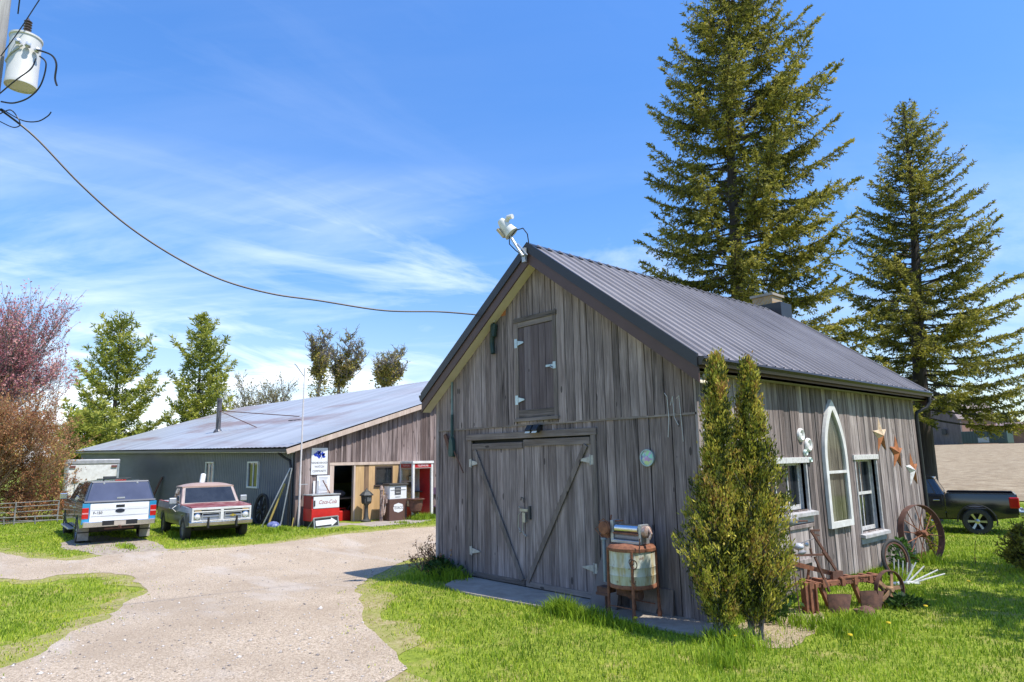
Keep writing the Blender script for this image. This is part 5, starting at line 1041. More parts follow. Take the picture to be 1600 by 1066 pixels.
t = thing('propane_tank', 'white upright gas cylinder at the edge of the shed corner', 'gas cylinder', (-18.9, 9.15, zg(-18.9, 9.15)-.02)); mb = MB(); mb.lathe([(.001, 0), (.25, 0), (.26, .05), (.26, .8), (.22, .92), (.1, 1.0), (.001, 1.01)], 20); mb.build('tank', WHITE_P, t, smooth=True); mb = MB(); mb.lathe([(.12, .98), (.13, .98), (.13, 1.14), (.12, 1.14)], 14, None, None, 0, 4.6); mb.build('collar', GALV, t)
t = thing('garden_chair', 'dark purple folded chair behind the gas cylinder', 'chair', (-19.15, 8.75, -.1)); PUR = simple('purple_cloth', (.09, .05, .10), .8); mb = MB(); mb.bx(-.06, .0, -.22, .22, .95, 1.25); mb.build('backrest', PUR, t); mb = MB(); mb.bx(-.05, .3, -.22, .22, .42, .47); mb.build('seat', PUR, t)
for y in (-.2, .2):
    mb = MB(); mb.tube([(-.05, y, 1.3), (.0, y, .45), (.28, y, 0)], .018, 6); mb.build('leg', IRON, t); mb = MB(); mb.tube([(.3, y, .45), (-.05, y, 0)], .018, 6); mb.build('leg', IRON, t)
# ---- along the grey wall
for k, (x, lb) in enumerate(((-21.35, 'dark wagon wheel leaning on the grey wall, the left one'), (-20.95, 'dark wagon wheel leaning on the grey wall, nearest the rods'))):
    t = thing('wagon_wheel', lb, 'wheel', (x, 1.86-.12*k, zg(x, 1.8)-.02), 0, 'wagon wheels at the grey wall'); spoked_wheel(t, simple('tarred_wood', (.035, .03, .028), .8), .60, .08, 12, .09, Matrix.Translation((0, 0, .6)) @ Matrix.Rotation(R(82), 4, 'X'), spoke=.02, tyre=.06)
for k, (a, b, c, lb) in enumerate((((-19.75, 1.35), (-19.45, 2.20), GALV, 'long pale rod leaning on the corner, the left one'), ((-19.60, 1.95), (-19.36, 2.22), GALV, 'long pale rod leaning on the corner, next to the flagpole'), ((-20.2, 1.75), (-19.9, 2.2), simple('yellow_handle', (.55, .42, .12), .5), 'yellow tool handle leaning between the pale rods'))):
    mb = MB(); mb.tube([(a[0]-.12*(k == 0), a[1], zg(*a)), (a[0], a[1]+.05, zg(*a)+.22), (b[0], b[1], 2.15-.6*(k == 2))], .026 if k < 2 else .04, 7); tag(mb.build('leaning_rod', c, smooth=True), lb, 'rod')
mb = MB(); mb.ball((-19.75, 1.75, .0), .24, 7, (1.2, 1, .75)); mb.ball((-19.5, 1.72, -.02), .18, 6, (1, 1, .9)); tag(mb.build('tarp_bundle', simple('blue_tarp', (.02, .05, .28), .4, 0, (.3, .32, .45), 7), smooth=True), 'crumpled blue tarp bundle at the foot of the rods', 'tarp')
t = thing('yellow_stake', 'short yellow stake by the flagpole foot', 'stake', (-18.95, 2.12, -.1)); mb = MB(); mb.bar((0, 0, 0), (.02, .05, .42), .05, .03); mb.build('stake', simple('yellow_handle', (.55, .42, .12)), t)
mb = MB(); mb.lathe([(.18, 0), (.30, .0), (.36, .09), (.30, .18), (.18, .18), (.18, 0)], 20, Matrix.Translation((-21.95, 1.75, zg(-21.9, 1.7)))); tag(mb.build('scrap_tyre', simple('grey_tyre', (.10, .10, .11), .8), smooth=True), 'grey old tyre lying flat beside the wagon wheels', 'tyre')
mb = MB(); mb.hexa([(-37.7, 1.65, -.2), (-37.25, 1.65, -.2), (-37.25, 1.70, -.2), (-37.7, 1.70, -.2), (-36.95, 2.18, 1.62), (-36.62, 2.18, 1.66), (-36.62, 2.22, 1.66), (-36.95, 2.22, 1.62)]); tag(mb.build('leaning_plank', RUST_D), 'dark plank leaning on the grey wall between the two parked pickups', 'plank')
# ------------------------------------------------------------------ vehicles (local X forward, Y left, Z up)
def carpaint(name, c, rough=.28, coat=.6, c2=None, scale=1.5, metal=.0):
    return simple(name, c, rough, metal, c2 or tuple(q*.9 for q in c), scale, 0, .5, coat)
SIDE = frame((0, 0, 0), (1, 0, 0), (0, 0, 1), (0, -1, 0))   # profile xy -> world xz, depth along -y
def arc(cx, r, z0, n=9, fwd=True):     # wheel arch from rear foot to front foot going over the top
    a0 = math.asin(max(-1, min(1, (z0-r['c'])/r['r'])))
    pts = [(cx+math.cos(PI-a0-(PI-2*a0)*i/n)*r['r'], r['c']+math.sin(PI-a0-(PI-2*a0)*i/n)*r['r']) for i in range(n+1)]
    return pts
def wheel_part(t, x, y, r, wd, rimmat, spokes=6, old=False, back=False):
    s = 1 if y > 0 else -1; M = Matrix.Translation((x, y, r)) @ Matrix.Rotation(-s*PI/2, 4, 'X')
    mb = MB(); mb.lathe([(r*.62, -wd/2), (r*.93, -wd/2), (r, -wd*.36), (r, wd*.36), (r*.93, wd/2), (r*.66, wd/2), (r*.62, wd*.35)], 30, M, cap=False); wh = mb.build('wheel', RUBBER, t, smooth=True)
    mb = MB(); mb.lathe([(r*.66, wd*.46), (r*.64, wd*.42), (r*.58, wd*.2), (r*.60, -wd*.4)], 28, M, cap=False)
    for i in range(spokes):
        a = 2*PI*i/spokes; w_ = r*(.15 if not old else .34)
        d = Vector((math.cos(a), math.sin(a), 0)); q = Vector((-math.sin(a), math.cos(a), 0)); vs = []
        for zz_, f in ((wd*.30, 1), (wd*.12, 1)):
            for rr, ww in ((r*.10, .8), (r*.62, 1.15)):
                for e_ in (-1, 1): vs.append(M @ (d*rr+q*(e_*w_*ww*.5)+Vector((0, 0, zz_+(wd*.10 if rr > r*.3 else .0)))))
        mb.add(vs, [(0, 1, 3, 2), (4, 6, 7, 5), (0, 2, 6, 4), (1, 5, 7, 3), (2, 3, 7, 6)])
    mb.lathe([(r*.17, wd*.2), (r*.17, wd*.38), (r*.12, wd*.43), (.001, wd*.44)], 16, M); mb.build('rim', rimmat, wh, smooth=True)
    mb = MB(); mb.lathe([(r*.60, -wd*.38), (r*.60, -wd*.15), (.001, -wd*.15)], 20, M); mb.build('brake_disc', simple('brake_dark', (.012, .011, .011), .8), wh)
def pickup(name, label, loc, hdg, S, group=None):
    t = thing(name, label, 'pickup truck', loc, hdg, group); W = S['w']/2; rb, rf, cb = S['rear'], S['front'], S['cabback']; zb, zh, zr, zs = S['belt'], S['hood'], S['roof'], S['sill']
    ax, fx, wr_ = S['rax'], S['fax'], S['wr']; ar = dict(r=wr_*1.2, c=wr_*1.02); paint, low = S['paint'], S.get('low', S['paint'])
    def shape(v):      # body side section: widest at the shoulder, tucked at sill and rail
        z = v.z; k = 1-.035*max(0, (z-zb+.30)/.3)**2*.6-.05*max(0, (.75-z)/.3)**2*.5
        n_ = max(0, (v.x-(rf-.45))/.45); tl = max(0, ((rb+.15)-v.x)/.15)
        return Vector((v.x, v.y*k*(1-.10*n_*n_)*(1-.015*tl), z))
    def skin(poly, d0, d1, nm, mat, par=t, bev=.018, cuts=True):
        mb = MB(); mb.prism(poly, d0, d1, SIDE)
        if cuts: mb.cuts(2, [zs+.12, .75, zb-.32, zb-.2, zb-.1]); mb.cuts(0, [rf-.45, rf-.25, rf-.1]); mb.warp(shape)
        return mb.build(nm, mat, par, smooth=True, bevel=bev)
    ng = S['nose']
    body = [(cb, zs)]+[(cb, zb)]+S['cowl']+ng+[(rf-.05, zs+.08)]+arc(fx, ar, zs)[::-1]
    bd = skin(body, -W, W, 'body', paint)
    if low is not paint:
        for s in (-1, 1):
            a = [(cb+.01, zs+.01), (cb+.01, zb-.20), (rf-.12, zb-.20), (rf-.10, zs+.10)]+arc(fx, dict(r=ar['r']+.015, c=ar['c']), zs+.01)[::-1]; y0 = s*(W+.006); mb = MB(); mb.prism(a, min(s*W, y0), max(s*W, y0), SIDE); mb.cuts(2, [zs+.12, .75, zb-.32]); mb.cuts(0, [rf-.45, rf-.25]); mb.warp(shape); mb.build('lower_panel', low, bd)
    # bed
    bedp = [(rb, zs+.08), (rb, zb+S.get('bedup', 0)), (cb-.03, zb+S.get('bedup', 0)), (cb-.03, zs)]+arc(ax, ar, zs)[::-1]
    for s in (-1, 1): be = skin(bedp, *((s*W, s*(W-.09)) if s < 0 else (s*(W-.09), s*W)), 'bed_side', S.get('bedpaint', paint))
    if low is not paint:
        for s in (-1, 1):
            a = [(rb+.01, zs+.09), (rb+.01, zb-.20), (cb-.04, zb-.20), (cb-.04, zs+.01)]+arc(ax, dict(r=ar['r']+.015, c=ar['c']), zs+.01)[::-1]; y0 = s*(W+.006); mb = MB(); mb.prism(a, min(s*W, y0), max(s*W, y0), SIDE); mb.cuts(2, [zs+.12, .75, zb-.32]); mb.warp(shape); mb.build('lower_panel', low, be)
    mb = MB(); mb.bx(rb+.05, cb-.03, -W+.09, W-.09, zs+.28, zs+.33); mb.bx(cb-.09, cb-.04, -W+.09, W-.09, zs+.33, zb-.02); mb.build('bed_floor', S.get('bedfloor', BLACKP), t)
    for s in (-1, 1): mb = MB(); mb.bx(rb+.03, cb-.06, min(s*(W-.11), s*(W-.03)), max(s*(W-.11), s*(W-.03)), zb+S.get('bedup', 0)+.002, zb+S.get('bedup', 0)+.024); mb.build('bed_rail', S.get('railmat', BLACKP), t, bevel=.006)
    tg = [(rb-.035, zs+.14), (rb-.045, zb-.12), (rb-.03, zb+S.get('bedup', 0)), (rb+.03, zb+S.get('bedup', 0)), (rb+.03, zs+.14)]
    mb = MB(); mb.prism(tg, -(W-.20), W-.20, SIDE); mb.build('tailgate', S.get('gate', paint), t, bevel=.012)
    mb = MB(); mb.bx(ax-.5, rf-.4, -.45, .45, zs-.08, zs+.12); mb.bx(ax-.08, ax+.08, -W+.2, W-.2, wr_-.08, wr_+.1); mb.bx(fx-.08, fx+.08, -W+.2, W-.2, wr_-.08, wr_+.1)
    for x_ in (ax, fx): mb.bx(x_-wr_*1.15, x_+wr_*1.15, -W+.30, W-.30, wr_, wr_*2.05)
    mb.build('underbody', BLACKP, t)
    # greenhouse: lofted box, narrower at the roof
    g = S['green']   # list of (x at belt, x at roof) rear and front
    (xb0, xt0), (xb1, xt1) = g; wi, wt = W-.06, W-.06-S.get('tumble', .17); zc = zr-.09
    vs = [(xb0, -wi, zb-.02), (xb1, -wi, zb-.02), (xb1, wi, zb-.02), (xb0, wi, zb-.02), (xt0, -wt, zc), (xt1, -wt, zc), (xt1, wt, zc), (xt0, wt, zc)]
    mb = MB(); mb.hexa(vs); gr = mb.build('cab', S.get('pillar', paint), t, bevel=.03)
    mb = MB(); nx, ny = 8, 8; gv = []
    for i in range(nx+1):
        for j in range(ny+1):
            u, v_ = i/nx*2-1, j/ny*2-1; x = (xt0+xt1)/2+(xt1-xt0+.10)/2*u*(1-.02*v_*v_); gv.append((x, (wt+.03)*v_*(1-.02*u*u), zc-.02+(.11)*(1-abs(u)**3.2)*(1-abs(v_)**3.5)+.02))
    fs = [(i*(ny+1)+j, (i+1)*(ny+1)+j, (i+1)*(ny+1)+j+1, i*(ny+1)+j+1) for i in range(nx) for j in range(ny)]
    rim_ = [i*(ny+1) for i in range(nx+1)]+[nx*(ny+1)+j for j in range(1, ny+1)]+[i*(ny+1)+ny for i in range(nx-1, -1, -1)]+[j for j in range(ny-1, 0, -1)]
    b0 = len(gv); gv += [(gv[q][0]*1., gv[q][1], zc-.05) for q in rim_]; m_ = len(rim_); fs += [(rim_[q], b0+q, b0+(q+1) % m_, rim_[(q+1) % m_]) for q in range(m_)]
    mb.add(gv, fs); mb.build('roof', S.get('roofpaint', paint), gr, smooth=True)
    def face_pt(f, u, v_):
        (a, b, c, d) = f; return Vector(a).lerp(Vector(b), u).lerp(Vector(d).lerp(Vector(c), u), v_)
    def glazed(f, u0, u1, v0, v1, nm, slant=(0, 0)):
        n_ = (Vector(f[1])-Vector(f[0])).cross(Vector(f[3])-Vector(f[0])).normalized(); cen = Vector((( xb0+xb1)/2, 0, (zb+zr)/2))
        if n_.dot(face_pt(f, .5, .5)-cen) < 0: n_ = -n_
        q = [face_pt(f, u0, v0), face_pt(f, u1, v0), face_pt(f, u1+slant[1], v1), face_pt(f, u0+slant[0], v1)]; mb = MB(); mb.hexa([p-n_*.006 for p in q]+[p+n_*.004 for p in q]); mb.build(nm, S.get('glass', GLASS), gr)
        mb = MB()     # rubber / chrome surround
        for i in range(4): mb.bar(q[i]+n_*.004, q[(i+1) % 4]+n_*.004, .028, .012, n_)
        mb.build('window_trim', S.get('trim', BLACKP), gr)
    Lf = (vs[3], vs[2], vs[6], vs[7]); Rt = (vs[0], vs[1], vs[5], vs[4])
    for f in (Lf, Rt):
        for (u0, u1, sl) in S['sidewin']: glazed(f, u0, u1, .08, .90, 'side_window', sl)
    glazed((vs[1], vs[2], vs[6], vs[5]), .05, .95, .07, .93, 'windshield'); glazed((vs[0], vs[3], vs[7], vs[4]), .10, .90, .14, .88, 'rear_window')
    # doors
    for (x0, x1) in S['doors']:
        for s in (-1, 1):
            a = [(x0, zs+.06), (x1, zs+.06), (x1, zb-.03), (x0, zb-.03)]; y0 = s*(W+.004); y1 = s*(W-.01); mb = MB(); mb.prism(a, min(-y0, -y1), max(-y0, -y1), SIDE); mb.cuts(2, [zs+.12, .75, zb-.32, zb-.2, zb-.1]); mb.warp(shape)
            if low is paint: dd = mb.build('door', paint, bd, bevel=.006)
            else: dd = bd; mb = MB(); mb.bar((x0, s*(W*.99+.008), zs+.1), (x0, s*(W*.99), zb-.06), .012, .006); mb.build('door_seam', BLACKP, bd)
            mb = MB(); mb.bx(x0+.08, x0+.26, *(sorted((s*(W-.005), s*(W+.035)))), zb-.20, zb-.16); mb.build('door_handle', S.get('handle', CHROME), bd, bevel=.008)
    for s in (-1, 1):
        mb = MB(); xm = S['mirror']; mb.bx(xm-.06, xm+.06, *sorted((s*(W+.03), s*(W+.25))), zb+.02, zb+.22); mr = mb.build('mirror', S.get('mirmat', BLACKP), t, bevel=.02); mb = MB(); mb.tube([(xm, s*(W-.06), zb-.02), (xm, s*(W+.08), zb+.05)], .015, 6); mb.build('mirror_arm', BLACKP, mr)
    for x in (ax, fx):
        for s in (-1, 1): wheel_part(t, x, s*(W-.13), wr_, S.get('ww', .27), S.get('rim', CHROME), S.get('spokes', 6), S.get('oldrim', False))
    mb = MB(); bz = S['rbz']; mb.prism([(rb-.20, bz), (rb-.20, bz+.17), (rb-.02, bz+.17), (rb-.02, bz)], -(W-.02), W-.02, SIDE); bm_ = mb.build('rear_bumper', S.get('bumper', CHROME), t, bevel=.02)
    mb = MB(); mb.bx(rb-.203, rb-.10, -.48, .48, bz+.04, bz+.175); mb.build('bumper_step', BLACKP, bm_); mb = MB(); mb.bx(rb-.21, rb-.204, -.16, .16, bz+.035, bz+.165); mb.build('number_plate', S.get('plate', simple('plate_tan', (.5, .43, .36), .6)), bm_); mb = MB(); mb.bx(rb-.24, rb-.05, -.04, .04, bz-.07, bz); mb.ball((rb-.25, 0, bz), .03, 6); mb.tube([(rb-.1, -.4, bz-.06), (rb-.12, .4, bz-.06)], .03, 6); mb.build('tow_hitch', RUST_D, bm_)
    fb = S['fbz']; mb = MB(); mb.prism([(rf-.02, fb), (rf+.10, fb+.02), (rf+.11, fb+.16), (rf-.02, fb+.2)], -(W-.03), W-.03, SIDE); mb.cuts(1, [-.6, -.3, .3, .6]); mb.warp(lambda v: Vector((v.x-.10*(abs(v.y)/W)**4, v.y, v.z))); S['fb'] = mb.build('front_bumper', S.get('bumper', CHROME), t, bevel=.02)
    return t, W
LAMP_R = simple('tail_lamp_red', (.50, .012, .012), .12, 0, (.38, .008, .008), 6, 0, .6); LAMP_W = simple('lamp_white', (.75, .75, .75), .1)
def loc_of(px, py): p = gp(px, py); return p
# --- white and blue pickup with canopy, seen from behind
SKY_B = carpaint('sky_blue_paint', (.02, .25, .46), .25, .8); TEAL = carpaint('teal_reflection_paint', (.012, .085, .105), .18, 1.0)  # teal body tone: blue with the green reflection mixed into the colour
S1 = dict(w=2.02, rear=-2.95, front=2.95, cabback=-1.02, belt=1.24, hood=1.2, roof=1.90, sill=.46, rax=-1.80, fax=1.83, wr=.39, nose=[(2.55, 1.18), (2.86, 1.08), (2.95, .95), (2.97, .62)], cowl=[(1.35, 1.25), (1.6, 1.25)], paint=TEAL, gate=carpaint('white_tailgate', (.74, .745, .74), .3, .5), green=[(-1.0, -.86), (1.62, .72)], sidewin=[(.08, .44, (.02, 0)), (.48, .84, (0, -.04))], doors=[(-.95, .15), (.17, 1.25)], mirror=1.32, rbz=.55, fbz=.5, rim=GALV, mirmat=CHROME, bedup=.02, tumble=.17, spokes=5)
_h = PI-R(3.5); _d = Vector((math.cos(_h), math.sin(_h))); p = (gp(126, 848).xy+gp(220, 840).xy)/2+_d*1.80; wt_, W1 = pickup('white_pickup', 'blue pickup with white tailgate and dark canopy seen from behind', (p.x, p.y, zg(p.x, p.y)), _h, S1)
mb = MB(); x0, x1, z0, z1 = -2.98, -1.06, 1.285, 1.90; wi, wt2 = W1-.03, W1-.20
cv = [(x0, -wi, z0), (x1, -wi, z0), (x1, wi, z0), (x0, wi, z0), (x0+.30, -wt2, z1), (x1+.02, -wt2, z1+.01), (x1+.02, wt2, z1+.01), (x0+.30, wt2, z1)]
mb.hexa(cv); can = mb.build('canopy', carpaint('canopy_dark', (.035, .045, .065), .2, .8), wt_, bevel=.06)
f = (Vector(cv[0]), Vector(cv[3]), Vector(cv[7]), Vector(cv[4])); n_ = Vector((-1, 0, .49)).normalized()
def fp(u, v_): return f[0].lerp(f[1], u).lerp(f[3].lerp(f[2], u), v_)
mb = MB(); q = [fp(.03, .06), fp(.97, .06), fp(.955, .94), fp(.045, .94)]; mb.hexa([a+n_*.004 for a in q]+[a+n_*.016 for a in q]); mb.build('canopy_rear_window', simple('mirror_tint_glass', (.14, .15, .19), .08, .7, (.09, .10, .13), 1.2), can)
mb = MB(); mb.bar(fp(.0, .02)+n_*.01, fp(1, .02)+n_*.01, .05, .03, n_); mb.bar(fp(.02, .97)+n_*.01, fp(.98, .97)+n_*.01, .045, .03, n_); mb.build('canopy_trim', carpaint('canopy_dark', (.035, .045, .065)), can)
mb = MB(); mb.box(fp(.5, .16)+n_*.03, (.03, .22, .05)); [mb.box(fp(u, .90)+n_*.02, (.04, .05, .05)) for u in (.22, .78)]; mb.build('canopy_latch', GALV, can)
mb = MB(); mb.box((x0+.36, 0, z1+.035), (.06, .3, .03)); mb.build('brake_light', LAMP_R, can); mb = MB(); mb.tube([(-1.3, -.5, 1.96), (-1.3, .5, 1.96)], .02, 6); mb.tube([(-1.3, -.3, 1.9), (-1.3, -.3, 1.96)], .02, 6); mb.tube([(-1.3, .3, 1.9), (-1.3, .3, 1.96)], .02, 6); mb.box((-1.2, .12, 2.0), (.3, .35, .08)); mb.build('roof_rack', IRON, can)
for s in (-1, 1):
    mb = MB(); a = [(cv[0], cv[1], cv[5], cv[4]), (cv[3], cv[2], cv[6], cv[7])][s > 0]; nn2 = Vector((0, s, .27)).normalized(); q = [Vector(a[0]).lerp(Vector(a[1]), u).lerp(Vector(a[3]).lerp(Vector(a[2]), u), v_)+nn2*.006 for u, v_ in ((.12, .16), (.94, .16), (.94, .82), (.14, .82))]; mb.hexa([c-nn2*.008 for c in q]+[c+nn2*.004 for c in q]); mb.build('canopy_side_window', GLASS, can)
    mb = MB(); mb.bx(-2.995, -2.90, *sorted((s*(W1-.195), s*(W1+.004))), .63, 1.262); cp = mb.build('corner_panel', SKY_B, wt_, bevel=.012)
    mb = MB(); mb.bx(-3.008, -2.93, *sorted((s*(W1-.17), s*(W1+.008))), .80, 1.13); tl = mb.build('tail_light', LAMP_R, cp, bevel=.015); mb = MB(); mb.bx(-3.013, -3.009, *sorted((s*(W1-.16), s*(W1-.0))), .945, .985); mb.build('reverse_lens', simple('pink_lens', (.7, .3, .3), .15), tl)
    mb = MB(); mb.bx(-2.28, -2.25, *sorted((s*(W1-.30), s*(W1+.0))), .10, .62); mf = mb.build('mud_flap', simple('pale_mudflap', (.42, .39, .34), .7, 0, (.24, .2, .17), 6), wt_); mb = MB(); mb.bx(-2.287, -2.281, *sorted((s*(W1-.30), s*(W1))), .33, .37); mb.build('flap_strip', BLACKP, mf)
    mb = MB(); mb.bx(-.9, 1.3, *sorted((s*(W1-.05), s*(W1+.14))), .36, .42); mb.build('running_board', GALV, wt_, bevel=.015)
mb = MB(); mb.bx(-3.003, -2.992, -.12, .12, 1.11, 1.19); mb.build('gate_handle', BLACKP, wt_, bevel=.01); mb = MB(); mb.lathe([(.13, 0), (.13, .01), (.11, .014), (.001, .014)], 24, frame((-2.997, 0, 1.01), (0, 1, 0), (0, 0, 1), (-1, 0, 0)) @ Matrix.Diagonal((1, .45, 1, 1))); mb.build('badge', simple('badge_dark', (.03, .04, .07), .2, .4), wt_)
text('F-150', .11, INK, frame((-2.998, .60, .965), (0, -1, 0), (0, 0, 1), (-1, 0, 0)), 'lettering', wt_); 
for z_ in (.86, 1.04): mb = MB(); mb.bx(-2.9975, -2.99, -.78, .78, z_, z_+.008); mb.build('gate_crease', simple('crease_grey', (.36, .36, .37), .5), wt_)
mb = MB(); mb.prism([(-.1, 0), (.28, .0), (.30, .03), (.1, .05), (.02, .035), (-.12, .045)], 0, .003, frame((-2.992, .0, .62), (0, -1, 0), (0, 0, 1), (-1, 0, 0))); mb.build('rust_patch', RUST_O, wt_)
# --- old pickup, seen from the front
PRIM = simple('red_primer_hood', (.22, .042, .034), .5, 0, (.36, .17, .15), 2.6, 0, .4, .2, (.45, .6)); OLDW = simple('chalky_pale_blue', (.42, .45, .50), .45, 0, (.33, .36, .40), 2, 0, .4, .3); OLDG = simple('dark_grey_side', (.095, .105, .105), .35, 0, (.07, .078, .078), 2, 0, .5, .4)
S2 = dict(w=2.0, rear=-2.62, front=2.50, cabback=-.62, belt=1.10, hood=1.08, roof=1.76, sill=.44, rax=-1.55, fax=1.62, wr=.365, nose=[(2.40, 1.055), (2.48, 1.03), (2.49, .60)], cowl=[(.80, 1.11), (1.1, 1.10)], paint=OLDW, low=OLDG, roofpaint=simple('tan_roof', (.42, .30, .23), .5, 0, (.36, .24, .18), 2, 0, .4, .2), pillar=simple('old_pillar', (.36, .27, .24), .5), green=[(-.58, -.40), (1.02, .52)], sidewin=[(.10, .84, (.02, -.16))], doors=[(-.5, .78)], mirror=.72, rbz=.5, fbz=.46, rim=simple('dull_wheel', (.25, .25, .25), .5, .3), ww=.22, spokes=8, oldrim=True, bumper=simple('tarnished_chrome', (.50, .51, .48), .22, 1, (.36, .36, .30), 4), mirmat=GALV, tumble=.12, gate=OLDW, bedfloor=RUST_D, railmat=simple('red_rail', (.40, .12, .1), .6), trim=simple('old_trim', (.22, .2, .19), .5, .3), plate=BLACKP)
_h = R(-4.5); _d = Vector((math.cos(_h), math.sin(_h))); p = gp(289, 843).xy-_d*1.62+Vector((-_d.y, _d.x))*.87; od, W2 = pickup('old_pickup', 'old red hooded grey pickup facing the drive beside the grey wall', (p.x, p.y, zg(p.x, p.y)-.03), _h, S2)
mb = MB(); nx, ny = 8, 10; gv = []
for i in range(nx+1):
    for j in range(ny+1):
        u, v_ = i/nx, j/ny*2-1; gv.append((.86+1.62*u, v_*(W2-.04)*(1-.05*u*u), 1.112-.045*u-.03*u**6+.022*(1-v_*v_)+(.015 if abs(v_) > .8 else 0)))
k_ = ny+1; fs = [(i*k_+j, (i+1)*k_+j, (i+1)*k_+j+1, i*k_+j+1) for i in range(nx) for j in range(ny)]; mb.add(gv, fs); mb.add([(a, b, c-.05) for a, b, c in gv], [q[::-1] for q in fs]); mb.build('hood', PRIM, od, smooth=True, recalc=False)
for s in (-1, 1): mb = MB(); mb.bx(1.15, 2.40, *sorted((s*(W2-.03), s*(W2*.985+.006))), .86, 1.10); mb.warp(lambda v: Vector((v.x, v.y*(1-.10*max(0, (v.x-2.05)/.45)**2), v.z))); mb.build('fender_top', PRIM, od, bevel=.02)
GW = simple('worn_white_grille', (.68, .68, .66), .5, 0, (.55, .54, .5), 5)
mb = MB(); fx_ = 2.50; w_ = W2*.905; mb.bx(fx_-.02, fx_+.03, -w_, w_, .98, 1.05); mb.bx(fx_-.02, fx_+.03, -w_, w_, .60, .665); mb.bx(fx_-.02, fx_+.03, -w_, -w_+.055, .665, .98); mb.bx(fx_-.02, fx_+.03, w_-.055, w_, .665, .98); mb.bx(fx_-.02, fx_+.03, -.05, .05, .665, .98); mb.bx(fx_-.02, fx_+.025, -w_+.055, -.05, .90, .94); mb.bx(fx_-.02, fx_+.025, .05, w_-.055, .90, .94); gs = mb.build('grille_surround', GW, od, bevel=.008)
mb = MB(); mb.bx(fx_-.04, fx_-.015, -w_+.05, w_-.05, .66, .99); mb.build('grille_back', BLACKP, gs)
for s in (-1, 1):
    mb = MB(); a, b = sorted((s*.075, s*.60)); X = (fx_-.012, fx_+.034); mb.bx(*X, a, b, .675, .695); mb.bx(*X, a, b, .865, .885); mb.bx(*X, a, a+.02, .695, .865); mb.bx(*X, b-.02, b, .695, .865); mb.bx(fx_-.01, fx_+.028, a+.02, b-.02, .765, .79); mb.build('grille_bar', GALV, gs)
    mb = MB(); Mh = frame((fx_-.01, s*.735, .78), (0, 1, 0), (0, 0, 1), (1, 0, 0)); mb.lathe([(.10, 0), (.105, .03), (.09, .035), (.088, .02)], 20, Mh); hl = mb.build('headlight', CHROME, gs, smooth=True); mb = MB(); mb.lathe([(.088, .015), (.06, .035), (.001, .045)], 20, Mh); mb.build('lens', LAMP_W, hl, smooth=True)
    mb = MB(); mb.bx(fx_-.01, fx_+.02, *sorted((s*.63, s*.82)), .945, .975); mb.build('turn_signal', simple('amber', (.6, .36, .12), .3), gs)
    mb = MB(); mb.bx(fx_+.10, fx_+.16, *sorted((s*.40, s*.46)), .42, .76); mb.build('bumper_guard', BLACKP, S2['fb'], bevel=.01)
mb = MB(); mb.prism([(-.09, -.018), (-.03, -.018), (-.03, -.04), (.03, -.04), (.03, -.018), (.09, -.018), (.09, .018), (.03, .018), (.03, .04), (-.03, .04), (-.03, .018), (-.09, .018)], 0, .008, frame((fx_+.04, .33, .78), (0, 1, 0), (0, 0, 1), (1, 0, 0))); mb.build('emblem', simple('gold_emblem', (.62, .48, .08), .3, .4), gs)
for s in (-.35, .35): mb = MB(); mb.tube([(.93, s, 1.14), (.86, s+.32, 1.19)], .012, 5); mb.build('wiper', BLACKP, od)
mb = MB(); mb.tube([(.72, -W2-.02, 1.06), (.74, -W2-.14, .98), (.72, -W2-.02, .86)], .014, 6); mb.tube([(.72, W2+.02, 1.06), (.74, W2+.14, .98), (.72, W2+.02, .86)], .014, 6); mb.build('mirror_brace', WHITE_P, od)
_t = Vector((p.x, p.y, 0)); mb = MB(); mb.tube([_t+Vector(q) for q in ((-1.5, .2, .55), (-2.1, .5, 1.15), (-2.45, .7, 1.95))], .10, 10); tag(mb.build('white_duct', WHITE_P, smooth=True), 'white duct pipe sticking up from the bed of the old pickup', 'pipe')
# --- black pickup seen from the side
BLK = carpaint('black_paint', (.006, .008, .012), .12, 1.0, (.010, .012, .018))
S3 = dict(w=2.02, rear=-2.92, front=2.95, cabback=-.98, belt=1.26, hood=1.22, roof=1.90, sill=.50, rax=-1.82, fax=1.83, wr=.42, nose=[(2.6, 1.20), (2.86, 1.14), (2.95, 1.0), (2.97, .62)], cowl=[(1.35, 1.27), (1.6, 1.26)], paint=BLK, bedup=.03, green=[(-1.0, -.72), (1.62, .75)], sidewin=[(.09, .45, (.03, 0)), (.49, .84, (0, -.06))], doors=[(-.93, .14), (.16, 1.25)], mirror=1.32, rbz=.60, fbz=.5, rim=simple('alloy', (.58, .58, .57), .28, .9), tumble=.16, spokes=6)
q = gp(1530, 835); hd3 = math.atan2(-.24, -.97); dirx = Vector((math.cos(hd3), math.sin(hd3), 0)); lf = Vector((-dirx.y, dirx.x, 0))
o3 = q-dirx*S3['rax']-lf*(.88); bk, W3 = pickup('black_pickup', 'glossy black crew cab pickup parked beyond the shed corner', (o3.x, o3.y, zg(q.x, q.y)-.01), hd3, S3)
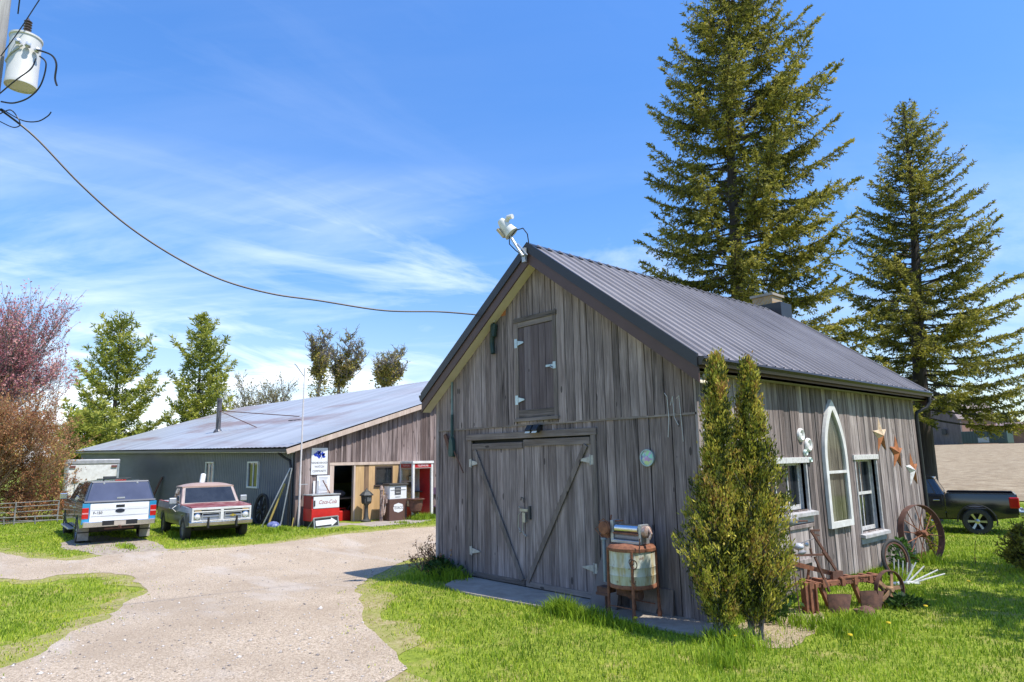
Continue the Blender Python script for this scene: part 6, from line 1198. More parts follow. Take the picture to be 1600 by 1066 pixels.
for s in (-1, 1):
    mb = MB(); mb.bx(-2.985, -2.72, *sorted((s*(W3-.17), s*(W3+.008))), .86, 1.20); mb.build('tail_light', LAMP_R, bk, bevel=.03); mb = MB(); mb.tube([(-.75, s*(W3+.06), .40), (1.4, s*(W3+.06), .40)], .055, 10); mb.build('side_step', CHROME, bk, smooth=True)
    mb = MB(); mb.tube([(-1.82+math.cos(a)*.53, s*(W3+.004), .43+math.sin(a)*.52) for a in [PI*(-.02+1.04*i/16) for i in range(17)]], .022, 6); mb.build('arch_trim', BLACKP, bk, smooth=True); mb = MB(); mb.bx(-2.36, -2.33, *sorted((s*(W3-.24), s*(W3+.02))), .30, .62); mb.build('mud_flap', BLACKP, bk)
# --- enclosed trailer behind
q = gp(140, 795); t = thing('cargo_trailer', 'white enclosed cargo trailer behind the blue and white pickup', 'trailer', (-37.9, -1.05, zg(-38, -1)), R(-7))
mb = MB(); mb.bx(-5.2, -.03, -1.22, 1.22, .45, 2.62); bx_ = mb.build('body', simple('shaded_body_grey', (.27, .31, .30), .45, .2, (.22, .26, .25), 3), t, bevel=.03); mb = MB(); mb.bx(-.028, .02, -1.19, 1.19, .50, 2.42); dr = mb.build('rear_door', WHITE_P, t); mb = MB(); mb.bx(-5.25, .05, -1.26, 1.26, 2.44, 2.72); mb.build('roof', simple('grey_roof_skin', (.42, .42, .43), .5, .2), t, bevel=.05)  # body is a white box; its grey-green colour carries the side's shade
mb = MB(); [mb.bx(.021, .06, s*1.19-.05, s*1.19+.05, .45, 2.44) for s in (-1, 1)]; mb.bx(.021, .05, -1.14, 1.14, .42, .50); mb.build('door_frame', GALV, t)
for s in (-1, 1): mb = MB(); mb.bx(.055, .08, s*.98-.14, s*.98+.14, 2.26, 2.38); mb.build('marker_light', simple('marker_dark', (.2, .08, .07), .3), t)
mb = MB(); mb.tube([(.07, -.8, .6), (.07, -.8, 2.2)], .018, 6); mb.bx(.03, .09, -.95, -.65, 1.5, 1.56); mb.build('door_bar', GALV, dr)
for x in (-2.4, -3.2):
    for s in (-1, 1): wheel_part(t, x, s*1.1, .33, .2, GALV, 5)
mb = MB(); mb.bx(-5.2, .1, -.6, .6, .33, .44); mb.bx(.02, .14, -1.1, 1.1, .36, .46); mb.build('chassis', BLACKP, t)
# --- pipe hay feeder at the left
q = gp(4, 822); t = thing('hay_feeder', 'old grey tubular livestock hurdle standing under the brown bush', 'hurdle', (q.x-.3, q.y, q.z), R(82)); 
mb = MB()
for z in (.12, .42, .72, 1.02, 1.25): mb.tube([(-1.9, .12*math.sin(z*9), z), (0, .05, z-.02), (1.9, -.05, z+.03)], .024, 6)
mb.build('rails', simple('dull_pipe', (.27, .26, .24), .7), t)
for x in (-1.9, -.75, .4, 1.9): mb = MB(); mb.tube([(x, 0, 0), (x, 0, 1.3)], .03, 6); mb.build('post', simple('dull_pipe', (.27, .26, .24), .7), t)
t.scale = (1, 1, .72); t2 = copy_tree(t); t2['label'] = 'grey tubular hurdle lying low in front of the standing one'; q = gp(40, 820); t2.location = (q.x, q.y, q.z-.55); t2.rotation_euler = (R(12), 0, R(60)); t['group'] = t2['group'] = 'hurdles by the bush'
# --- far barn, low building and container
q = at(1452, 700, 122); z0 = zg(q.x, q.y)-.3; t = thing('far_barn', 'grey gambrel barn with a red brick side far across the field', 'barn', (q.x, q.y, z0), R(-28)); GRB = wood('far_barn_boards', (.07, .06, .06), (.145, .12, .12), (.21, .18, .175), .25, knots=False); PNK = simple('salmon_brick', (.30, .165, .13), .85, 0, (.24, .13, .10), .8)
pf = [(-7, 0), (7, 0), (7, 4.6), (5.2, 7.4), (0, 9.4), (-5.2, 7.4), (-7, 4.6)]
mb = MB(); mb.prism(pf, -.3, .0, frame((0, 0, 0), (1, 0, 0), (0, 0, 1), (0, -1, 0))); mb.build('gable', GRB, t); mb = MB(); mb.bx(-6.8, 6.8, .01, 8, 0, 4.6); mb.build('wall', PNK, t)
mb = MB()
for i in range(2, 6): a, b = pf[i], pf[i+1]; mb.hexa([(a[0], -.5, a[1]), (b[0], -.5, b[1]), (b[0], 8.4, b[1]), (a[0], 8.4, a[1]), (a[0]*1.03, -.5, a[1]+.2), (b[0]*1.03, -.5, b[1]+.2), (b[0]*1.03, 8.4, b[1]+.2), (a[0]*1.03, 8.4, a[1]+.2)])
mb.build('roof', simple('pink_grey_roof', (.24, .185, .165), .7, 0, (.19, .145, .13), .5), t)
mb = MB(); [mb.bx(x, x+.9, -.06-.3, -.31+.0, 2.2, 3.2) for x in (-4.5, -.4, 3.4)]; mb.build('window', INK, t)
q = at(1535, 690, 132); t = thing('brick_shed', 'long low salmon brick shed right of the far barn', 'shed', (q.x, q.y, zg(q.x, q.y)-.2), R(-10)); mb = MB(); mb.bx(-5, 9, 0, 7, 0, 3.4); mb.build('wall', PNK, t); mb = MB(); mb.prism([(-.5, 3.4), (7.5, 3.4), (3.5, 4.5)], -5.4, 9.4, frame((0, 0, 0), (0, 1, 0), (0, 0, 1), (1, 0, 0))); mb.build('roof', simple('pink_roof_tin', (.27, .18, .155), .6, 0, (.22, .15, .13), .6), t)
q = at(1536, 697, 110); t = thing('dark_container', 'dark green metal container in front of the brick shed', 'container', (q.x, q.y, zg(q.x, q.y)), R(-8)); mb = MB(); mb.bx(-3.0, 3.6, 0, 2.4, .15, 2.2)
mb.build('body', simple('container_green', (.03, .065, .06), .5), t, bevel=.03); mb = MB(); [mb.bx(x, x+.08, -.04, -.0, .2, 2.1) for x in np.arange(-2.8, 3.5, .45)]; mb.build('ribs', simple('container_green2', (.025, .05, .048), .5), t); mb = MB(); mb.bx(-.6, 1.0, -.05, -.002, .3, 1.1); mb.build('door_panel', simple('grey_paper', (.35, .38, .4), .6), t)
# ------------------------------------------------------------------ vegetation
BARK = wood('bark', (.03, .025, .022), (.085, .07, .06), (.17, .15, .13), 1.2, knots=False); BARK_G = simple('grey_bark', (.20, .18, .165), .9, 0, (.10, .09, .08), 9, .5)
SPR = foliage('spruce_needles', [(.06, .072, .02), (.21, .21, .035), (.40, .365, .06), (.58, .49, .11)], .40, .6, .35)
PIN = foliage('pine_needles', [(.09, .12, .025), (.24, .28, .045), (.42, .44, .07), (.56, .52, .11)], .38, .6, .3)
CED = foliage('cedar_sprays', [(.045, .062, .014), (.19, .205, .028), (.43, .41, .05), (.64, .56, .09), (.46, .25, .08)], .34, .6, 2.6)
def leaves(Pt, D, Ln, Wd, rnd, roll=None):       # diamond sprays: base, two sides, tip
    n = len(Pt); D = D/np.linalg.norm(D, axis=1, keepdims=True); ref = RNG.normal(0, 1, (n, 3)) if roll is None else roll
    S = np.cross(D, ref); S /= np.linalg.norm(S, axis=1, keepdims=True)+1e-9; N = np.cross(S, D)
    V = np.stack([Pt, Pt+D*(Ln*.5)[:, None]+S*(Wd/2)[:, None]+N*(Wd*.15)[:, None], Pt+D*Ln[:, None], Pt+D*(Ln*.5)[:, None]-S*(Wd/2)[:, None]+N*(Wd*.15)[:, None]], 1)
    F = np.arange(n)[:, None]*4+np.arange(4)[None]
    return V.reshape(-1, 3), F, np.repeat(rnd, 4)
def conifer(name, label, loc, H, prof, z0, nbr, droop, tip, mat, tuft=(.17, .06), twig=.24, per=.075, tr=.3, up=0., seed=1, group=None, hang=.35, clump=0, skip=.0, bark=BARK, asym=None, twl=.42):
    rs = np.random.default_rng(seed); t = thing(name, label, 'tree', loc, 0, group)
    tp = [(0, 0, -.3)]+[(math.sin(z*.5+seed)*.05, math.cos(z*.4+seed)*.05, z) for z in np.linspace(.5, H, 14)]
    mb = MB(); mb.tube(tp, [tr*1.25]+[tr*(1-.96*z/H)+.012 for z in np.linspace(.5, H, 14)], 10); br = MB()
    LP, LD, LL, LW, LR = [], [], [], [], []
    for i in range(nbr):
        f = (i+rs.uniform(0, 1))/nbr; z = z0+(H-z0)*(1-(1-f)**1.0)*.985
        if rs.uniform() < skip: continue
        az = i*2.39996+rs.uniform(-.5, .5); Rm = np.interp(z, *prof)*(rs.uniform(.62, 1.12) if not clump else rs.uniform(.45, 1.2))
        if asym: Rm *= 1+asym[1]*math.cos(az-asym[0])
        if Rm < .12: Rm = .12
        hf = (z-z0)/(H-z0); dr = droop*(1-hf)**.8; a0 = up+hf*.75; n = max(3, int(Rm/.30)); pts = []
        for k in range(n+1):
            s = k/n; pts.append(Vector((math.cos(az+.12*math.sin(s*3+i))*Rm*s, math.sin(az+.12*math.sin(s*3+i))*Rm*s, z+Rm*(math.tan(a0)*s*.75-dr*s*(1-.35*s)+tip*s**3))))
        br.tube(pts, [max(.006, .024*Rm**.6*(1-.85*k/n)) for k in range(n+1)], 4, cap=False)
        L_b = Rm; m = max(2, int(L_b/twig))
        for k in range(m*2):
            s0 = .30 if Rm > 1.5 and not clump else .14; s = s0+(1-s0)*(k+rs.uniform(0, 1))/(m*2); q = s*n; j = min(int(q), n-1); base = pts[j].lerp(pts[j+1], q-j); d = (pts[j+1]-pts[j]).normalized()
            side = d.cross(Vector((0, 0, 1))).normalized()*(1 if k % 2 else -1); tl = (twl*Rm**.5)*(1.15-s*.75)*rs.uniform(.55, 1.25)
            td = (d*rs.uniform(.45, .9)+side*rs.uniform(.5, 1.0)+Vector((0, 0, rs.uniform(-hang, .12)))).normalized()
            if s > .93: td = d
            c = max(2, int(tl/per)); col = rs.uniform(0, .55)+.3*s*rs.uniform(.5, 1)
            br.tube([base, base+td*tl*.8-Vector((0, 0, hang*.2*tl))], [.007, .003], 3, cap=False)
            for e in range(c):
                u = (e+.5)/c; p = base+td*(tl*u)-Vector((0, 0, hang*.30*tl*u*u))
                for _ in range(2 if clump else 3):
                    dv = td*rs.uniform(.35, 1)+Vector((rs.normal(0, .55), rs.normal(0, .55), rs.normal(-.05 if clump == 0 else .25, .45)))
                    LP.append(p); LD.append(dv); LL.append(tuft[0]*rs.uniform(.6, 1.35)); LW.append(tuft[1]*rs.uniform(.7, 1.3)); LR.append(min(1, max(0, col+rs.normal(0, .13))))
            if clump:
                p = base+td*tl
                for _ in range(clump):
                    dv = Vector((rs.normal(0, 1), rs.normal(0, 1), rs.normal(.35, .7)))+td*.5; LP.append(p+dv*rs.uniform(0, .10)); LD.append(dv); LL.append(tuft[0]*rs.uniform(.7, 1.4)); LW.append(tuft[1]*rs.uniform(.7, 1.3)); LR.append(min(1, max(0, col+.12+rs.normal(0, .14))))
    # leader tuft
    for _ in range(60): dv = Vector((rs.normal(0, .5), rs.normal(0, .5), rs.uniform(.2, 1))); LP.append(Vector((tp[-1][0], tp[-1][1], H-rs.uniform(0, .9)))); LD.append(dv); LL.append(tuft[0]*1.3); LW.append(tuft[1]); LR.append(rs.uniform(.3, .8))
    mb.build('trunk', bark, t, smooth=True); br.build('limbs', bark, t, recalc=False)
    V, F, Q = leaves(np.array(LP), np.array(LD), np.array(LL), np.array(LW), np.array(LR)); np_mesh('crown', V, F, mat, t, Q)
    return t
def lean(t, a):
    t.rotation_mode = 'QUATERNION'; t.rotation_quaternion = Matrix.Rotation(a, 3, Vector((-CR.y, CR.x, 0)).normalized()).to_quaternion(); return t
def spot(px, d, dz=0): q = at(px, 710, d); return Vector((q.x, q.y, zg(q.x, q.y)+dz))
RAZ = math.atan2(CR.y, CR.x)      # azimuth of picture right
lean(conifer('spruce_tree', 'tallest spruce behind the shed, its top beyond the frame', spot(1153, 24.5), 24.5, ([0, 4, 7, 10, 14, 18, 21, 24.5], [3.5, 4.2, 4.1, 3.8, 3.5, 2.9, 1.9, .15]), 3.4, 275, .50, .22, SPR, (.15, .050), .145, .060, .36, 0, 3, None, .75, asym=(RAZ, .12)), .045)
lean(conifer('spruce_tree', 'spruce behind the black pickup, airy crown with a clear lower trunk', spot(1441, 26.5), 17.7, ([0, 3, 5, 8, 11, 14, 16.3, 17.7], [3.8, 4.3, 4.0, 3.4, 2.7, 1.8, .9, .2]), 4.0, 205, .36, .16, SPR, (.145, .048), .15, .062, .36, .12, 8, None, .5, asym=(RAZ, .14), skip=.04), .062)
# drooping low limbs of the second spruce come with one extra limb set
conifer('spruce_tree', 'young bushy spruce sapling on the right lawn', spot(1578, 13.6), .80, ([0, .15, .4, .6, .8], [.36, .42, .34, .18, .03]), .08, 75, .12, .25, SPR, (.085, .028), .07, .035, .02, .25, 5, None, .1, twl=.22)
conifer('spruce_tree', 'dark young spruce cut by the right edge of the picture', spot(1628, 16.5), .95, ([0, .2, .5, .95], [.45, .48, .34, .03]), .08, 80, .12, .25, SPR, (.10, .035), .08, .04, .03, .25, 6, None, .1, twl=.25)
conifer('white_pine', 'broad white pine left of the barn roof', spot(172, 72, -.5), 18.6, ([0, 3, 6, 10, 14, 17, 18.6], [4.4, 5.4, 5.0, 4.0, 2.9, 1.8, .5]), 1.6, 82, .06, .30, PIN, (.48, .13), .36, .20, .34, .16, 21, 'white pines beyond the barn', .1, 12, .14, asym=(RAZ, .08), twl=.50)
conifer('white_pine', 'narrower taller white pine nearest the barn roof', spot(303, 76, -.5), 19.9, ([0, 3, 6, 10, 14, 17, 19.9], [3.4, 4.6, 4.3, 3.6, 2.7, 1.5, .35]), 1.6, 82, .06, .32, PIN, (.48, .13), .36, .20, .34, .18, 33, 'white pines beyond the barn', .1, 12, .14, twl=.50)
conifer('white_pine', 'low dense pine at the far left end of the barn', spot(128, 62, -.5), 7.5, ([0, 2, 5, 7.5], [3.2, 3.6, 2.4, .3]), .4, 60, .1, .2, PIN, (.45, .14), .34, .2, .2, .1, 41, 'white pines beyond the barn', .1, 10, twl=.5)
# broadleaf and bare trees
def branchy(name, label, loc, H, spread, depth, nb, tr, bark, leafmat=None, lsize=.1, ldens=3, seed=1, group=None, upness=.55, ivy=None, base_split=1, cat='tree', lw=.6, gravity=0, drop=.75, twist=.45, low=.22, lean0=.5):
    rs = np.random.default_rng(seed); t = thing(name, label, cat, loc, 0, group); mb = MB(); tips = []; ivyp = []
    def grow(p, d, ln, r, lev):
        n = 3; pts = [p]; dd = Vector(d)
        for k in range(n):
            dd = (dd+Vector((rs.normal(0, .16), rs.normal(0, .16), rs.normal(.04-gravity*.1, .1)))).normalized(); pts.append(pts[-1]+dd*(ln/n))
        mb.tube(pts, [r*(1-.14*k) for k in range(n+1)], 6 if lev < 2 else 3, cap=False)
        if ivy and lev <= ivy: ivyp.extend([(pts[a_].lerp(pts[a_+1], b_), r) for a_ in range(n) for b_ in (0, .25, .5, .75)])
        if lev >= depth: tips.append((pts[-2], dd, ln)); tips.append((pts[-1], dd, ln)); return
        for k in range(nb if lev else nb+1):
            s = rs.uniform(.35 if lev else low, 1); j = min(int(s*n), n-1); q = pts[j].lerp(pts[j+1], s*n-j)
            ax = dd.orthogonal().normalized(); ax.rotate(Matrix.Rotation(rs.uniform(0, 6.28), 3, dd)); nd = (dd*upness+ax*spread*rs.uniform(.6, 1.2)+Vector((0, 0, .25-gravity))).normalized()
            grow(q, nd, ln*drop*rs.uniform(.7, 1.15), r*.55, lev+1)
        grow(pts[-1], dd, ln*drop, r*.66, lev+1)
    for b in range(base_split):
        a = rs.uniform(0, 6.28); d = Vector((math.cos(a)*lean0, math.sin(a)*lean0, 1)).normalized() if base_split > 1 else Vector((rs.normal(0, .05), rs.normal(0, .05), 1))
        grow(Vector((rs.normal(0, .25), rs.normal(0, .25), -.2)) if base_split > 1 else Vector((0, 0, -.3)), d, H*(.36 if base_split == 1 else .42), tr, 0)
    mb.build('trunk', bark, t, recalc=False)
    if leafmat:
        LP, LD = [], []
        for (q, d, ln) in tips:
            for _ in range(ldens): LP.append(q+d*rs.uniform(-.6, .1)*ln+Vector((rs.normal(0, .05), rs.normal(0, .05), rs.normal(0, .05)))*ln); LD.append(d*.4+Vector((rs.normal(0, .7), rs.normal(0, .7), rs.normal(.1, .6))))
        n = len(LP); V, F, Q = leaves(np.array(LP), np.array(LD), lsize*rs.uniform(.5, 1.4, n), lsize*lw*rs.uniform(.6, 1.3, n), rs.uniform(0, 1, n)); np_mesh('crown', V, F, leafmat, t, Q)
    if ivyp:
        LP, LD = [], []
        for (q, r) in ivyp:
            for _ in range(34 if r > .1 else 9): v = Vector((rs.normal(0, 1), rs.normal(0, 1), rs.normal(0, .8))); LP.append(q+v*(.10+r*1.7)); LD.append(v+Vector((0, 0, -.2)))
        n = len(LP); V, F, Q = leaves(np.array(LP), np.array(LD), rs.uniform(.12, .34, n), rs.uniform(.1, .24, n), rs.uniform(0, 1, n)); np_mesh('ivy', V, F, IVY, t, Q)
    return t
IVY = foliage('ivy_leaves', [(.09, .11, .025), (.26, .25, .05), (.44, .38, .08), (.42, .30, .13)], .3, .6, .4)
REDB = foliage('red_buds', [(.34, .09, .11), (.58, .22, .25), (.72, .38, .38), (.62, .36, .22)], .35, .6, .5); ORB = foliage('orange_brown_leaves', [(.22, .085, .045), (.44, .18, .085), (.58, .29, .13), (.50, .38, .12)], .4, .6, .9)
BUDY = foliage('yellow_buds', [(.18, .16, .05), (.30, .26, .10), (.36, .32, .16)], .4, .6, .6)
branchy('red_maple', 'red budding maple at the left edge of the yard', spot(-45, 33, -.2), 9.8, .38, 5, 3, .10, BARK_G, REDB, .115, 3, 4, None, .85, base_split=9, drop=.73, low=.08, lean0=.22)
branchy('brown_shrub', 'large twiggy orange brown shrub below the red maple', spot(-34, 29, -.3), 5.9, .55, 5, 3, .042, simple('tan_twigs', (.30, .19, .115), .9), ORB, .085, 2, 5, None, .6, base_split=9, cat='shrub', drop=.70)
branchy('brown_shrub', 'bare twiggy tan shrub beside the white trailer', spot(62, 30.5, -.3), 2.6, .95, 4, 3, .035, simple('tan_twigs', (.27, .18, .11), .9), ORB, .085, 3, 9, None, .45, base_split=7, cat='shrub', drop=.72)
branchy('budding_tree', 'pale budding tree with fine twigs between the pines and stove pipe', spot(398, 96), 12.5, .62, 5, 3, .22, BARK_G, BUDY, .26, 2, 12, None, .7, base_split=3, drop=.74)
def ivytree(label, px, d, fork, tops, seed):
    rs = np.random.default_rng(seed); b = spot(px, d); t = thing('ivy_tree', label, 'tree', b, 0, 'ivy covered trees over the barn ridge'); mb = MB(); IP, TW = [], []
    f_ = at(*fork, d)-b
    def limb(p0, p1, r0, r1, n=9, w=.35, ivy=True):
        pts = [p0.lerp(p1, k/n)+Vector((rs.normal(0, w), rs.normal(0, w), 0))*(0 if k == 0 else 1) for k in range(n+1)]; mb.tube(pts, [r0+(r1-r0)*k/n for k in range(n+1)], 6, cap=False); return pts
    tr_ = limb(Vector((0, 0, -.3)), f_, .24, .18, 6, .12)
    for k in range(6): IP += [(tr_[k].lerp(tr_[k+1], q/16), .85) for q in range(16)]
    for (tx, ty) in tops:
        e = at(tx, ty, d+rs.normal(0, 1.2))-b; n = 12; pts = limb(f_, e, .16, .04, n)
        for k in range(n):
            thick = .46*(1-k/n)**.8*rs.uniform(.4, 1.3)
            if k < n*.62: IP += [(pts[k].lerp(pts[k+1], q/5), max(.13, thick)) for q in range(5)]
            for _ in range(2+(k > 4)*2):
                a = rs.uniform(0, 6.28); ln = rs.uniform(.7, 2.1)*(1.1-.4*k/n); q0 = pts[k].lerp(pts[k+1], rs.uniform(0, 1)); dv = Vector((math.cos(a)*.8, math.sin(a)*.8, rs.uniform(.25, 1.1))).normalized(); q1 = q0+dv*ln*.5+Vector((0, 0, .1)); q2 = q1+(dv+Vector((rs.normal(0, .3), rs.normal(0, .3), .5))).normalized()*ln*.5
                mb.tube([q0, q1, q2], [.06, .04, .02], 3, cap=False)
                for _ in range(4):
                    s_ = rs.uniform(.2, 1); q3 = q0.lerp(q1, s_*2) if s_ < .5 else q1.lerp(q2, s_*2-1); mb.tube([q3, q3+Vector((rs.normal(0, .3), rs.normal(0, .3), rs.uniform(.05, .5)))], [.028, .012], 3, cap=False)
                    if rs.uniform() < .3: IP.append((q3, .08))
    mb.build('trunk', BARK_G, t, recalc=False); LP, LD = [], []
    for q, r in IP:
        for _ in range(26 if r > .12 else 5): v = Vector((rs.normal(0, 1), rs.normal(0, 1), rs.normal(0, .8))); LP.append(q+v*r*.55); LD.append(v+Vector((0, 0, -.2)))
    n = len(LP); V, F, Q = leaves(np.array(LP), np.array(LD), rs.uniform(.12, .32, n), rs.uniform(.1, .22, n), rs.uniform(0, 1, n)); np_mesh('ivy', V, F, IVY, t, Q)
ivytree('slender ivy covered tree, leftmost of three over the barn ridge', 495, 72, (497, 585), ((489, 533), (504, 524), (510, 545)), 14)
ivytree('broader leaning ivy covered tree, middle of three over the barn ridge', 524, 75, (530, 600), ((528, 552), (552, 524), (566, 540), (572, 556)), 19)
ivytree('shortest ivy covered tree with bare twigs, rightmost over the barn ridge', 596, 76, (600, 598), ((592, 566), (613, 556), (628, 550), (634, 580)), 27)
# leafless tree just outside the right edge, whose shade lies on the right lawn
branchy('leafing_tree', 'leafing tree just beyond the right edge with twigs reaching in', (8.0, 6.6, zg(8, 6.6)), 9.5, .75, 5, 3, .2, BARK_G, foliage('spring_leaves', [(.06, .10, .02), (.12, .17, .03), (.2, .24, .05)], .4), .20, 6, 31, None, .6, drop=.74)
# cedars by the corner
def cedar(label, loc, prof, n, seed, stems):
    rs = np.random.default_rng(seed); t = thing('cedar_shrub', label, 'cedar', loc, 0, 'cedars at the shed corner'); lean(t, .045); zs_, rr = prof; mb = MB()
    for k in range(stems):
        a = rs.uniform(0, 6.28); mb.tube([(math.cos(a)*.05, math.sin(a)*.05, -.05), (math.cos(a)*.10, math.sin(a)*.10, .45), (math.cos(a)*.14, math.sin(a)*.14, 1.0), (math.cos(a)*.04, math.sin(a)*.04, zs_[-1]*.8)], [.035, .028, .02, .006], 6)
    LP, LD, LR = [], [], []; nb = n//40
    for i in range(nb):
        z = zs_[0]+(zs_[-1]-zs_[0])*rs.beta(1.0, 1.35); rm = np.interp(z, zs_, rr)*rs.uniform(.45, 1.18); a = rs.uniform(0, 6.28)
        wob = 1+.22*math.sin(3*a+z*4+seed); rm *= wob; tipp = Vector((math.cos(a)*rm, math.sin(a)*rm, z+.12)); base = Vector((math.cos(a)*rm*.15, math.sin(a)*rm*.15, z-rm*.55-.03))
        if rm > .2: mb.tube([base, tipp], [.008, .003], 3, cap=False)
        d = (tipp-base).normalized(); col = rs.uniform(-.15, .85)+.12*mnoise.noise(Vector((a*1.2, z*2, seed))); brown = mnoise.noise(Vector((math.cos(a)*1.3, math.sin(a)*1.3, z*1.5+seed*3))) > .12
        for _ in range(40):
            s = rs.beta(3.2, 1.0); p = base.lerp(tipp, s)+Vector((rs.normal(0, .032), rs.normal(0, .032), rs.normal(0, .045))); LP.append(p); LD.append(d*.5+Vector((rs.normal(0, .4), rs.normal(0, .4), .65+rs.normal(0, .4)))); LR.append(min(1, max(0, (.78+rs.normal(0, .12)) if brown and rs.uniform() < .7 else col+rs.normal(0, .07))))
    for _ in range(90): LP.append(Vector((rs.normal(0, .03), rs.normal(0, .03), zs_[-1]-rs.uniform(0, .3)))); LD.append(Vector((rs.normal(0, .3), rs.normal(0, .3), 1))); LR.append(rs.uniform(.4, .7))
    k = len(LP); V, F, Q = leaves(np.array(LP), np.array(LD), rs.uniform(.035, .08, k), rs.uniform(.014, .028, k), np.array(LR)); mb.build('stem', BARK_G, t, recalc=False); np_mesh('crown', V, F, CED, t, Q)
cb_ = Vector((.72, -.49, 0)); sd = Vector((CR.x, CR.y, 0)).normalized()
cedar('left cedar of the pair at the shed corner, its narrow tip a little higher', cb_-sd*.20, ([.22, .70, 1.10, 1.6, 2.1, 2.6, 3.1, 3.45, 3.66], [.15, .43, .48, .35, .24, .17, .13, .09, .015]), 34000, 3, 4)
cedar('right cedar of the pair at the shed corner, with rusty brown patches', cb_+sd*.24+Vector((-.03, .05, 0)), ([.24, .75, 1.15, 1.7, 2.2, 2.75, 3.05, 3.35, 3.6], [.15, .50, .55, .42, .29, .20, .12, .095, .015]), 34000, 11, 4)
# small plants
def leafy(name, label, px, py, rx, h, n, size, mat, seed, group=None, dz=0, loc=None):
    rs = np.random.default_rng(seed); q = gp(px, py) if loc is None else Vector(loc); t = thing(name, label, 'plant', (q.x, q.y, q.z+dz), 0, group); mb = MB(); LP, LD = [], []
    for k in range(9): a = rs.uniform(0, 6.28); mb.tube([(0, 0, 0), (math.cos(a)*rx*.5, math.sin(a)*rx*.5, h*.8)], [.007, .003], 4)
    for _ in range(n): u = rs.uniform(.1, 1); a = rs.uniform(0, 6.28); r_ = rx*math.sin(PI*min(.95, u*.9+.05))*rs.uniform(.2, 1); LP.append((math.cos(a)*r_, math.sin(a)*r_, h*u)); LD.append((math.cos(a)*.7+rs.normal(0, .3), math.sin(a)*.7+rs.normal(0, .3), .6+rs.normal(0, .4)))
    mb.build('stem', BARK_G, t); V, F, Q = leaves(np.array(LP), np.array(LD), size*rs.uniform(.6, 1.3, n), size*.55*rs.uniform(.7, 1.2, n), rs.uniform(0, 1, n)); np_mesh('foliage', V, F, mat, t, Q)
LEAFG = foliage('broad_leaf_green', [(.03, .085, .015), (.07, .16, .025), (.13, .24, .04)], .35, .45, 3.); YEL = foliage('yellow_green_leaf', [(.16, .19, .02), (.32, .34, .03), (.5, .46, .05)], .45, .5, 3.)
leafy('leafy_bush', 'fresh green leafy bush at the foot of the side wall', 0, 0, .26, .62, 420, .085, LEAFG, 1, loc=(.42, 6.45, zg(.42, 6.45)))
leafy('yellow_shrub', 'yellow green shrub beside the steel wheel at the far corner', 0, 0, .20, .95, 420, .07, YEL, 2, loc=(.15, 9.35, zg(.2, 9.3)))
DKB = foliage('dark_weed', [(.02, .05, .012), (.04, .09, .02), (.08, .14, .03)], .3, .5, 3.)
for k, (x, y, r_, h, lb) in enumerate(((-5.95, -.35, .42, .30, 'dark weeds at the left foot of the barn doors'), (-6.35, -.22, .32, .34, 'dark weeds at the very left corner of the shed'), (.32, 1.35, .35, .40, 'dark weeds between the cedars and the plough'), (.50, .75, .30, .32, 'dark weeds behind the right cedar'), (1.55, 3.0, .32, .14, 'broad leaved weed beside the plough wheel'))): leafy('weed_patch', lb, 0, 0, r_, h, 300, .10, DKB, 40+k, 'weed patches round the shed', loc=(x, y, zg(x, y)))
DRYB = simple('dry_twig', (.16, .10, .07), .9)
q = Vector((-6.85, .15)); branchy('dry_brush', 'heap of dry brown brush at the left corner of the shed', (q.x, q.y, zg(q.x, q.y)), 1.0, .9, 3, 3, .02, DRYB, ORB, .05, 2, 51, None, .35, base_split=8, cat='brush', drop=.7); branchy('dry_brush', 'thin bare twigs sticking out behind the shed left corner', (-7.0, 1.3, zg(-7, 1.3)), 1.7, .7, 3, 2, .014, DRYB, None, 0, 0, 53, None, .4, base_split=4, cat='brush', drop=.72)
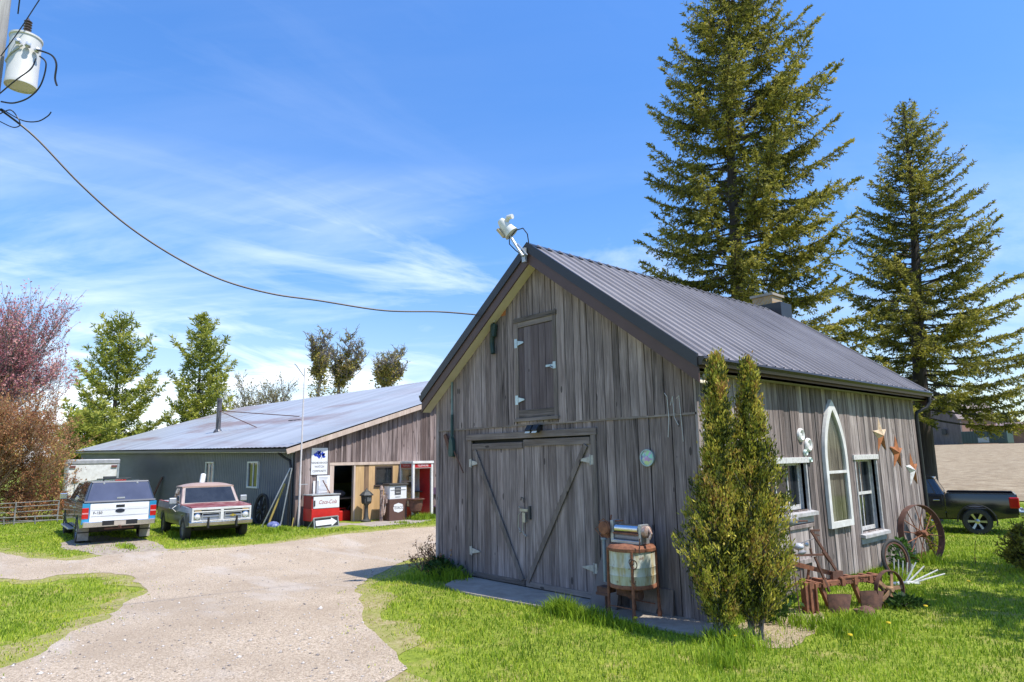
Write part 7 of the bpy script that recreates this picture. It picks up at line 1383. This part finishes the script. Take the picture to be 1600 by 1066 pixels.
FLW = simple('dandelion_yellow', (.75, .55, .02), .6); FL0 = None
for k, (px, py) in enumerate(((994, 981), (1525, 883), (1150, 1012), (1208, 978), (1448, 962), (1515, 921), (62, 830), (1390, 990), (1330, 1010))):
    q = gp(px, py)
    if FL0 is None:
        FL0 = thing('dandelion', 'yellow dandelion in bloom in the lawn', 'flower', (q.x, q.y, q.z), 0, 'dandelions in the lawn'); mb = MB(); mb.tube([(0, 0, 0), (.01, 0, .13)], .004, 5); mb.build('stem', LEAFG, FL0); mb = MB(); mb.lathe([(.001, .125), (.03, .13), (.028, .145), (.001, .15)], 10); mb.build('bloom', FLW, FL0)
    else: c = copy_tree(FL0); c.location = (q.x, q.y, q.z)
# distant woods
def treeline(name, label, p0, p1, h, n, mat, seed, size):
    rs = np.random.default_rng(seed); a, b = Vector(p0), Vector(p1); Ln = (b-a).length; LP, LD = [], []; ncl = int(Ln/2.2)
    cl_ = [(rs.uniform(0, 1), rs.uniform(.55, 1)*h, rs.uniform(1.6, 3.4)) for _ in range(ncl)]
    for i in range(n):
        s, hh, r_ = cl_[i % ncl]; q = a.lerp(b, s); v = rs.normal(0, .5, 3); z = hh*(.55+.5*v[2]*.75); LP.append((q.x+v[0]*r_, q.y+v[1]*r_, zg(q.x, q.y)+max(.1, z))); LD.append(rs.normal(0, 1, 3))
    V, F, Q = leaves(np.array(LP), np.array(LD), size*rs.uniform(.5, 1.4, n), size*.7*rs.uniform(.5, 1.3, n), rs.uniform(0, 1, n)); tag(np_mesh(name, V, F, mat, None, Q), label, 'wood', kind='stuff')
WOODM = foliage('far_wood', [(.05, .055, .035), (.09, .095, .05), (.14, .13, .075)], .3, .7, .1)
treeline('far_wood', 'low far off wood behind the barn', spot(60, 130).xy.to_3d(), spot(640, 120).xy.to_3d(), 8.5, 26000, WOODM, 3, .8)
treeline('far_wood', 'low far off wood behind the brick farm buildings', spot(1400, 175).xy.to_3d(), spot(1750, 170).xy.to_3d(), 8, 9000, WOODM, 4, 1.1)
